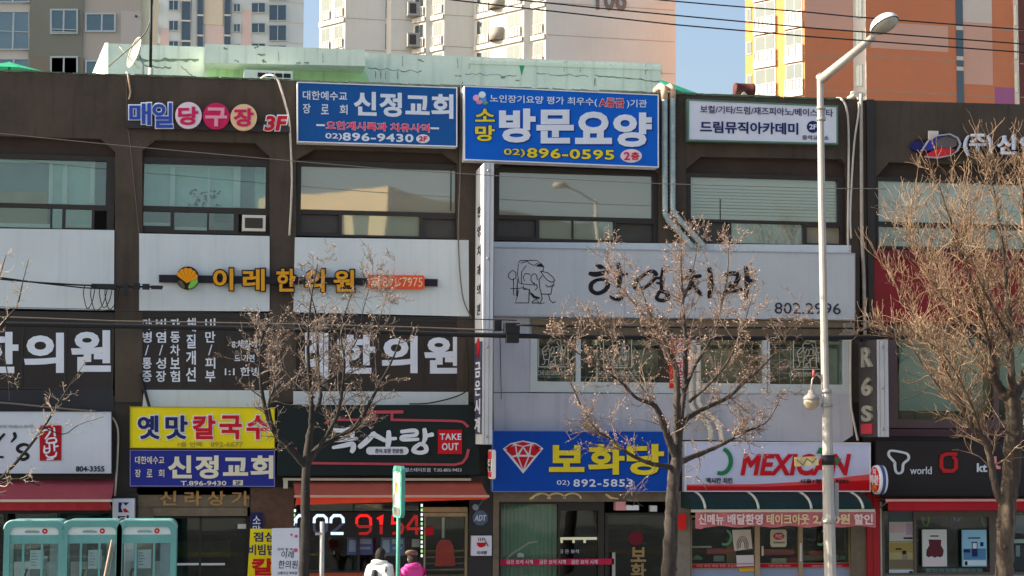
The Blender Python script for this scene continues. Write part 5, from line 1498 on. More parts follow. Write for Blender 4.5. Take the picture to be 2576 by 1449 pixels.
for y, r_ in ((272, .085), (300, .085), (985, .10), (1020, .11), (1312, .135)):
    c_ = pt(2064 + (y - 196) * .019, y, 5.0)
    MB().lathe([(r_ * .7, -.03), (r_, -.03), (r_, .03), (r_ * .7, .03)], c_, 12).build("clamp_band", M("band_steel", (.40, .38, .34), .4, .1, 8, metal=.4), sl_t)
c_ = pt(2083, 1157, 5.0)
MB().lathe([(.10, -.09), (.125, -.09), (.125, .09), (.10, .09)], c_, 12).build("dark_band", black, sl_t)
MB().pbox(2100, 1215, 2110, 1300, 4.9, 5.0).build("junction_box", M("lamp_box", (.34, .34, .33), .5, .1, 6), sl_t)
pl_ = thing("name_plate", "small weathered pale plate clamped sideways on the street lamp post", "sign", tuple(pt(2030, 1172, 5.1)))
MB().poly([(1999, 1150), (2056, 1148), (2060, 1170), (2000, 1174)], 5.0, 5.03).build("plate", M("plate_aged", sh(190, 176, 130), .5, .25, 9, stain=.6), pl_)
mb = MB(); mb.stroke([(2004, 1156, 2.5), (2020, 1170, 2.5), (2030, 1154, 2.5), (2044, 1164, 2.5), (2054, 1152, 2)], 5.03, 5.036); mb.build("worn_marks", M("worn_mark", sh(88, 78, 50), .6, .2, 8), pl_)
def globe(label, px, py, d, wall=None):
    c = pt(px, py, d)
    t_ = thing("globe_lantern", label, "lantern", (c.x, c.y, c.z - .15))
    MB().lathe([(.001, -.14), (.05, -.135), (.10, -.10), (.138, -.04), (.145, 0), (.138, .04), (.11, .09), (.08, .11)], c, 18).build("globe", M("globe_cream", (.46, .38, .25), .3, .12, 5), t_)
    MB().lathe([(.15, .05), (.155, .075), (.13, .12), (.07, .15), (.05, .22), (.001, .23)], c, 16).build("cap", M("lantern_cap", (.35, .30, .27), .5, .1, 6), t_)
    return t_, c
g1, c = globe("cream globe lantern on a curled bracket beside the street lamp post", 2041, 1012, 5.0)
MB().tube([c + Vector((0, 0, .2)), c + Vector((.02, 0, .42)), c + Vector((.09, 0, .52)), c + Vector((.18, 0, .46)), c + Vector((.27, 0, .34))], .018, 8).build("bracket", M("bracket_pale", (.5, .42, .38), .5, .1), g1)
MB().tube([c + Vector((.05, 0, .46)), c + Vector((.05, 0, .60))], .025, 8).build("red_cap", M("lantern_red", (.5, .1, .08), .5, .1), g1)
g2, c = globe("cream globe lantern on the grey wall over the jeweller's sign", 1482, 1066, .5)
MB().tube([c + Vector((0, 0, .2)), c + Vector((0, .15, .27)), Vector((c.x, D - .08, c.z + .22))], .014, 8).build("bracket", M("bracket_pale", (.5, .42, .38), .5, .1), g2)

# ------------------------------------------------------------------ overhead wires
def wire(label, pp, r, m=cable_m, name="overhead_wire", group=None):
    P = []
    for i in range(len(pp) - 1):
        a, b = pp[i], pp[i + 1]
        for k in range(12):
            t_ = k / 12
            P.append((a[0] + (b[0] - a[0]) * t_, a[1] + (b[1] - a[1]) * t_, a[2] + (b[2] - a[2]) * t_))
    P.append(pp[-1])
    return MB().ptube(P, r, 6).single(name, label, "cable", m, group)
wire("topmost of the three thick black wires across the sky at the upper right", [(1500, -22, 6), (1662, 0, 6), (1800, 12, 6), (2037, 31, 6), (2146, 42, 6), (2700, 84, 6)], .0125)
wire("middle one of the three thick black wires across the sky at the upper right", [(1180, -16, 6.5), (1315, 1, 6.5), (1502, 20, 6.5), (1800, 48, 6.5), (2037, 70, 6.5), (2700, 120, 6.5)], .0125)
wire("lowest of the three thick black wires across the sky at the upper right", [(1020, -16, 7), (1140, 0, 7), (1261, 14, 7), (1698, 62, 7), (2037, 92, 7), (2700, 141, 7)], .0125)
wire("thin grey wire sagging across the third floor windows", [(-60, 331, 1.6), (0, 336, 1.6), (301, 366, 1.6), (735, 405, 1.6), (958, 424, 1.6), (1245, 442, 1.6), (1658, 462, 1.6), (2080, 474, 1.6), (2230, 475, 1.6)], .008, cable_g)
wire("long black cable bundle across the front at the height of the second floor windows", [(-60, 812, 2.2), (0, 815, 2.2), (301, 820, 2.2), (735, 829, 2.2), (958, 835, 2.2), (1164, 842, 2.2), (1400, 847, 2.2), (1930, 850, 2.2), (2300, 848, 2.2), (2700, 843, 2.2)], .048)
wire("black cable above the long bundle, over the clinic window blinds", [(1300, 818, 2.4), (1640, 823, 2.4), (1930, 824, 2.4), (2150, 826, 2.4), (2250, 835, 2.4)], .02)
wire("grey twisted cable over the top of the brown clinic windows", [(-60, 796, 2.0), (62, 799, 2.0), (301, 808, 2.0), (560, 812, 2.0), (735, 815, 2.0), (1000, 822, 2.0), (1200, 829, 2.0), (1280, 830, 2.0)], .014, cable_g)
wire("thin upper cable passing under the white bands of the left bays", [(260, 780, 1.8), (400, 784, 1.8), (735, 792, 1.8), (1000, 798, 1.8), (1200, 803, 1.8), (1300, 806, 1.8)], .010, cable_m)
wire("thin pale cable crossing under the dental sign at the right", [(1930, 800, 1.8), (2080, 805, 1.8), (2200, 808, 1.8), (2400, 810, 1.8), (2700, 812, 1.8)], .010, cable_g)
wire("upper black cable reaching the clamps on the first pillar from the left edge", [(-60, 695, 1.0), (0, 702, .9), (100, 711, .7), (200, 717, .5), (292, 720, .3)], .017)
wire("lower black cable reaching the clamps on the first pillar from the left edge", [(-60, 690, 1.0), (0, 698, .9), (100, 712, .7), (210, 724, .5), (292, 728, .3)], .014)
wire("thin dark cable across the bottom of the left white band", [(-60, 770, 1.2), (60, 774, 1.2), (200, 777, 1.2), (290, 780, 1.2)], .006)
wire("stay wire from the projecting sign down to the phone shop sign", [(2270, 1008, .3), (2300, 1000, .3), (2370, 955, .3)], .007, cable_g)
random.seed(3)
for k, (x, w_, h_) in enumerate(((214, 26, 60), (232, 40, 66), (254, 30, 58), (268, 34, 62))):
    pp = [(x, 716, .35), (x - 4, 716 + h_ * .4, .3), (x + w_ * .2, 716 + h_, .3), (x + w_ * .7, 716 + h_ * .7, .3), (x + w_, 718, .35)]
    run(["leftmost", "second", "third", "rightmost"][k] + " black cable loop hanging beside the first pillar", pp, .009, cable_m, "cable_loop", "cable")
cl = MB()
for a, b, c_, e in ((230, 714, 292, 726), (312, 712, 322, 742), (334, 712, 352, 727), (358, 714, 376, 728), (380, 718, 408, 727)):
    cl.pbox(a, b, c_, e, .30, .42)
cl.tube([pt(228, 720, .36), pt(410, 722, .36)], .02, 6)
cl.single("cable_clamp", "black cable clamps bolted across the first pillar at the white band", "clamp", black)
cl = MB().pbox(1272, 812, 1308, 838, 2.05, 2.35).pbox(1275, 838, 1306, 862, 2.08, 2.32)
cl.single("splice_box", "black cable splice box hanging on the long bundle right of the tall projecting sign", "box", black)
cl = MB().pbox(1244, 806, 1262, 832, 1.9, 2.1)
cl.single("splice_box", "smaller dark splice box touching the tall projecting sign", "box", black)
cl = MB().pbox(2128, 812, 2150, 850, .4, .6).pbox(2120, 838, 2158, 852, .45, .65)
cl.single("splice_box", "grey-black cable bracket below the right end of the dental sign", "bracket", M("splice_grey", sh(92, 88, 84), .5, .15, 6))
cl = MB().pbox(1655, 830, 1692, 858, 2.0, 2.3)
cl.single("splice_box", "black splice box on the cables behind the middle tree", "box", black)

# ------------------------------------------------------------------ phone booths
turq = M("booth_turquoise", (.13, .36, .33), .5, .10, 2.5, stain=.3, stain_col=(.10, .26, .24))
turq_l = M("booth_lip", (.34, .56, .50), .5, .10, 3)
g_booth = glassy("glass_booth", (.03, .05, .05), .07, (.7, .85, .88), see=.90, wave=.004)
BW, BH = 1.03, 2.155
def rounded(x0, x1, z0, z1, r, n=4):
    p = [(x0, z0), (x1, z0)]
    for k in range(n + 1):
        a = RAD(90 * k / n)
        p.append((x1 - r + r * math.cos(a), z1 - r + r * math.sin(a)))
    for k in range(n + 1):
        a = RAD(90 + 90 * k / n)
        p.append((x0 + r + r * math.cos(a), z1 - r + r * math.sin(a)))
    return p
def booth(px, label, dpost):
    b0 = pt(px, 1400, 5.2)
    t_ = thing("phone_booth", label, "phone booth", (b0.x, b0.y, 0), "row of turquoise phone booths")
    X, Y = b0.x, b0.y
    h = BW / 2 - .01
    fr = MB()
    o, i_ = rounded(-h, h, 0, BH, .14), rounded(-h + .10, h - .10, 0.05, BH - .10, .10)
    n = len(o)
    vs = []
    for y in (0, .09):
        vs += [(X + x, Y + y, z) for x, z in o] + [(X + x, Y + y, z) for x, z in i_]
    fs = []
    for k in range(n):
        k2 = (k + 1) % n
        fs += [(k, k2, n + k2, n + k), (2 * n + k, 3 * n + k, 3 * n + k2, 2 * n + k2), (k, 2 * n + k, 2 * n + k2, k2), (n + k, n + k2, 3 * n + k2, 3 * n + k)]
    fr.add(vs, fs)
    # body behind the front frame: roof shell and corner posts
    vs = []
    for y in (.10, .98):
        vs += [(X + x, Y + y, z) for x, z in o[2:]] + [(X + x * .95, Y + y, z - .05) for x, z in o[2:]]
    m_ = n - 2
    fs = []
    for k in range(m_ - 1):
        fs += [(k, 2 * m_ + k, 2 * m_ + k + 1, k + 1), (m_ + k, m_ + k + 1, 3 * m_ + k + 1, 3 * m_ + k)]
    fr.add(vs, fs)
    for sx in (-1, 1):
        fr.box(X + sx * (h - .035) - .03, X + sx * (h - .035) + .03, Y + .9, Y + .98, 0, BH - .15)
        fr.box(X + sx * (h - .02) - .012, X + sx * (h - .02) + .012, Y + .1, Y + .9, 0.05, .30)
    fr.box(X - h + .1, X + h - .1, Y + .02, Y + .08, 1.775, 1.92)          # band under the header
    fr.box(X - h + .1, X + h - .1, Y + .02, Y + .07, .05, .32)
    for fx in (-.18, .13):
        fr.box(X + fx - .018, X + fx + .018, Y + .015, Y + .06, .32, 1.78)
    fr.box(X - h + .1, X + h - .1, Y + .9, Y + .96, 1.775, 2.05).box(X - h + .1, X + h - .1, Y + .9, Y + .96, .05, .6)
    fr.build("frame", turq, t_)
    lip = MB().tube([(X + x * .99, Y + .03, z + .004) for x, z in o[2:]], .022, 6)
    lip.build("roof_edge", turq_l, t_)
    hp = MB().box(X - h + .09, X + h - .09, Y + .03, Y + .06, 1.92, 2.055).build("header_panel", M("booth_header", sh(158, 172, 178), .4, .05, 3), t_)
    MB().box(X - .16, X + .08, Y + .024, Y + .031, 1.955, 1.99).box(X - .13, X + .03, Y + .0245, Y + .0315, 1.98, 2.0).build("faded_mark", M("booth_mark", sh(96, 122, 122), .5, .2, 9), hp)
    MB().lathe([(.018, 0), (.045, 0), (.045, .007), (.018, .007)], (X + .17, Y + .024, 1.985), 16, 'y').build("round_emblem", red, hp)
    MB().box(X - h + .1, X + h - .1, Y + .04, Y + .05, .32, 1.775).build("pane", g_booth, t_)
    bp_ = MB().box(X - h + .1, X - .14, Y + .905, Y + .915, .6, 1.775).box(X + .22, X + h - .1, Y + .905, Y + .915, .6, 1.775)
    bp_.build("pane", g_booth, t_)
    MB().box(X - .14 + dpost, X + .14 + dpost, Y + .62, Y + .86, .95, 1.50).box(X - .2, X + .2, Y + .56, Y + .88, .88, .93).build("telephone", M("phone_grey", sh(92, 108, 118), .4, .15, 5), t_)
    MB().tube([(X - .19 + dpost, Y + .60, 1.02), (X - .22 + dpost, Y + .57, 1.1), (X - .22 + dpost, Y + .57, 1.22), (X - .19 + dpost, Y + .60, 1.3)], .025, 8).build("handset", black, t_)
    MB().box(X - .09 + dpost, X + .14 + dpost, Y + .075, Y + .08, 1.34, 1.66).build("notice_sheet", M("sheet_blueish", sh(168, 180, 196), .7, .06, 8), t_)
    mk = MB()
    for k in range(5):
        mk.box(X - .07 + dpost, X + .0 + dpost + .02 * (k % 3), Y + .071, Y + .0755, 1.60 - k * .05, 1.612 - k * .05)
    mk.build("sheet_print", M("print_slate", sh(96, 108, 128), .7, .1), t_)
    MB().box(X - h + .11, X + h - .11, Y + .66, Y + .68, .6, 1.42).build("back_board", M("board_paleblue", sh(150, 162, 172), .5, .18, 2.2), t_)
    MB().box(X + .22, X + h - .1, Y + .5, Y + .52, .6, 1.74).build("side_board", M("board_bluegrey", sh(130, 152, 172), .5, .15, 3), t_)
    return t_
booth(85, "turquoise phone booth, leftmost of the three in the row", .02)
booth(230, "turquoise phone booth, middle of the three in the row", .03)
booth(368, "turquoise phone booth, rightmost of the three, beside the stairway entrance", -.06)
wire("thin pale stick leaning in front of the middle phone booth", [(282, 1358, 5.9), (262, 1456, 5.95), (246, 1530, 6.0)], .018, M("stick_peach", (.62, .42, .30), .6, .2, 9), "stick")

# ------------------------------------------------------------------ bus stop sign, grey post
bt = pt(1004, 1172, 5.3)
bs = thing("bus_stop_sign", "green bus stop pole with a rounded sign seen almost edge on, before the restaurant", "bus stop sign", (bt.x, bt.y, 0))
gm = M("stop_green", (.10, .36, .28), .5, .10, 4, stain=.3)
MB().tube([(bt.x, bt.y, 0), (bt.x, bt.y, bt.z - .2)], .036, 10).build("pole", gm, bs)
nv = Vector((.16, -.99, 0)).normalized()
sv = Vector((-nv.y, nv.x, 0))
def plate(w0, w1, z0, z1, th, r, n=6):
    o = []
    for cx, cz, a0 in ((w1 - r, z1 - r, 0), (w0 + r, z1 - r, 90), (w0 + r, z0 + r, 180), (w1 - r, z0 + r, 270)):
        for k in range(n + 1):
            a = RAD(a0 + 90 * k / n)
            o.append((cx + r * math.cos(a), cz + r * math.sin(a)))
    vs = []
    for s_ in (-th / 2, th / 2):
        vs += [Vector((bt.x, bt.y, 0)) + nv * a + sv * s_ + Vector((0, 0, z)) for a, z in o]
    m_ = len(o)
    fs = [tuple(range(m_)), tuple(range(2 * m_ - 1, m_ - 1, -1))] + [(k, (k + 1) % m_, m_ + (k + 1) % m_, m_ + k) for k in range(m_)]
    return MB().add(vs, fs)
zt, zb = bt.z, pt(1004, 1302, 5.3).z
plate(-.3, .3, zb, zt, .07, .12).build("sign_case", gm, bs)
wf = M("stop_white", (.72, .72, .66), .4, .15, 5)
plate(-.22, .22, zb + .18, zt - .1, .085, .05).build("sign_face", wf, bs)
plate(-.03, .10, zb + .42, zt - .3, .09, .02).build("yellow_mark", M("stop_yellow", (.75, .62, .08), .5, .1), bs)
plate(-.2, .2, zb + .05, zb + .16, .088, .03).build("faded_mark", M("stop_brown", (.22, .17, .15), .6, .3, 9), bs)
gp_ = pt(812, 1312, 4.7)
gpt = thing("grey_post", "short grey steel post with a small clip just right of the tree at the restaurant", "post", (gp_.x, gp_.y, 0))
MB().tube([(gp_.x, gp_.y, 0), (gp_.x - .01, gp_.y, gp_.z)], .043, 10).build("post", M("post_grey", (.40, .39, .37), .5, .1, 5, stain=.2), gpt)
c_ = pt(806, 1343, 4.8)
MB().box(c_.x - .09, c_.x + .06, c_.y - .02, c_.y + .02, c_.z - .02, c_.z + .02).build("clip", steel, gpt)

# ------------------------------------------------------------------ people
def grow(verts, edges, radii, sub=2):
    me = bpy.data.meshes.new("g")
    me.from_pydata(verts, edges, [])
    o = bpy.data.objects.new("g", me)
    COL.objects.link(o)
    o.modifiers.new("s", 'SKIN')
    for sv_, r in zip(me.skin_vertices[0].data, radii):
        sv_.radius = (r, r) if not isinstance(r, tuple) else r
    me.skin_vertices[0].data[0].use_root = True
    ss = o.modifiers.new("u", 'SUBSURF')
    ss.levels = ss.render_levels = sub
    bpy.context.view_layer.update()
    dg = bpy.context.evaluated_depsgraph_get()
    m2 = bpy.data.meshes.new_from_object(o.evaluated_get(dg))
    r = ([tuple(v.co) for v in m2.vertices], [tuple(p.vertices) for p in m2.polygons])
    bpy.data.objects.remove(o); bpy.data.meshes.remove(me); bpy.data.meshes.remove(m2)
    return r
def person(label, px, d, H, face, coat_m, parts):
    """H = standing height; face = heading angle (0 = along +X, 90 = away from the street)"""
    b = pt(px, 1400, d)
    t_ = thing("person", label, "person", (b.x, b.y, 0))
    k = H / 1.7
    ca, sa = math.cos(RAD(face)), math.sin(RAD(face))
    def W(p):            # body frame: x forward, y left, z up
        return (b.x + (p[0] * ca - p[1] * sa) * k, b.y + (p[0] * sa + p[1] * ca) * k, p[2] * k)
    V, E, Rr = [], [], []
    def chain(ps, start=None):
        last = start
        for x, y, z, r in ps:
            V.append((x, y, z)); Rr.append(r)
            if last is not None:
                E.append((last, len(V) - 1))
            last = len(V) - 1
        return last
    hip = chain([(0, 0, .95, .13)])
    chest = chain([(0, 0, 1.12, .115), (.01, 0, 1.28, .125), (0, 0, 1.40, .10)], hip)
    neck = chain([(.01, 0, 1.47, .055), (.02, 0, 1.52, .055)], chest)
    for s_ in (1, -1):
        w_ = chain([(0, s_ * .17, 1.40, .058), (-.03, s_ * .22, 1.15, .045), (.06, s_ * .22, .92, .033), (.09, s_ * .215, .85, .03)], chest)
        f_ = 1 if s_ > 0 else -1
        chain([(0, s_ * .09, .85, .085), (.12 * f_, s_ * .095, .50, .058), (.10 * f_ - .06, s_ * .095, .12, .04), (.16 * f_, s_ * .10, .04, .035)], hip)
        for q, (fy, ln_) in enumerate(((.028, .075), (.010, .085), (-.008, .08), (-.024, .062))):
            chain([(.10 + fy, s_ * .215, .80, .0085), (.11 + fy, s_ * .208, .80 - ln_ * .55, .008), (.115 + fy, s_ * .198, .80 - ln_, .0065)], w_)
        chain([(.125, s_ * .20, .82, .009), (.14, s_ * .185, .79, .008)], w_)
    vs, fs = grow(V, E, Rr, 1)
    mb = MB().add([W(v) for v in vs], fs, True)
    # head with brow, nose, chin, ears
    hv, hf = [], []
    NU, NV = 20, 14
    for j in range(NV + 1):
        ph = math.pi * (j / NV - .5)
        for i in range(NU):
            a = 2 * math.pi * i / NU
            x, y, z = math.cos(ph) * math.cos(a), math.cos(ph) * math.sin(a), math.sin(ph)
            X_, Y_, Z_ = x * .098, y * (.078 - .012 * max(0, -z)), z * .122
            if z < -.2 and x > 0:
                X_ -= .012 * (-z)
            front = max(0, x) ** 6 * max(0, 1 - (y / .35) ** 2)
            if abs(z + .05) < .28:
                X_ += .026 * front * (1 - abs(z + .12) / .4)
            if .02 < z < .28 and .2 < abs(y) < .6 and x > .5:
                X_ -= .008
            hv.append((X_ + .03, Y_, Z_ + 1.60)) 
    for j in range(NV):
        for i in range(NU):
            hf.append((j * NU + i, j * NU + (i + 1) % NU, (j + 1) * NU + (i + 1) % NU, (j + 1) * NU + i))
    mb.add([W(v) for v in hv], hf, True)
    for s_ in (1, -1):
        ev = [(.02 + .02 * math.cos(a), s_ * (.078 + .008 * r_), 1.60 + .032 * math.sin(a)) for r_ in (0, 1) for a in [RAD(45 * q) for q in range(8)]]
        mb.add([W(v) for v in ev], [(q, (q + 1) % 8, 8 + (q + 1) % 8, 8 + q) for q in range(8)] + [tuple(range(8, 16))], True)
    body = mb.build("body", M("skin", (.50, .30, .22), .5, .06, 20), t_)
    ey = MB()
    for s_ in (1, -1):
        ey.add([W((.118 + .006 * c0, s_ * .032 + .012 * math.cos(a), 1.618 + .006 * math.sin(a))) for c0 in (0, 1) for a in [RAD(60 * q) for q in range(6)]], [(q, (q + 1) % 6, 6 + (q + 1) % 6, 6 + q) for q in range(6)] + [tuple(range(6, 12))])
    ey.add([W(v) for v in ((.118, .022, 1.548), (.124, 0, 1.552), (.118, -.022, 1.548), (.122, 0, 1.542))], [(0, 1, 2, 3)])
    ey.build("eyes_and_mouth", M("eye_dark", (.06, .03, .03), .4, 0), body)
    # hair: a cap over the back and top of the head
    hv = []
    for j in range(NV + 1):
        ph = math.pi * (j / NV - .5)
        for i in range(NU):
            a = 2 * math.pi * i / NU
            x, y, z = math.cos(ph) * math.cos(a), math.cos(ph) * math.sin(a), math.sin(ph)
            g = 1.0 if (z > .42 or x < .25) else .86
            wv = 1 + .03 * math.sin(a * 7 + ph * 3)
            hv.append(((x * .112 * g * wv) + .022, y * .094 * g * wv, z * .134 * g + 1.612 + (-.02 if z < -.4 and x < 0 else 0)))
    MB().add([W(v) for v in hv], hf, True).build("hair", parts.get("hair_m", M("hair_black", (.016, .012, .010), .7, .5, 40, .9, 60)), t_)
    if 'hat' in parts:
        hb = []
        for j in range(9):
            ph = math.pi * (j / 8 - .5)
            for i in range(16):
                a = 2 * math.pi * i / 16
                x, y, z = math.cos(ph) * math.cos(a), math.cos(ph) * math.sin(a), math.sin(ph)
                hb.append((x * .132 - .01, y * .125 + .03, z * .055 + 1.715 + y * .03 - x * .03))
        MB().add([W(v) for v in hb], [(j * 16 + i, j * 16 + (i + 1) % 16, (j + 1) * 16 + (i + 1) % 16, (j + 1) * 16 + i) for j in range(8) for i in range(16)], True).build('hat', parts['hat'], t_)
    # coat
    V.clear(); E.clear(); Rr.clear()
    pf = parts.get("puff", 0)
    r0 = chain([(0, 0, .78, .165)])
    ch_ = chain([(0, 0, .95, .165 + pf), (.005, 0, 1.12, .158), (.01, 0, 1.28, .165 + pf), (0, 0, 1.415, .125)], r0)
    chain([(.005, 0, 1.475, .092)], ch_)
    for s_ in (1, -1):
        chain([(0, s_ * .175, 1.40, .088 + pf), (-.03, s_ * .235, 1.15, .075 + pf), (.055, s_ * .235, .93, .058)], ch_)
    vs, fs = grow(V, E, Rr, 2)
    MB().add([W(v) for v in vs], fs, True).build("coat", coat_m, t_)
    V.clear(); E.clear(); Rr.clear()
    hip = chain([(0, 0, .92, .135)])
    for s_ in (1, -1):
        f_ = 1 if s_ > 0 else -1
        chain([(0, s_ * .09, .82, .098), (.12 * f_, s_ * .095, .50, .075), (.10 * f_ - .06, s_ * .095, .13, .062)], hip)
    vs, fs = grow(V, E, Rr, 1)
    MB().add([W(v) for v in vs], fs, True).build("trousers", M("trousers_dark", (.03, .03, .04), .8, .2, 6), t_)
    for s_ in (1, -1):
        f_ = 1 if s_ > 0 else -1
        sx = .10 * f_ - .06
        v_ = [(sx - .05, s_ * .095 - .045, 0), (sx + .2, s_ * .095 - .04, 0), (sx + .2, s_ * .095 + .04, 0), (sx - .05, s_ * .095 + .045, 0), (sx - .05, s_ * .095 - .04, .09), (sx + .16, s_ * .095 - .03, .06), (sx + .16, s_ * .095 + .03, .06), (sx - .05, s_ * .095 + .04, .09)]
        MB().add([W(v) for v in v_], [(0, 3, 2, 1), (4, 5, 6, 7), (0, 1, 5, 4), (1, 2, 6, 5), (2, 3, 7, 6), (3, 0, 4, 7)]).build("shoe", M("shoe_dark", (.04, .035, .03), .5, .1), t_)
    if "hood" in parts:
        V.clear(); E.clear(); Rr.clear()
        n = 7
        for q in range(n):
            a = RAD(-125 + 250 * q / (n - 1) + 180)
            V.append((.0 + .125 * math.cos(a), .135 * math.sin(a), 1.475 + .02 * math.cos(a * 2))); Rr.append(.052 + .010 * (q % 2))
            if q:
                E.append((q - 1, q))
        vs, fs = grow(V, E, Rr, 2)
        MB().add([W(v) for v in vs], fs, True).build("hood", parts["hood"], t_)
    for nm, mm, ps, rs in parts.get("extra", []):
        V.clear(); E.clear(); Rr.clear()
        for q, p_ in enumerate(ps):
            V.append(p_); Rr.append(rs[q])
            if q:
                E.append((q - 1, q))
        vs, fs = grow(V, E, Rr, 1)
        MB().add([W(v) for v in vs], fs, True).build(nm, mm, t_)
    return t_
fur = M("fur_white", (.80, .76, .70), .95, .2, 20, .6, 60)
person("person with dark hair in a white fur-hooded coat, left of the bus stop pole", 956, 5.0, 1.62, 48, M("coat_white", (.78, .77, .76), .8, .10, 5, .3, 20), {"hood": fur, "puff": .035,
       "extra": [("back_panel", M("coat_black", (.03, .03, .032), .7, .2, 8), [(-.15, -.0, 1.36), (-.19, -.01, 1.2), (-.19, -.01, .9)], [.06, .075, .08]), ("red_sleeve", M("coat_red", (.55, .03, .05), .7, .1, 6), [(-.02, .20, 1.30), (-.03, .245, 1.12), (.05, .24, .95)], [.13, .125, .09])]})
person("person in a bright pink padded coat with dark hair, right of the bus stop pole", 1038, 5.1, 1.56, 120, M("coat_pink", (.85, .05, .30), .55, .08, 5, .4, 12), {"hood": M("hood_pink", (.85, .06, .32), .55, .08, 6, .4, 14), "puff": .012, "hair_m": M("hair_brown", (.03, .02, .014), .7, .5, 40, .9, 60), "hat": M("hat_brown", (.20, .12, .085), .9, .5, 25, .5, 40)})
# ------------------------------------------------------------------ trees in winter
def bark(name, col, col2):
    m = M(name, col, .9, .22, 6, .6, 22, stain=.75, stain_col=col2, fine=.15)
    return m
def rot_about(v, axis, a):
    return Matrix.Rotation(a, 3, axis) @ v
def make_tree(label, limbs, seed, bm_, tm_, dens, lens, up, levels=2, rmin=.0042, bud=None, budn=0, group="bare street trees", jit=1.0, tropism=.25, thick=(.009, .016)):
    random.seed(seed)
    first = pt(limbs[0][0][0], limbs[0][0][1], limbs[0][0][2])
    t_ = thing("street_tree", label, "tree", (first.x, first.y, 0), group)
    tr, tw, bd = MB(), MB(), MB()
    ntw = [0]
    def twig(p, dirv, L, r, lev):
        ntw[0] += 1
        n = 4 if lev else 5
        pts, q, dv = [p], p.copy(), dirv.copy()
        for i in range(n):
            dv = (dv + Vector((random.gauss(0, .30), random.gauss(0, .30), random.gauss(0, .26) + tropism * .35)) * jit).normalized()
            q = q + dv * (L / n)
            pts.append(q.copy())
        tw.tube(pts, [max(rmin * .7, r * (1 - .75 * i / n)) for i in range(n + 1)], 4 if r > .008 else 3, caps=False)
        if bud:
            for i in range(1, n + 1):
                if random.random() < budn:
                    s_ = random.uniform(.006, .018)
                    a = Vector((random.gauss(0, 1), random.gauss(0, 1), random.gauss(0, 1))).normalized()
                    c_ = a.orthogonal()
                    bd.add([pts[i], pts[i] + a * s_ + c_ * s_ * .6, pts[i] + a * s_ * 2.2, pts[i] + a * s_ - c_ * s_ * .6], [(0, 1, 2, 3)])
        if lev < levels:
            k = random.randint(2, 4) if lev else random.randint(3, 5)
            for _ in range(k):
                i = random.uniform(.25, .98) * n
                i0 = min(int(i), n - 1)
                pp_ = pts[i0].lerp(pts[i0 + 1], i - i0)
                dd = (pts[i0 + 1] - pts[i0]).normalized()
                ax_ = rot_about(dd.orthogonal().normalized(), dd, random.uniform(0, 6.28))
                nd = rot_about(dd, ax_, random.uniform(.45, 1.15))
                nd.z += up * .5
                twig(pp_, nd.normalized(), L * random.uniform(.28, .6), max(rmin, r * .55), lev + 1)
    for li, lb in enumerate(limbs):
        P = [pt(x, y, d) for x, y, d, r in lb]
        Rr_ = [r for *_, r in lb]
        pts, rs = [], []
        for i in range(len(P) - 1):
            a, b, c, e = P[max(0, i - 1)], P[i], P[i + 1], P[min(len(P) - 1, i + 2)]
            for k in range(7):
                f = k / 7
                v_ = .5 * ((2 * b) + (c - a) * f + (2 * a - 5 * b + 4 * c - e) * f * f + (3 * b - a - 3 * c + e) * f ** 3)
                w_ = Rr_[i] + (Rr_[i + 1] - Rr_[i]) * f
                v_ = v_ + Vector((random.gauss(0, 1), random.gauss(0, 1), random.gauss(0, .6))) * w_ * .07
                pts.append(v_); rs.append(w_ * random.uniform(.95, 1.05))
        pts.append(P[-1]); rs.append(Rr_[-1])
        tr.tube(pts, rs, 11 if rs[0] > .05 else 6)
        if li == 0:
            for i in range(3, len(pts) - 3):        # pruning knots on the trunk
                if random.random() < .22:
                    a = random.uniform(0, 6.28)
                    o_ = Vector((math.cos(a), math.sin(a), .2)) * rs[i] * .8
                    tr.tube([pts[i] + o_ * .5, pts[i] + o_ * 1.45], [rs[i] * .5, rs[i] * .34], 7)
        total = sum((pts[i + 1] - pts[i]).length for i in range(len(pts) - 1))
        start = .0 if li else 1.1
        num = int(total * dens * (0 if li == 0 else 1))
        for _ in range(num):
            f = random.uniform(.12, 1.0) ** .8 * (len(pts) - 1)
            i0 = min(int(f), len(pts) - 2)
            pp_ = pts[i0].lerp(pts[i0 + 1], f - i0)
            dd = (pts[i0 + 1] - pts[i0]).normalized()
            ax_ = rot_about(dd.orthogonal().normalized(), dd, random.uniform(0, 6.28))
            nd = rot_about(dd, ax_, random.uniform(.35, 1.2))
            nd.z += up
            twig(pp_, nd.normalized(), random.uniform(*lens) * (1.15 - .4 * f / len(pts)), min(rs[i0] * .5, random.uniform(*thick)), 0)
    tr.build("trunk", bm_, t_)
    tw.build("crown", tm_, t_)
    if bud and bd.v:
        bd.build("buds", bud, t_)
    print("tree", label[:30], ntw[0], "twigs", len(tw.f), "faces")
    return t_
bk1 = bark("bark_grey", (.030, .025, .022), (.075, .060, .048))
bk2 = bark("bark_tan", (.052, .041, .033), (.19, .15, .115))
bk3 = bark("bark_ochre", (.068, .05, .036), (.24, .175, .115))
tw1 = M("twig_grey", (.165, .128, .10), .85, .45, 9)
tw2 = M("twig_pinkish", (.25, .175, .13), .85, .45, 9, stain=.6, stain_col=(.14, .085, .065))
tw3 = M("twig_ochre", (.27, .175, .105), .85, .45, 7, stain=.6, stain_col=(.13, .07, .045))
bdp = M("bud_pink", (.52, .36, .27), .8, .4, 20)
bdy = M("bud_yellow", (.60, .50, .20), .8, .4, 20)
d1 = 4.6
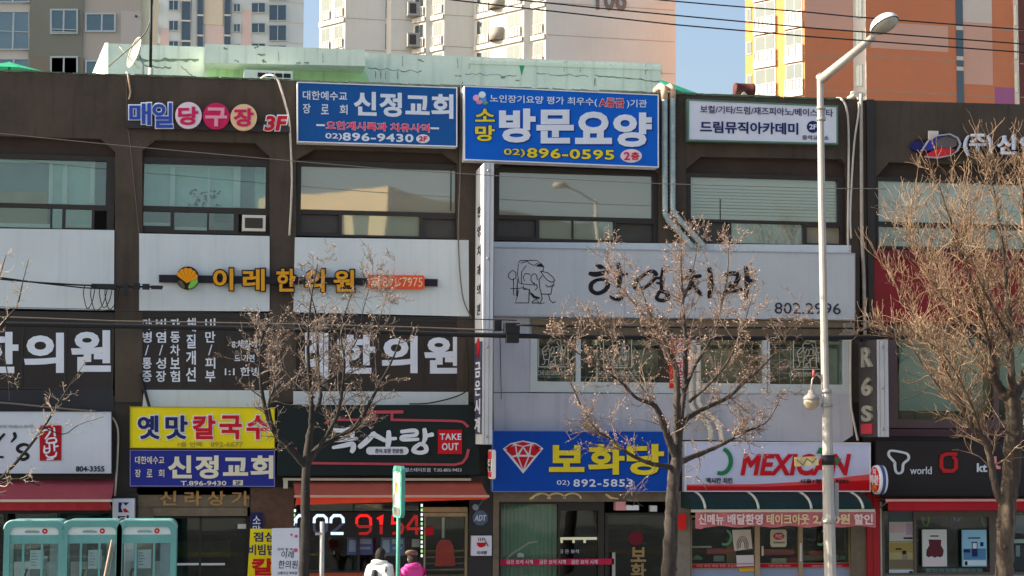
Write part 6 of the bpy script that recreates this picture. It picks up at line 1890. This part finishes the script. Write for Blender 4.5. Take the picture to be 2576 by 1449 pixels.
make_tree("slim bare grey tree in front of the soup restaurant", [
    [(764, 1545, d1, .100), (765, 1449, d1, .093), (768, 1300, d1, .084), (770, 1165, d1, .078), (782, 1080, d1, .062)],
    [(769, 1172, d1, .075), (735, 1132, d1 + .1, .062), (690, 1085, d1 + .25, .050), (668, 1030, d1 + .35, .040), (656, 960, d1 + .4, .030), (655, 880, d1 + .4, .018), (662, 820, d1 + .3, .010)],
    [(772, 1168, d1, .07), (800, 1128, d1 - .15, .060), (838, 1106, d1 - .3, .050), (885, 1080, d1 - .4, .042), (916, 1040, d1 - .5, .034), (950, 975, d1 - .5, .026), (985, 910, d1 - .5, .018), (1010, 845, d1 - .45, .010)],
    [(782, 1085, d1, .055), (784, 1030, d1 + .1, .046), (778, 950, d1 + .2, .036), (775, 860, d1 + .2, .026), (782, 760, d1 + .2, .016), (800, 660, d1 + .25, .008)],
    [(784, 1050, d1, .045), (806, 1000, d1 - .3, .036), (800, 920, d1 - .4, .030), (798, 840, d1 - .4, .022), (795, 790, d1 - .4, .014), (770, 700, d1 - .35, .007)],
    [(800, 1128, d1 - .1, .04), (846, 1050, d1 + .3, .034), (862, 970, d1 + .4, .027), (866, 900, d1 + .5, .021), (858, 830, d1 + .5, .014), (884, 740, d1 + .55, .007)],
    [(690, 1085, d1 + .25, .03), (676, 1020, d1 + .5, .024), (690, 960, d1 + .6, .017), (668, 900, d1 + .6, .010)],
    [(866, 900, d1 + .5, .012), (900, 850, d1 + .3, .010), (916, 770, d1 + .3, .007), (940, 690, d1 + .3, .004)],
    [(790, 1000, d1, .02), (740, 960, d1 - .6, .014), (690, 890, d1 - .9, .009), (670, 800, d1 - .9, .005)],
    [(950, 975, d1 - .5, .016), (945, 880, d1 - .9, .011), (958, 790, d1 - 1., .007), (980, 720, d1 - 1., .004)],
], 11, bk1, tw1, 7.5, (.30, .80), .22, 2, .0056, bdp, .30, tropism=.12)
d2 = 4.6
make_tree("bare tree with a pinkish crown between the jeweller and the fried chicken shop", [
    [(1682, 1545, d2, .150), (1683, 1449, d2, .142), (1688, 1330, d2, .130), (1692, 1240, d2, .118), (1700, 1165, d2, .105), (1706, 1110, d2, .080)],
    [(1700, 1178, d2, .06), (1670, 1172, d2 + .1, .048), (1630, 1164, d2 + .3, .038), (1580, 1140, d2 + .4, .030), (1540, 1108, d2 + .5, .024), (1500, 1080, d2 + .5, .018), (1462, 1020, d2 + .5, .013), (1430, 950, d2 + .5, .007)],
    [(1702, 1150, d2, .085), (1688, 1120, d2 + .1, .075), (1672, 1075, d2 + .2, .064), (1648, 1022, d2 + .3, .046), (1600, 1000, d2 + .5, .030), (1560, 960, d2 + .6, .022), (1500, 920, d2 + .7, .015), (1430, 870, d2 + .7, .009), (1400, 840, d2 + .7, .005)],
    [(1706, 1165, d2, .065), (1735, 1152, d2 - .2, .054), (1790, 1130, d2 - .4, .042), (1840, 1105, d2 - .5, .034), (1878, 1085, d2 - .6, .024), (1930, 1060, d2 - .6, .012), (1965, 1000, d2 - .6, .006)],
    [(1706, 1110, d2, .075), (1720, 1060, d2 - .1, .062), (1770, 1028, d2 - .3, .046), (1830, 1000, d2 - .4, .036), (1880, 955, d2 - .5, .028), (1925, 915, d2 - .5, .018), (1970, 860, d2 - .5, .009), (1990, 820, d2 - .5, .005)],
    [(1706, 1112, d2, .085), (1703, 1040, d2 + .1, .074), (1702, 940, d2 + .15, .055), (1690, 900, d2 + .2, .042), (1672, 860, d2 + .3, .030), (1640, 800, d2 + .35, .016), (1600, 690, d2 + .4, .006)],
    [(1712, 1060, d2, .055), (1722, 960, d2 - .2, .046), (1724, 860, d2 - .3, .034), (1718, 760, d2 - .3, .024), (1713, 680, d2 - .3, .016), (1714, 590, d2 - .3, .008)],
    [(1722, 980, d2 - .1, .045), (1748, 920, d2 - .5, .036), (1790, 850, d2 - .7, .026), (1812, 780, d2 - .7, .018), (1830, 690, d2 - .7, .011), (1834, 610, d2 - .7, .005)],
    [(1735, 1010, d2, .035), (1790, 960, d2 + .6, .026), (1836, 900, d2 + .8, .018), (1870, 820, d2 + .9, .010), (1900, 720, d2 + .9, .005)],
    [(1690, 900, d2 + .2, .03), (1650, 840, d2 - .4, .020), (1610, 780, d2 - .7, .013), (1560, 720, d2 - .8, .007), (1530, 660, d2 - .8, .004)],
    [(1648, 1022, d2 + .3, .026), (1590, 940, d2 - .1, .018), (1540, 860, d2 - .3, .012), (1490, 800, d2 - .4, .006)],
    [(1718, 760, d2 - .3, .016), (1740, 690, d2 - .3, .010), (1755, 620, d2 - .3, .005)],
], 23, bk2, tw2, 10, (.32, .85), .22, 2, .0058, bdp, .45, tropism=.12)
d3 = 5.0
make_tree("large bare ochre tree with a dense crown at the right edge, before the phone shop", [
    [(2524, 1545, d3, .19), (2526, 1449, d3, .172), (2530, 1350, d3, .160), (2536, 1260, d3, .172), (2545, 1150, d3, .165), (2550, 1060, d3, .165), (2546, 1000, d3, .13)],
    [(2530, 1272, d3, .085), (2508, 1240, d3 + .1, .072), (2495, 1170, d3 + .2, .066), (2478, 1110, d3 + .3, .060), (2440, 1070, d3 + .3, .050), (2420, 1020, d3 + .4, .042), (2390, 950, d3 + .5, .034), (2350, 880, d3 + .5, .022), (2300, 800, d3 + .5, .013), (2240, 690, d3 + .5, .006)],
    [(2545, 1010, d3, .12), (2520, 985, d3, .10), (2500, 945, d3 + .1, .078), (2490, 880, d3 + .2, .06), (2470, 800, d3 + .3, .044), (2440, 700, d3 + .3, .030), (2400, 580, d3 + .3, .018), (2350, 430, d3 + .3, .007)],
    [(2545, 1005, d3, .12), (2568, 965, d3 - .2, .105), (2590, 915, d3 - .3, .088), (2596, 840, d3 - .4, .070), (2590, 740, d3 - .4, .050), (2580, 620, d3 - .4, .034), (2574, 500, d3 - .4, .02), (2578, 400, d3 - .4, .008)],
    [(2545, 1000, d3, .085), (2545, 940, d3 + .5, .07), (2540, 850, d3 + .6, .055), (2535, 740, d3 + .7, .040), (2520, 600, d3 + .7, .026), (2500, 480, d3 + .7, .014), (2480, 420, d3 + .7, .006)],
    [(2600, 1200, d3 - .3, .11), (2590, 1150, d3 - .3, .10), (2620, 1080, d3 - .4, .09), (2680, 960, d3 - .5, .06), (2720, 800, d3 - .5, .03)],
    [(2420, 1020, d3 + .4, .03), (2380, 1000, d3 - .2, .024), (2330, 930, d3 - .4, .018), (2280, 860, d3 - .5, .011), (2220, 830, d3 - .5, .005)],
    [(2510, 960, d3, .05), (2450, 880, d3 - .5, .036), (2390, 760, d3 - .8, .024), (2330, 640, d3 - .9, .014), (2290, 520, d3 - .9, .006)],
    [(2590, 900, d3 - .3, .05), (2640, 800, d3 - .6, .036), (2660, 640, d3 - .7, .022), (2670, 480, d3 - .7, .009)],
    [(2490, 870, d3 + .2, .03), (2430, 820, d3 + .7, .022), (2360, 730, d3 + .9, .014), (2300, 640, d3 + .9, .007), (2270, 560, d3 + .9, .004)],
    [(2540, 850, d3 + .6, .03), (2480, 740, d3 + 1.1, .022), (2440, 640, d3 + 1.2, .014), (2420, 500, d3 + 1.2, .006)],
    [(2545, 930, d3 - .2, .03), (2500, 820, d3 - 1., .022), (2470, 680, d3 - 1.2, .015), (2430, 560, d3 - 1.3, .007)],
    [(2470, 1095, d3 + .3, .03), (2440, 1010, d3 + .9, .022), (2380, 900, d3 + 1.1, .013), (2320, 850, d3 + 1.1, .006)],
], 37, bk3, tw3, 17, (.5, 1.25), .40, 1, .0068, bdy, .06, tropism=.42, thick=(.012, .022))
d0 = 4.8
make_tree("bare tree whose branches reach in at the left edge above the snack shop sign", [
    [(-150, 1545, d0, .14), (-150, 1300, d0, .12), (-140, 1150, d0, .10), (-130, 1050, d0, .08)],
    [(-140, 1260, d0, .05), (-60, 1245, d0 + .1, .040), (0, 1205, d0 + .2, .032), (60, 1140, d0 + .3, .026), (110, 1075, d0 + .3, .021), (150, 1010, d0 + .3, .016), (182, 960, d0 + .3, .010), (214, 912, d0 + .3, .004)],
    [(-130, 1050, d0, .05), (-90, 960, d0, .040), (-40, 880, d0, .030), (10, 810, d0, .022), (42, 770, d0, .016), (56, 715, d0, .010), (72, 652, d0, .004)],
    [(-130, 1060, d0, .05), (-110, 930, d0 + .3, .036), (-50, 800, d0 + .3, .024), (-10, 720, d0 + .3, .014), (16, 640, d0 + .3, .005)],
    [(110, 1075, d0 + .3, .012), (160, 1092, d0 + .2, .009), (200, 1068, d0 + .2, .006), (262, 1048, d0 + .2, .003)],
    [(-40, 880, d0, .02), (0, 870, d0 - .3, .014), (20, 950, d0 - .4, .009), (24, 1010, d0 - .4, .005)],
    [(-60, 1245, d0 + .1, .03), (-20, 1230, d0 + .6, .022), (40, 1205, d0 + .7, .014), (100, 1222, d0 + .7, .006)],
], 51, bk1, M("twig_tan", (.42, .33, .25), .85, .35, 9), 5, (.18, .42), .15, 1, .0040, bdy, .10)
# ------------------------------------------------------------------ apartment towers behind
def plan(px0, Y0, segs, L, U):
    """saw-tooth plan seen corner on; segs = [(kind, px)]"""
    p = Vector((az(px0, 100) * Y0, Y0))
    out = [p]
    for kd, px in segs:
        d_ = L if kd == 'L' else U
        a = az(px, 100)
        t_ = (a * p.y - p.x) / (d_[0] - a * d_[1])
        p = Vector((p.x + d_[0] * t_, p.y + d_[1] * t_))
        out.append(p)
    return out
def wallquad(mb, a, b, z0, z1, off=0.0, th=0.0):
    d_ = (b - a).normalized()
    n_ = Vector((d_.y, -d_.x))
    a2, b2 = a + n_ * off, b + n_ * off
    vs = [(a2.x, a2.y, z0), (b2.x, b2.y, z0), (b2.x, b2.y, z1), (a2.x, a2.y, z1)]
    if th:
        a3, b3 = a2 - n_ * th, b2 - n_ * th
        vs += [(a3.x, a3.y, z0), (b3.x, b3.y, z0), (b3.x, b3.y, z1), (a3.x, a3.y, z1)]
        return mb.add(vs, [(0, 1, 2, 3), (5, 4, 7, 6), (0, 4, 5, 1), (3, 2, 6, 7), (0, 3, 7, 4), (1, 5, 6, 2)])
    return mb.add(vs, [(0, 1, 2, 3)])
Ld, Ud = (math.sin(RAD(36)), -math.cos(RAD(36))), (math.cos(RAD(4)), math.sin(RAD(4)))
glass_t = glassy("tower_glass", (.04, .05, .05), .12, (.7, .8, .82), wave=.01)
rail_m = M("rail_grey", (.42, .41, .38), .5, .06, 2)
whit = M("tower_white", (.62, .59, .52), .8, .04, .3, fine=.02)
beige = M("tower_beige", (.80, .76, .66), .85, .05, .25, fine=.03, stain=.08)
pinkb = M("tower_pinkbeige", (.70, .77, .71), .85, .05, .25, fine=.03, stain=.08)
groove_strip = M("tower_groove", sh(140, 130, 118), .9, .1, 1)
def tower(label, px0, Y0, segs, mats, z0, z1, fl, zoff, zw, back_pts, winspec, name="apartment_tower"):
    P = plan(px0, Y0, segs, Ld, Ud)
    t_ = thing(name, label, "apartment block", (P[0].x, P[0].y, 0))
    poly = P + [Vector(b) for b in back_pts]
    groups = {}
    for i, (kd, px) in enumerate(segs):
        groups.setdefault(mats[i].name, (mats[i], MB()))[1]
        wallquad(groups[mats[i].name][1], P[i], P[i + 1], z0, z1)
    last = list(groups.values())[0][1]
    for i in range(len(P) - 1, len(poly)):
        wallquad(last, poly[i], poly[(i + 1) % len(poly)], z0, z1)
    last.add([(p.x, p.y, z1) for p in poly], [tuple(range(len(poly)))])
    for m_, mb in groups.values():
        mb.build("wall", m_, t_)
    gr_ = MB()
    for i, (kd, px) in enumerate(segs):
        k0 = int((zw[0] - zoff) / fl)
        for k in range(k0, int((zw[1] - zoff) / fl)):
            zb_ = zoff + k * fl
            if kd == 'U' and (P[i + 1] - P[i]).length > 1.5:
                wallquad(gr_, P[i] + (P[i + 1] - P[i]) * .01, P[i + 1] - (P[i + 1] - P[i]) * .01, zb_, zb_ + .06, .012)
            for (si, u0, u1, a, b, kind) in winspec:
                if si != i:
                    continue
                q0, q1 = P[i] + (P[i + 1] - P[i]) * u0, P[i] + (P[i + 1] - P[i]) * u1
                if kind == 'w':
                    fr_ = wallquad(MB(), q0, q1, zb_ + a, zb_ + b, .05, .10)
                    f_ = fr_.build("window", whit, t_)
                    e_ = (q1 - q0) * .06
                    m2 = q0 + (q1 - q0) * .52
                    pn = wallquad(MB(), q0 + e_, m2 - e_ * .4, zb_ + a + .08, zb_ + b - .08, .065, .02)
                    wallquad(pn, m2 + e_ * .4, q1 - e_, zb_ + a + .08, zb_ + b - .08, .065, .02)
                    pn.build("pane", glass_t, f_)
                elif kind == 'r':
                    rl = wallquad(MB(), q0, q1, zb_ + a, zb_ + b, .12, .04)
                    o_ = rl.build("balcony_panel", rail_m, t_)
                    bars = MB()
                    for q in range(6):
                        s0 = q0 + (q1 - q0) * (q / 5)
                        wallquad(bars, s0, s0 + (q1 - q0) * .03, zb_ + a, zb_ + b + .05, .16, .03)
                    wallquad(bars, q0, q1, zb_ + b, zb_ + b + .07, .17, .05)
                    bars.build("railing", whit, o_)
                elif kind == 's':
                    wallquad(MB(), q0, q1, zb_ + a, zb_ + b, .18, .14).build("floor_band", whit, t_)
                elif kind == 'g':
                    wallquad(MB(), q0, q1, zb_ + a, zb_ + b, .03, .02).build("pane", glass_t, t_)
                elif kind == 'a':
                    d_ = (P[i + 1] - P[i]).normalized(); n_ = Vector((d_.y, -d_.x))
                    c_ = q0 + n_ * .5
                    mb = MB()
                    for (h0, h1) in ((a, b),):
                        vs = []
                        for z in (zb_ + h0, zb_ + h1):
                            for e1, e2 in ((-.6, -.45), (.6, -.45), (.6, .45), (-.6, .45)):
                                vs.append((c_.x + d_.x * e1 + n_.x * e2, c_.y + d_.y * e1 + n_.y * e2, z))
                        mb.add(vs, [(0, 3, 2, 1), (4, 5, 6, 7), (0, 1, 5, 4), (1, 2, 6, 5), (2, 3, 7, 6), (3, 0, 4, 7)])
                    o_ = mb.build("air_conditioner", rail_m, t_)
                    wallquad(MB(), c_ - d_ * .45, c_ + d_ * .15, zb_ + a + .15, zb_ + b - .15, .47, .02).build("grille", panel_dk, o_)
                elif kind == 'c':
                    c_ = (q0 + q1) / 2
                    r_ = (q1 - q0).length / 2
                    mb = MB()
                    mb.lathe([(r_ * .98, a), (r_, a), (r_, b), (r_ * .9, b), (.01, b - .7), (.01, a)], (c_.x, c_.y, zb_), 18)
                    mb.build("round_balcony", M("balcony_tan", (.42, .37, .30), .8, .06), t_)
    if gr_.v:
        gr_.build("wall_groove", groove_strip, t_)
    return t_, P
segsM = [('L', 868), ('U', 971), ('L', 983), ('U', 1039), ('L', 1071), ('U', 1085), ('L', 1117), ('U', 1192), ('L', 1318), ('U', 1337), ('L', 1373), ('U', 1700)]
matsM = [whit, beige, whit, beige, whit, beige, whit, beige, whit, beige, whit, pinkb]
spec = []
for si, a, b in ((0, .08, .42), (0, .58, .92), (4, .15, .85), (6, .15, .85), (8, .06, .30), (8, .66, .94), (10, .15, .8)):
    spec += [(si, a, b, 1.05, 2.35, 'w'), (si, a, b, .25, 1.0, 'r')]
for si in (0, 4, 6, 8, 10):
    spec.append((si, .02, .98, -.28, .12, 's'))
spec += [(8, .36, .60, .2, 1.3, 'c'), (3, .98, 1.0, .3, 1.5, 'a'), (1, .985, .999, .2, 2.5, 'g')]
tM, PM = tower("pale beige stepped apartment tower numbered 106 in the middle of the skyline", 803, 160, segsM, matsM, -.2, 62, 2.8, .9, (28, 50), [(45, 200), (13, 200)], spec)
# the tower's number, 106, on its big shaded wall
a, b = PM[-2], PM[-1]
def wall_text(parent, body, P0, P1, pxa, pxb, ya, yb, mat, z_of):
    d_ = (P1 - P0).normalized(); n_ = Vector((d_.y, -d_.x))
    def hit(px):
        k = az(px, 20)
        t_ = (k * P0.y - P0.x) / (d_.x - k * d_.y)
        return P0 + d_ * t_
    q0, q1 = hit(pxa), hit(pxb)
    dep = (q0.y + q1.y) / 2
    vs, fs, (a0, a1, b0, b1) = glyphs(body, .03)
    zt, zb_ = z_of(ya, dep), z_of(yb, dep)
    out = []
    for x, y, z in vs:
        q = q0 + (q1 - q0) * ((x - a0) / (a1 - a0)) + n_ * (.10 if z > 0 else .0)
        out.append((q.x, q.y, zb_ + (zt - zb_) * (y - b0) / (b1 - b0)))
    return MB().add(out, fs).build("tower_number", mat, parent)
def z_at(py, Y, px=1540):
    v = _f + _r * ((px - 1288) / F) + _u * ((724.5 - py) / F)
    return HC + v.z * Y / v.y
wall_text(tM, "106", a, b, 1500, 1574, -40, 25, M("number_grey", sh(92, 90, 90), .7, .05), z_at)
# orange tower
orange = M("tower_orange", sh(172, 106, 76), .85, .05, .25, fine=.03)
orange_l = M("tower_orange_light", sh(196, 128, 78), .85, .05, .25, fine=.03)
peach = M("tower_peach", sh(192, 150, 134), .85, .05, .25, fine=.03)
greyp = M("tower_greypeach", sh(184, 172, 164), .85, .05, .25, fine=.03)
darkb = M("tower_darkbrown", sh(86, 52, 48), .85, .1, .3)
segsO = [('L', 2024), ('U', 2146), ('L', 2178), ('U', 2550), ('L', 2562), ('U', 2800)]
spec = []
for a, b in ((.16, .52), (.68, .97)):
    spec += [(0, a, b, 1.0, 2.3, 'w'), (0, a, b, .2, .95, 'r'), (0, a - .01, b + .01, -.42, .15, 's')]
spec += [(0, .02, .11, .9, 2.0, 'w'), (2, .25, .75, .4, 2.2, 'w'), (4, .2, .8, .4, 2.2, 'w')]
tO, PO = tower("orange and peach apartment tower with white balcony bays at the right", 1875, 142, segsO, [orange_l, orange, whit, orange, whit, darkb], -.2, 58, 2.8, .4, (26, 48), [(85, 190), (60, 190)], spec)
def panel(P0, P1, pxa, pxb, ya, yb, mat, off, name="painted_panel"):
    d_ = (P1 - P0).normalized()
    def hit(px):
        k = az(px, 100)
        t_ = (k * P0.y - P0.x) / (d_.x - k * d_.y)
        return P0 + d_ * t_
    q0, q1 = hit(pxa), hit(pxb)
    dep = (q0.y + q1.y) / 2
    zt = z_at(ya, dep, (pxa + pxb) / 2)
    zb_ = z_at(yb, dep, (pxa + pxb) / 2)
    return wallquad(MB(), q0, q1, zb_, zt, off, .02).build(name, mat, tO)
panel(PO[1], PO[2], 2025, 2145, -300, 75, peach, .021)
panel(PO[3], PO[4], 2190, 2385, 60, 126, peach, .021); panel(PO[3], PO[4], 2190, 2400, -300, -40, peach, .021)
panel(PO[3], PO[4], 2405, 2422, -300, 420, glassy("stair_glass", (.05, .065, .07), .10, wave=.01), .06, "stair_window")
for y in (-20, 58, 134, 160):
    panel(PO[3], PO[4], 2405, 2422, y + 8, y + 18, greyp, .075, "stair_window_bar")
panel(PO[3], PO[4], 2423, 2496, -300, 58, greyp, .022); panel(PO[3], PO[4], 2423, 2496, 59, 213, peach, .022)
panel(PO[3], PO[4], 2500, 2549, 220, 420, M("tower_purple", sh(140, 84, 122), .85, .05, .3), .022)

# near block at the left, parallel to the street
dB = -69.0
nb_ = thing("apartment_block", "grey-beige apartment block with white framed windows at the top left", "apartment block", (pt(150, 100, dB).x, D - dB, 0))
za, zb_ = 0, 46
def bandx(x0, x1, m_, d0, d1, nm="wall"):
    a, b = pt(x0, 100, d1), pt(x1, 100, d1)
    return MB().box(a.x, b.x, D - d1, D - d0, za, zb_).build(nm, m_, nb_)
bandx(-400, 73, M("block_white", sh(166, 162, 158), .85, .05, .3), dB - 12, dB - .3)
bandx(73.5, 207, M("block_brown", sh(104, 106, 98), .85, .06, .3, fine=.05), dB - 12, dB)
bandx(207.5, 352, M("block_grey", sh(146, 140, 134), .85, .06, .3, fine=.05), dB - 12, dB - .12)
bandx(352.5, 379, M("block_cream", (.84, .78, .52), .85, .05, .3), dB - 11, dB - .35)
fl = 119.0
for k in range(-1, 4):
    y = 22 + fl * k
    for (x0, y0, x1, y1, dd, mid) in ((126, y, 196, y + 63, dB, 158), (214, y + 10, 291, y + 58, dB - .12, 254)):
        if y1 > 420:
            continue
        f_ = MB().frame([(x0, y0), (x1, y0), (x1, y1), (x0, y1)], 4, dd - .1, dd + .12).pbox(mid, y0 + 4, mid + 4, y1 - 4, dd - .1, dd + .11).build("window", white_fr, nb_)
        MB().pbox(x0 + 3, y0 + 3, x1 - 3, y1 - 3, dd - .05, dd + .03).build("pane", glassy("block_glass", (.05, .07, .075), .30, (.42, .52, .52), wave=.02), f_)
        if x0 == 126:
            MB().pbox(x0 + 4, y1 - 12, x1 - 4, y1 - 10, dd + .13, dd + .16).pbox(x0 + 4, y1 - 6, x1 - 4, y1 - 4.5, dd + .13, dd + .16).build("rail", white_fr, f_)
    f_ = MB().frame([(-60, y + 6), (74, y + 6), (74, y + 103), (-60, y + 103)], 2.5, dB - .35, dB - .12).pbox(31, y + 8, 35, y + 101, dB - .35, dB - .13).pbox(-58, y + 55, 72, y + 57, dB - .35, dB - .14).build("balcony_window", white_fr, nb_)
    MB().pbox(-59, y + 7, 73, y + 102, dB - .31, dB - .22).build("pane", glassy("block_glass2", (.10, .13, .135), .32, (.48, .58, .58), wave=.03), f_)
for y0, y1, m_ in ((28, 90, M("block_grey2", sh(152, 148, 146), .85, .05, .3)),):
    MB().pbox(300, y0, 351, 420, dB - .1, dB - .06).build("painted_panel", m_, nb_)
MB().disc(342, 40, 2.5, 2.5, dB - .1, dB + .1).build("vent_pipe", black, nb_)
MB().pbox(74, 143, 207, 420, dB - .02, dB + .03).build("painted_panel", M("block_brown2", sh(108, 101, 92), .85, .06, .3), nb_)

# far pinkish block
dC = -205.0
fb_ = thing("apartment_block", "far pinkish white apartment block with tall dark stair windows", "apartment block", (pt(570, 100, dC).x, D - dC, 0))
a, b = pt(372, 100, dC), pt(763, 100, dC)
MB().box(a.x, b.x, D - dC, D - dC + 16, 0, 95).build("wall", M("far_white", sh(164, 172, 176), .85, .05, .15, fine=.02), fb_)
pk = M("far_peach", sh(172, 156, 154), .85, .05, .15)
mb = MB().pbox(513, 64, 562, 420, dC - .1, dC + .15).pbox(606, 24, 630, 420, dC - .1, dC + .15).pbox(400, 72, 422, 420, dC - .1, dC + .15)
mb.build("painted_panel", pk, fb_)
MB().pbox(513, -200, 562, 62, dC - .1, dC + .14).build("painted_panel", M("far_cream", sh(172, 164, 150), .85, .05, .15), fb_)
gC = glassy("far_glass", (.06, .08, .095), .22, (.36, .43, .46), wave=.02)
for x0, x1 in ((456, 480), (495, 512), (563, 581)):
    o_ = MB().frame([(x0, -120), (x1, -120), (x1, 420), (x0, 420)], 1.5, dC - .1, dC + .4).build("stair_window", M("far_frame", sh(120, 122, 126), .6, .05), fb_)
    MB().pbox(x0 + 1, -119, x1 - 1, 419, dC - .05, dC + .25).build("pane", gC, o_)
    bars = MB()
    for k in range(-2, 8):
        bars.pbox(x0, 50 + k * 51 + (0 if x0 < 490 else -14), x1, 54 + k * 51 + (0 if x0 < 490 else -14), dC, dC + .45)
    bars.build("floor_bar", M("far_bar", sh(170, 166, 164), .7, .05), o_)
for k in range(-2, 6):
    y = 6 + 51 * k
    for x0, x1, h0, h1 in ((384, 400, 0, 24), (424, 449, -6, 20), (587, 605, 2, 24), (632, 668, 0, 26), (676, 721, 5, 46)):
        o_ = MB().frame([(x0, y + h0), (x1, y + h0), (x1, y + h1), (x0, y + h1)], 1.6, dC - .1, dC + .4).pbox((x0 + x1) / 2 - .8, y + h0, (x0 + x1) / 2 + .8, y + h1, dC - .1, dC + .38).build("window", white_fr, fb_)
        MB().pbox(x0 + 1, y + h0 + 1, x1 - 1, y + h1 - 1, dC - .05, dC + .2).build("pane", gC, o_)
gx = MB()
for k in range(-2, 8):
    gx.pbox(722, 6 + 51 * k, 762, 7 + 51 * k, dC - .1, dC + .08)
gx.build("wall_groove", M("far_groove", sh(170, 160, 156), .9, .05), fb_)

# ------------------------------------------------------------------ across the street, seen mirrored in the windows
cx, cy = 7.6, -12.0
ob = thing("apartment_block", "tan corner block across the street mirrored in the third floor windows", "apartment block", (cx, cy, 0))
C_ = Vector((cx, cy)); A_ = Vector((-.75, -.66)); B_ = Vector((.66, -.75))
q = [C_, C_ + A_ * 8, C_ + A_ * 8 + B_ * 24, C_ + B_ * 24]
tanw = M("opposite_tan", (.60, .49, .33), .85, .06, .4)
mb = MB()
for i in range(4):
    wallquad(mb, q[(i + 1) % 4], q[i], 0, 15.4)
mb.add([(p.x, p.y, 15.4) for p in q], [(0, 1, 2, 3)])
mb.build("wall", tanw, ob)
for f_ in range(1, 5):
    for u in (.18, .40, .62, .84):
        for s_, ln_ in ((q[0], A_ * 8), (q[0], B_ * 24)):
            p0 = s_ + ln_ * (u - .07); p1 = s_ + ln_ * (u + .07)
            d_ = (p1 - p0).normalized(); n_ = Vector((d_.y, -d_.x))
            if n_.dot(s_ + ln_ * u - (q[0] + q[2]) / 2) < 0:
                n_ = -n_
            vs = [((p + n_ * .03).x, (p + n_ * .03).y, z) for p, z in ((p0, f_ * 3 + .4), (p1, f_ * 3 + .4), (p1, f_ * 3 + 2.3), (p0, f_ * 3 + 2.3))]
            MB().add(vs, [(0, 1, 2, 3)]).build("window", M("opposite_window", (.06, .075, .075), .4, .1), ob)
o2 = thing("street_lamp", "pale street lamp across the road mirrored in the window under the bright blue sign", "street lamp", (14.6, 4.3, 0))
MB().tube([(14.6, 4.3, 0), (14.6, 4.3, 13.0)], [.11, .07], 10).build("post", lampm, o2)
MB().tube([(14.6, 4.3, 12.9), (13.2, 4.9, 13.4)], .05, 8).build("arm", lampm, o2)
MB().lathe([(.001, -.1), (.2, -.08), (.26, 0), (.2, .1), (.001, .14)], (13.0, 5.0, 13.4), 14).build("head", lampm, o2)
print("objects", len(bpy.data.objects), "verts", sum(len(m.vertices) for m in bpy.data.meshes))

nx = thing("commercial_building", "unseen building added left of the frame to keep the sun off the shop fronts", "building", (xa0 - 20, D, 0))
MB().box(xa0 - 40, xa0 - .06, D, D + 12, 0, pt(-420, 163).z - .1).build("wall", brown, nx)  # added out-of-view block; stops low sun from the left reaching the awnings
MB().box(xa0 - 39.9, xa0 - .2, D - .05, D - .001, 3.6, 4.3).build("fascia", brown_dk, nx)
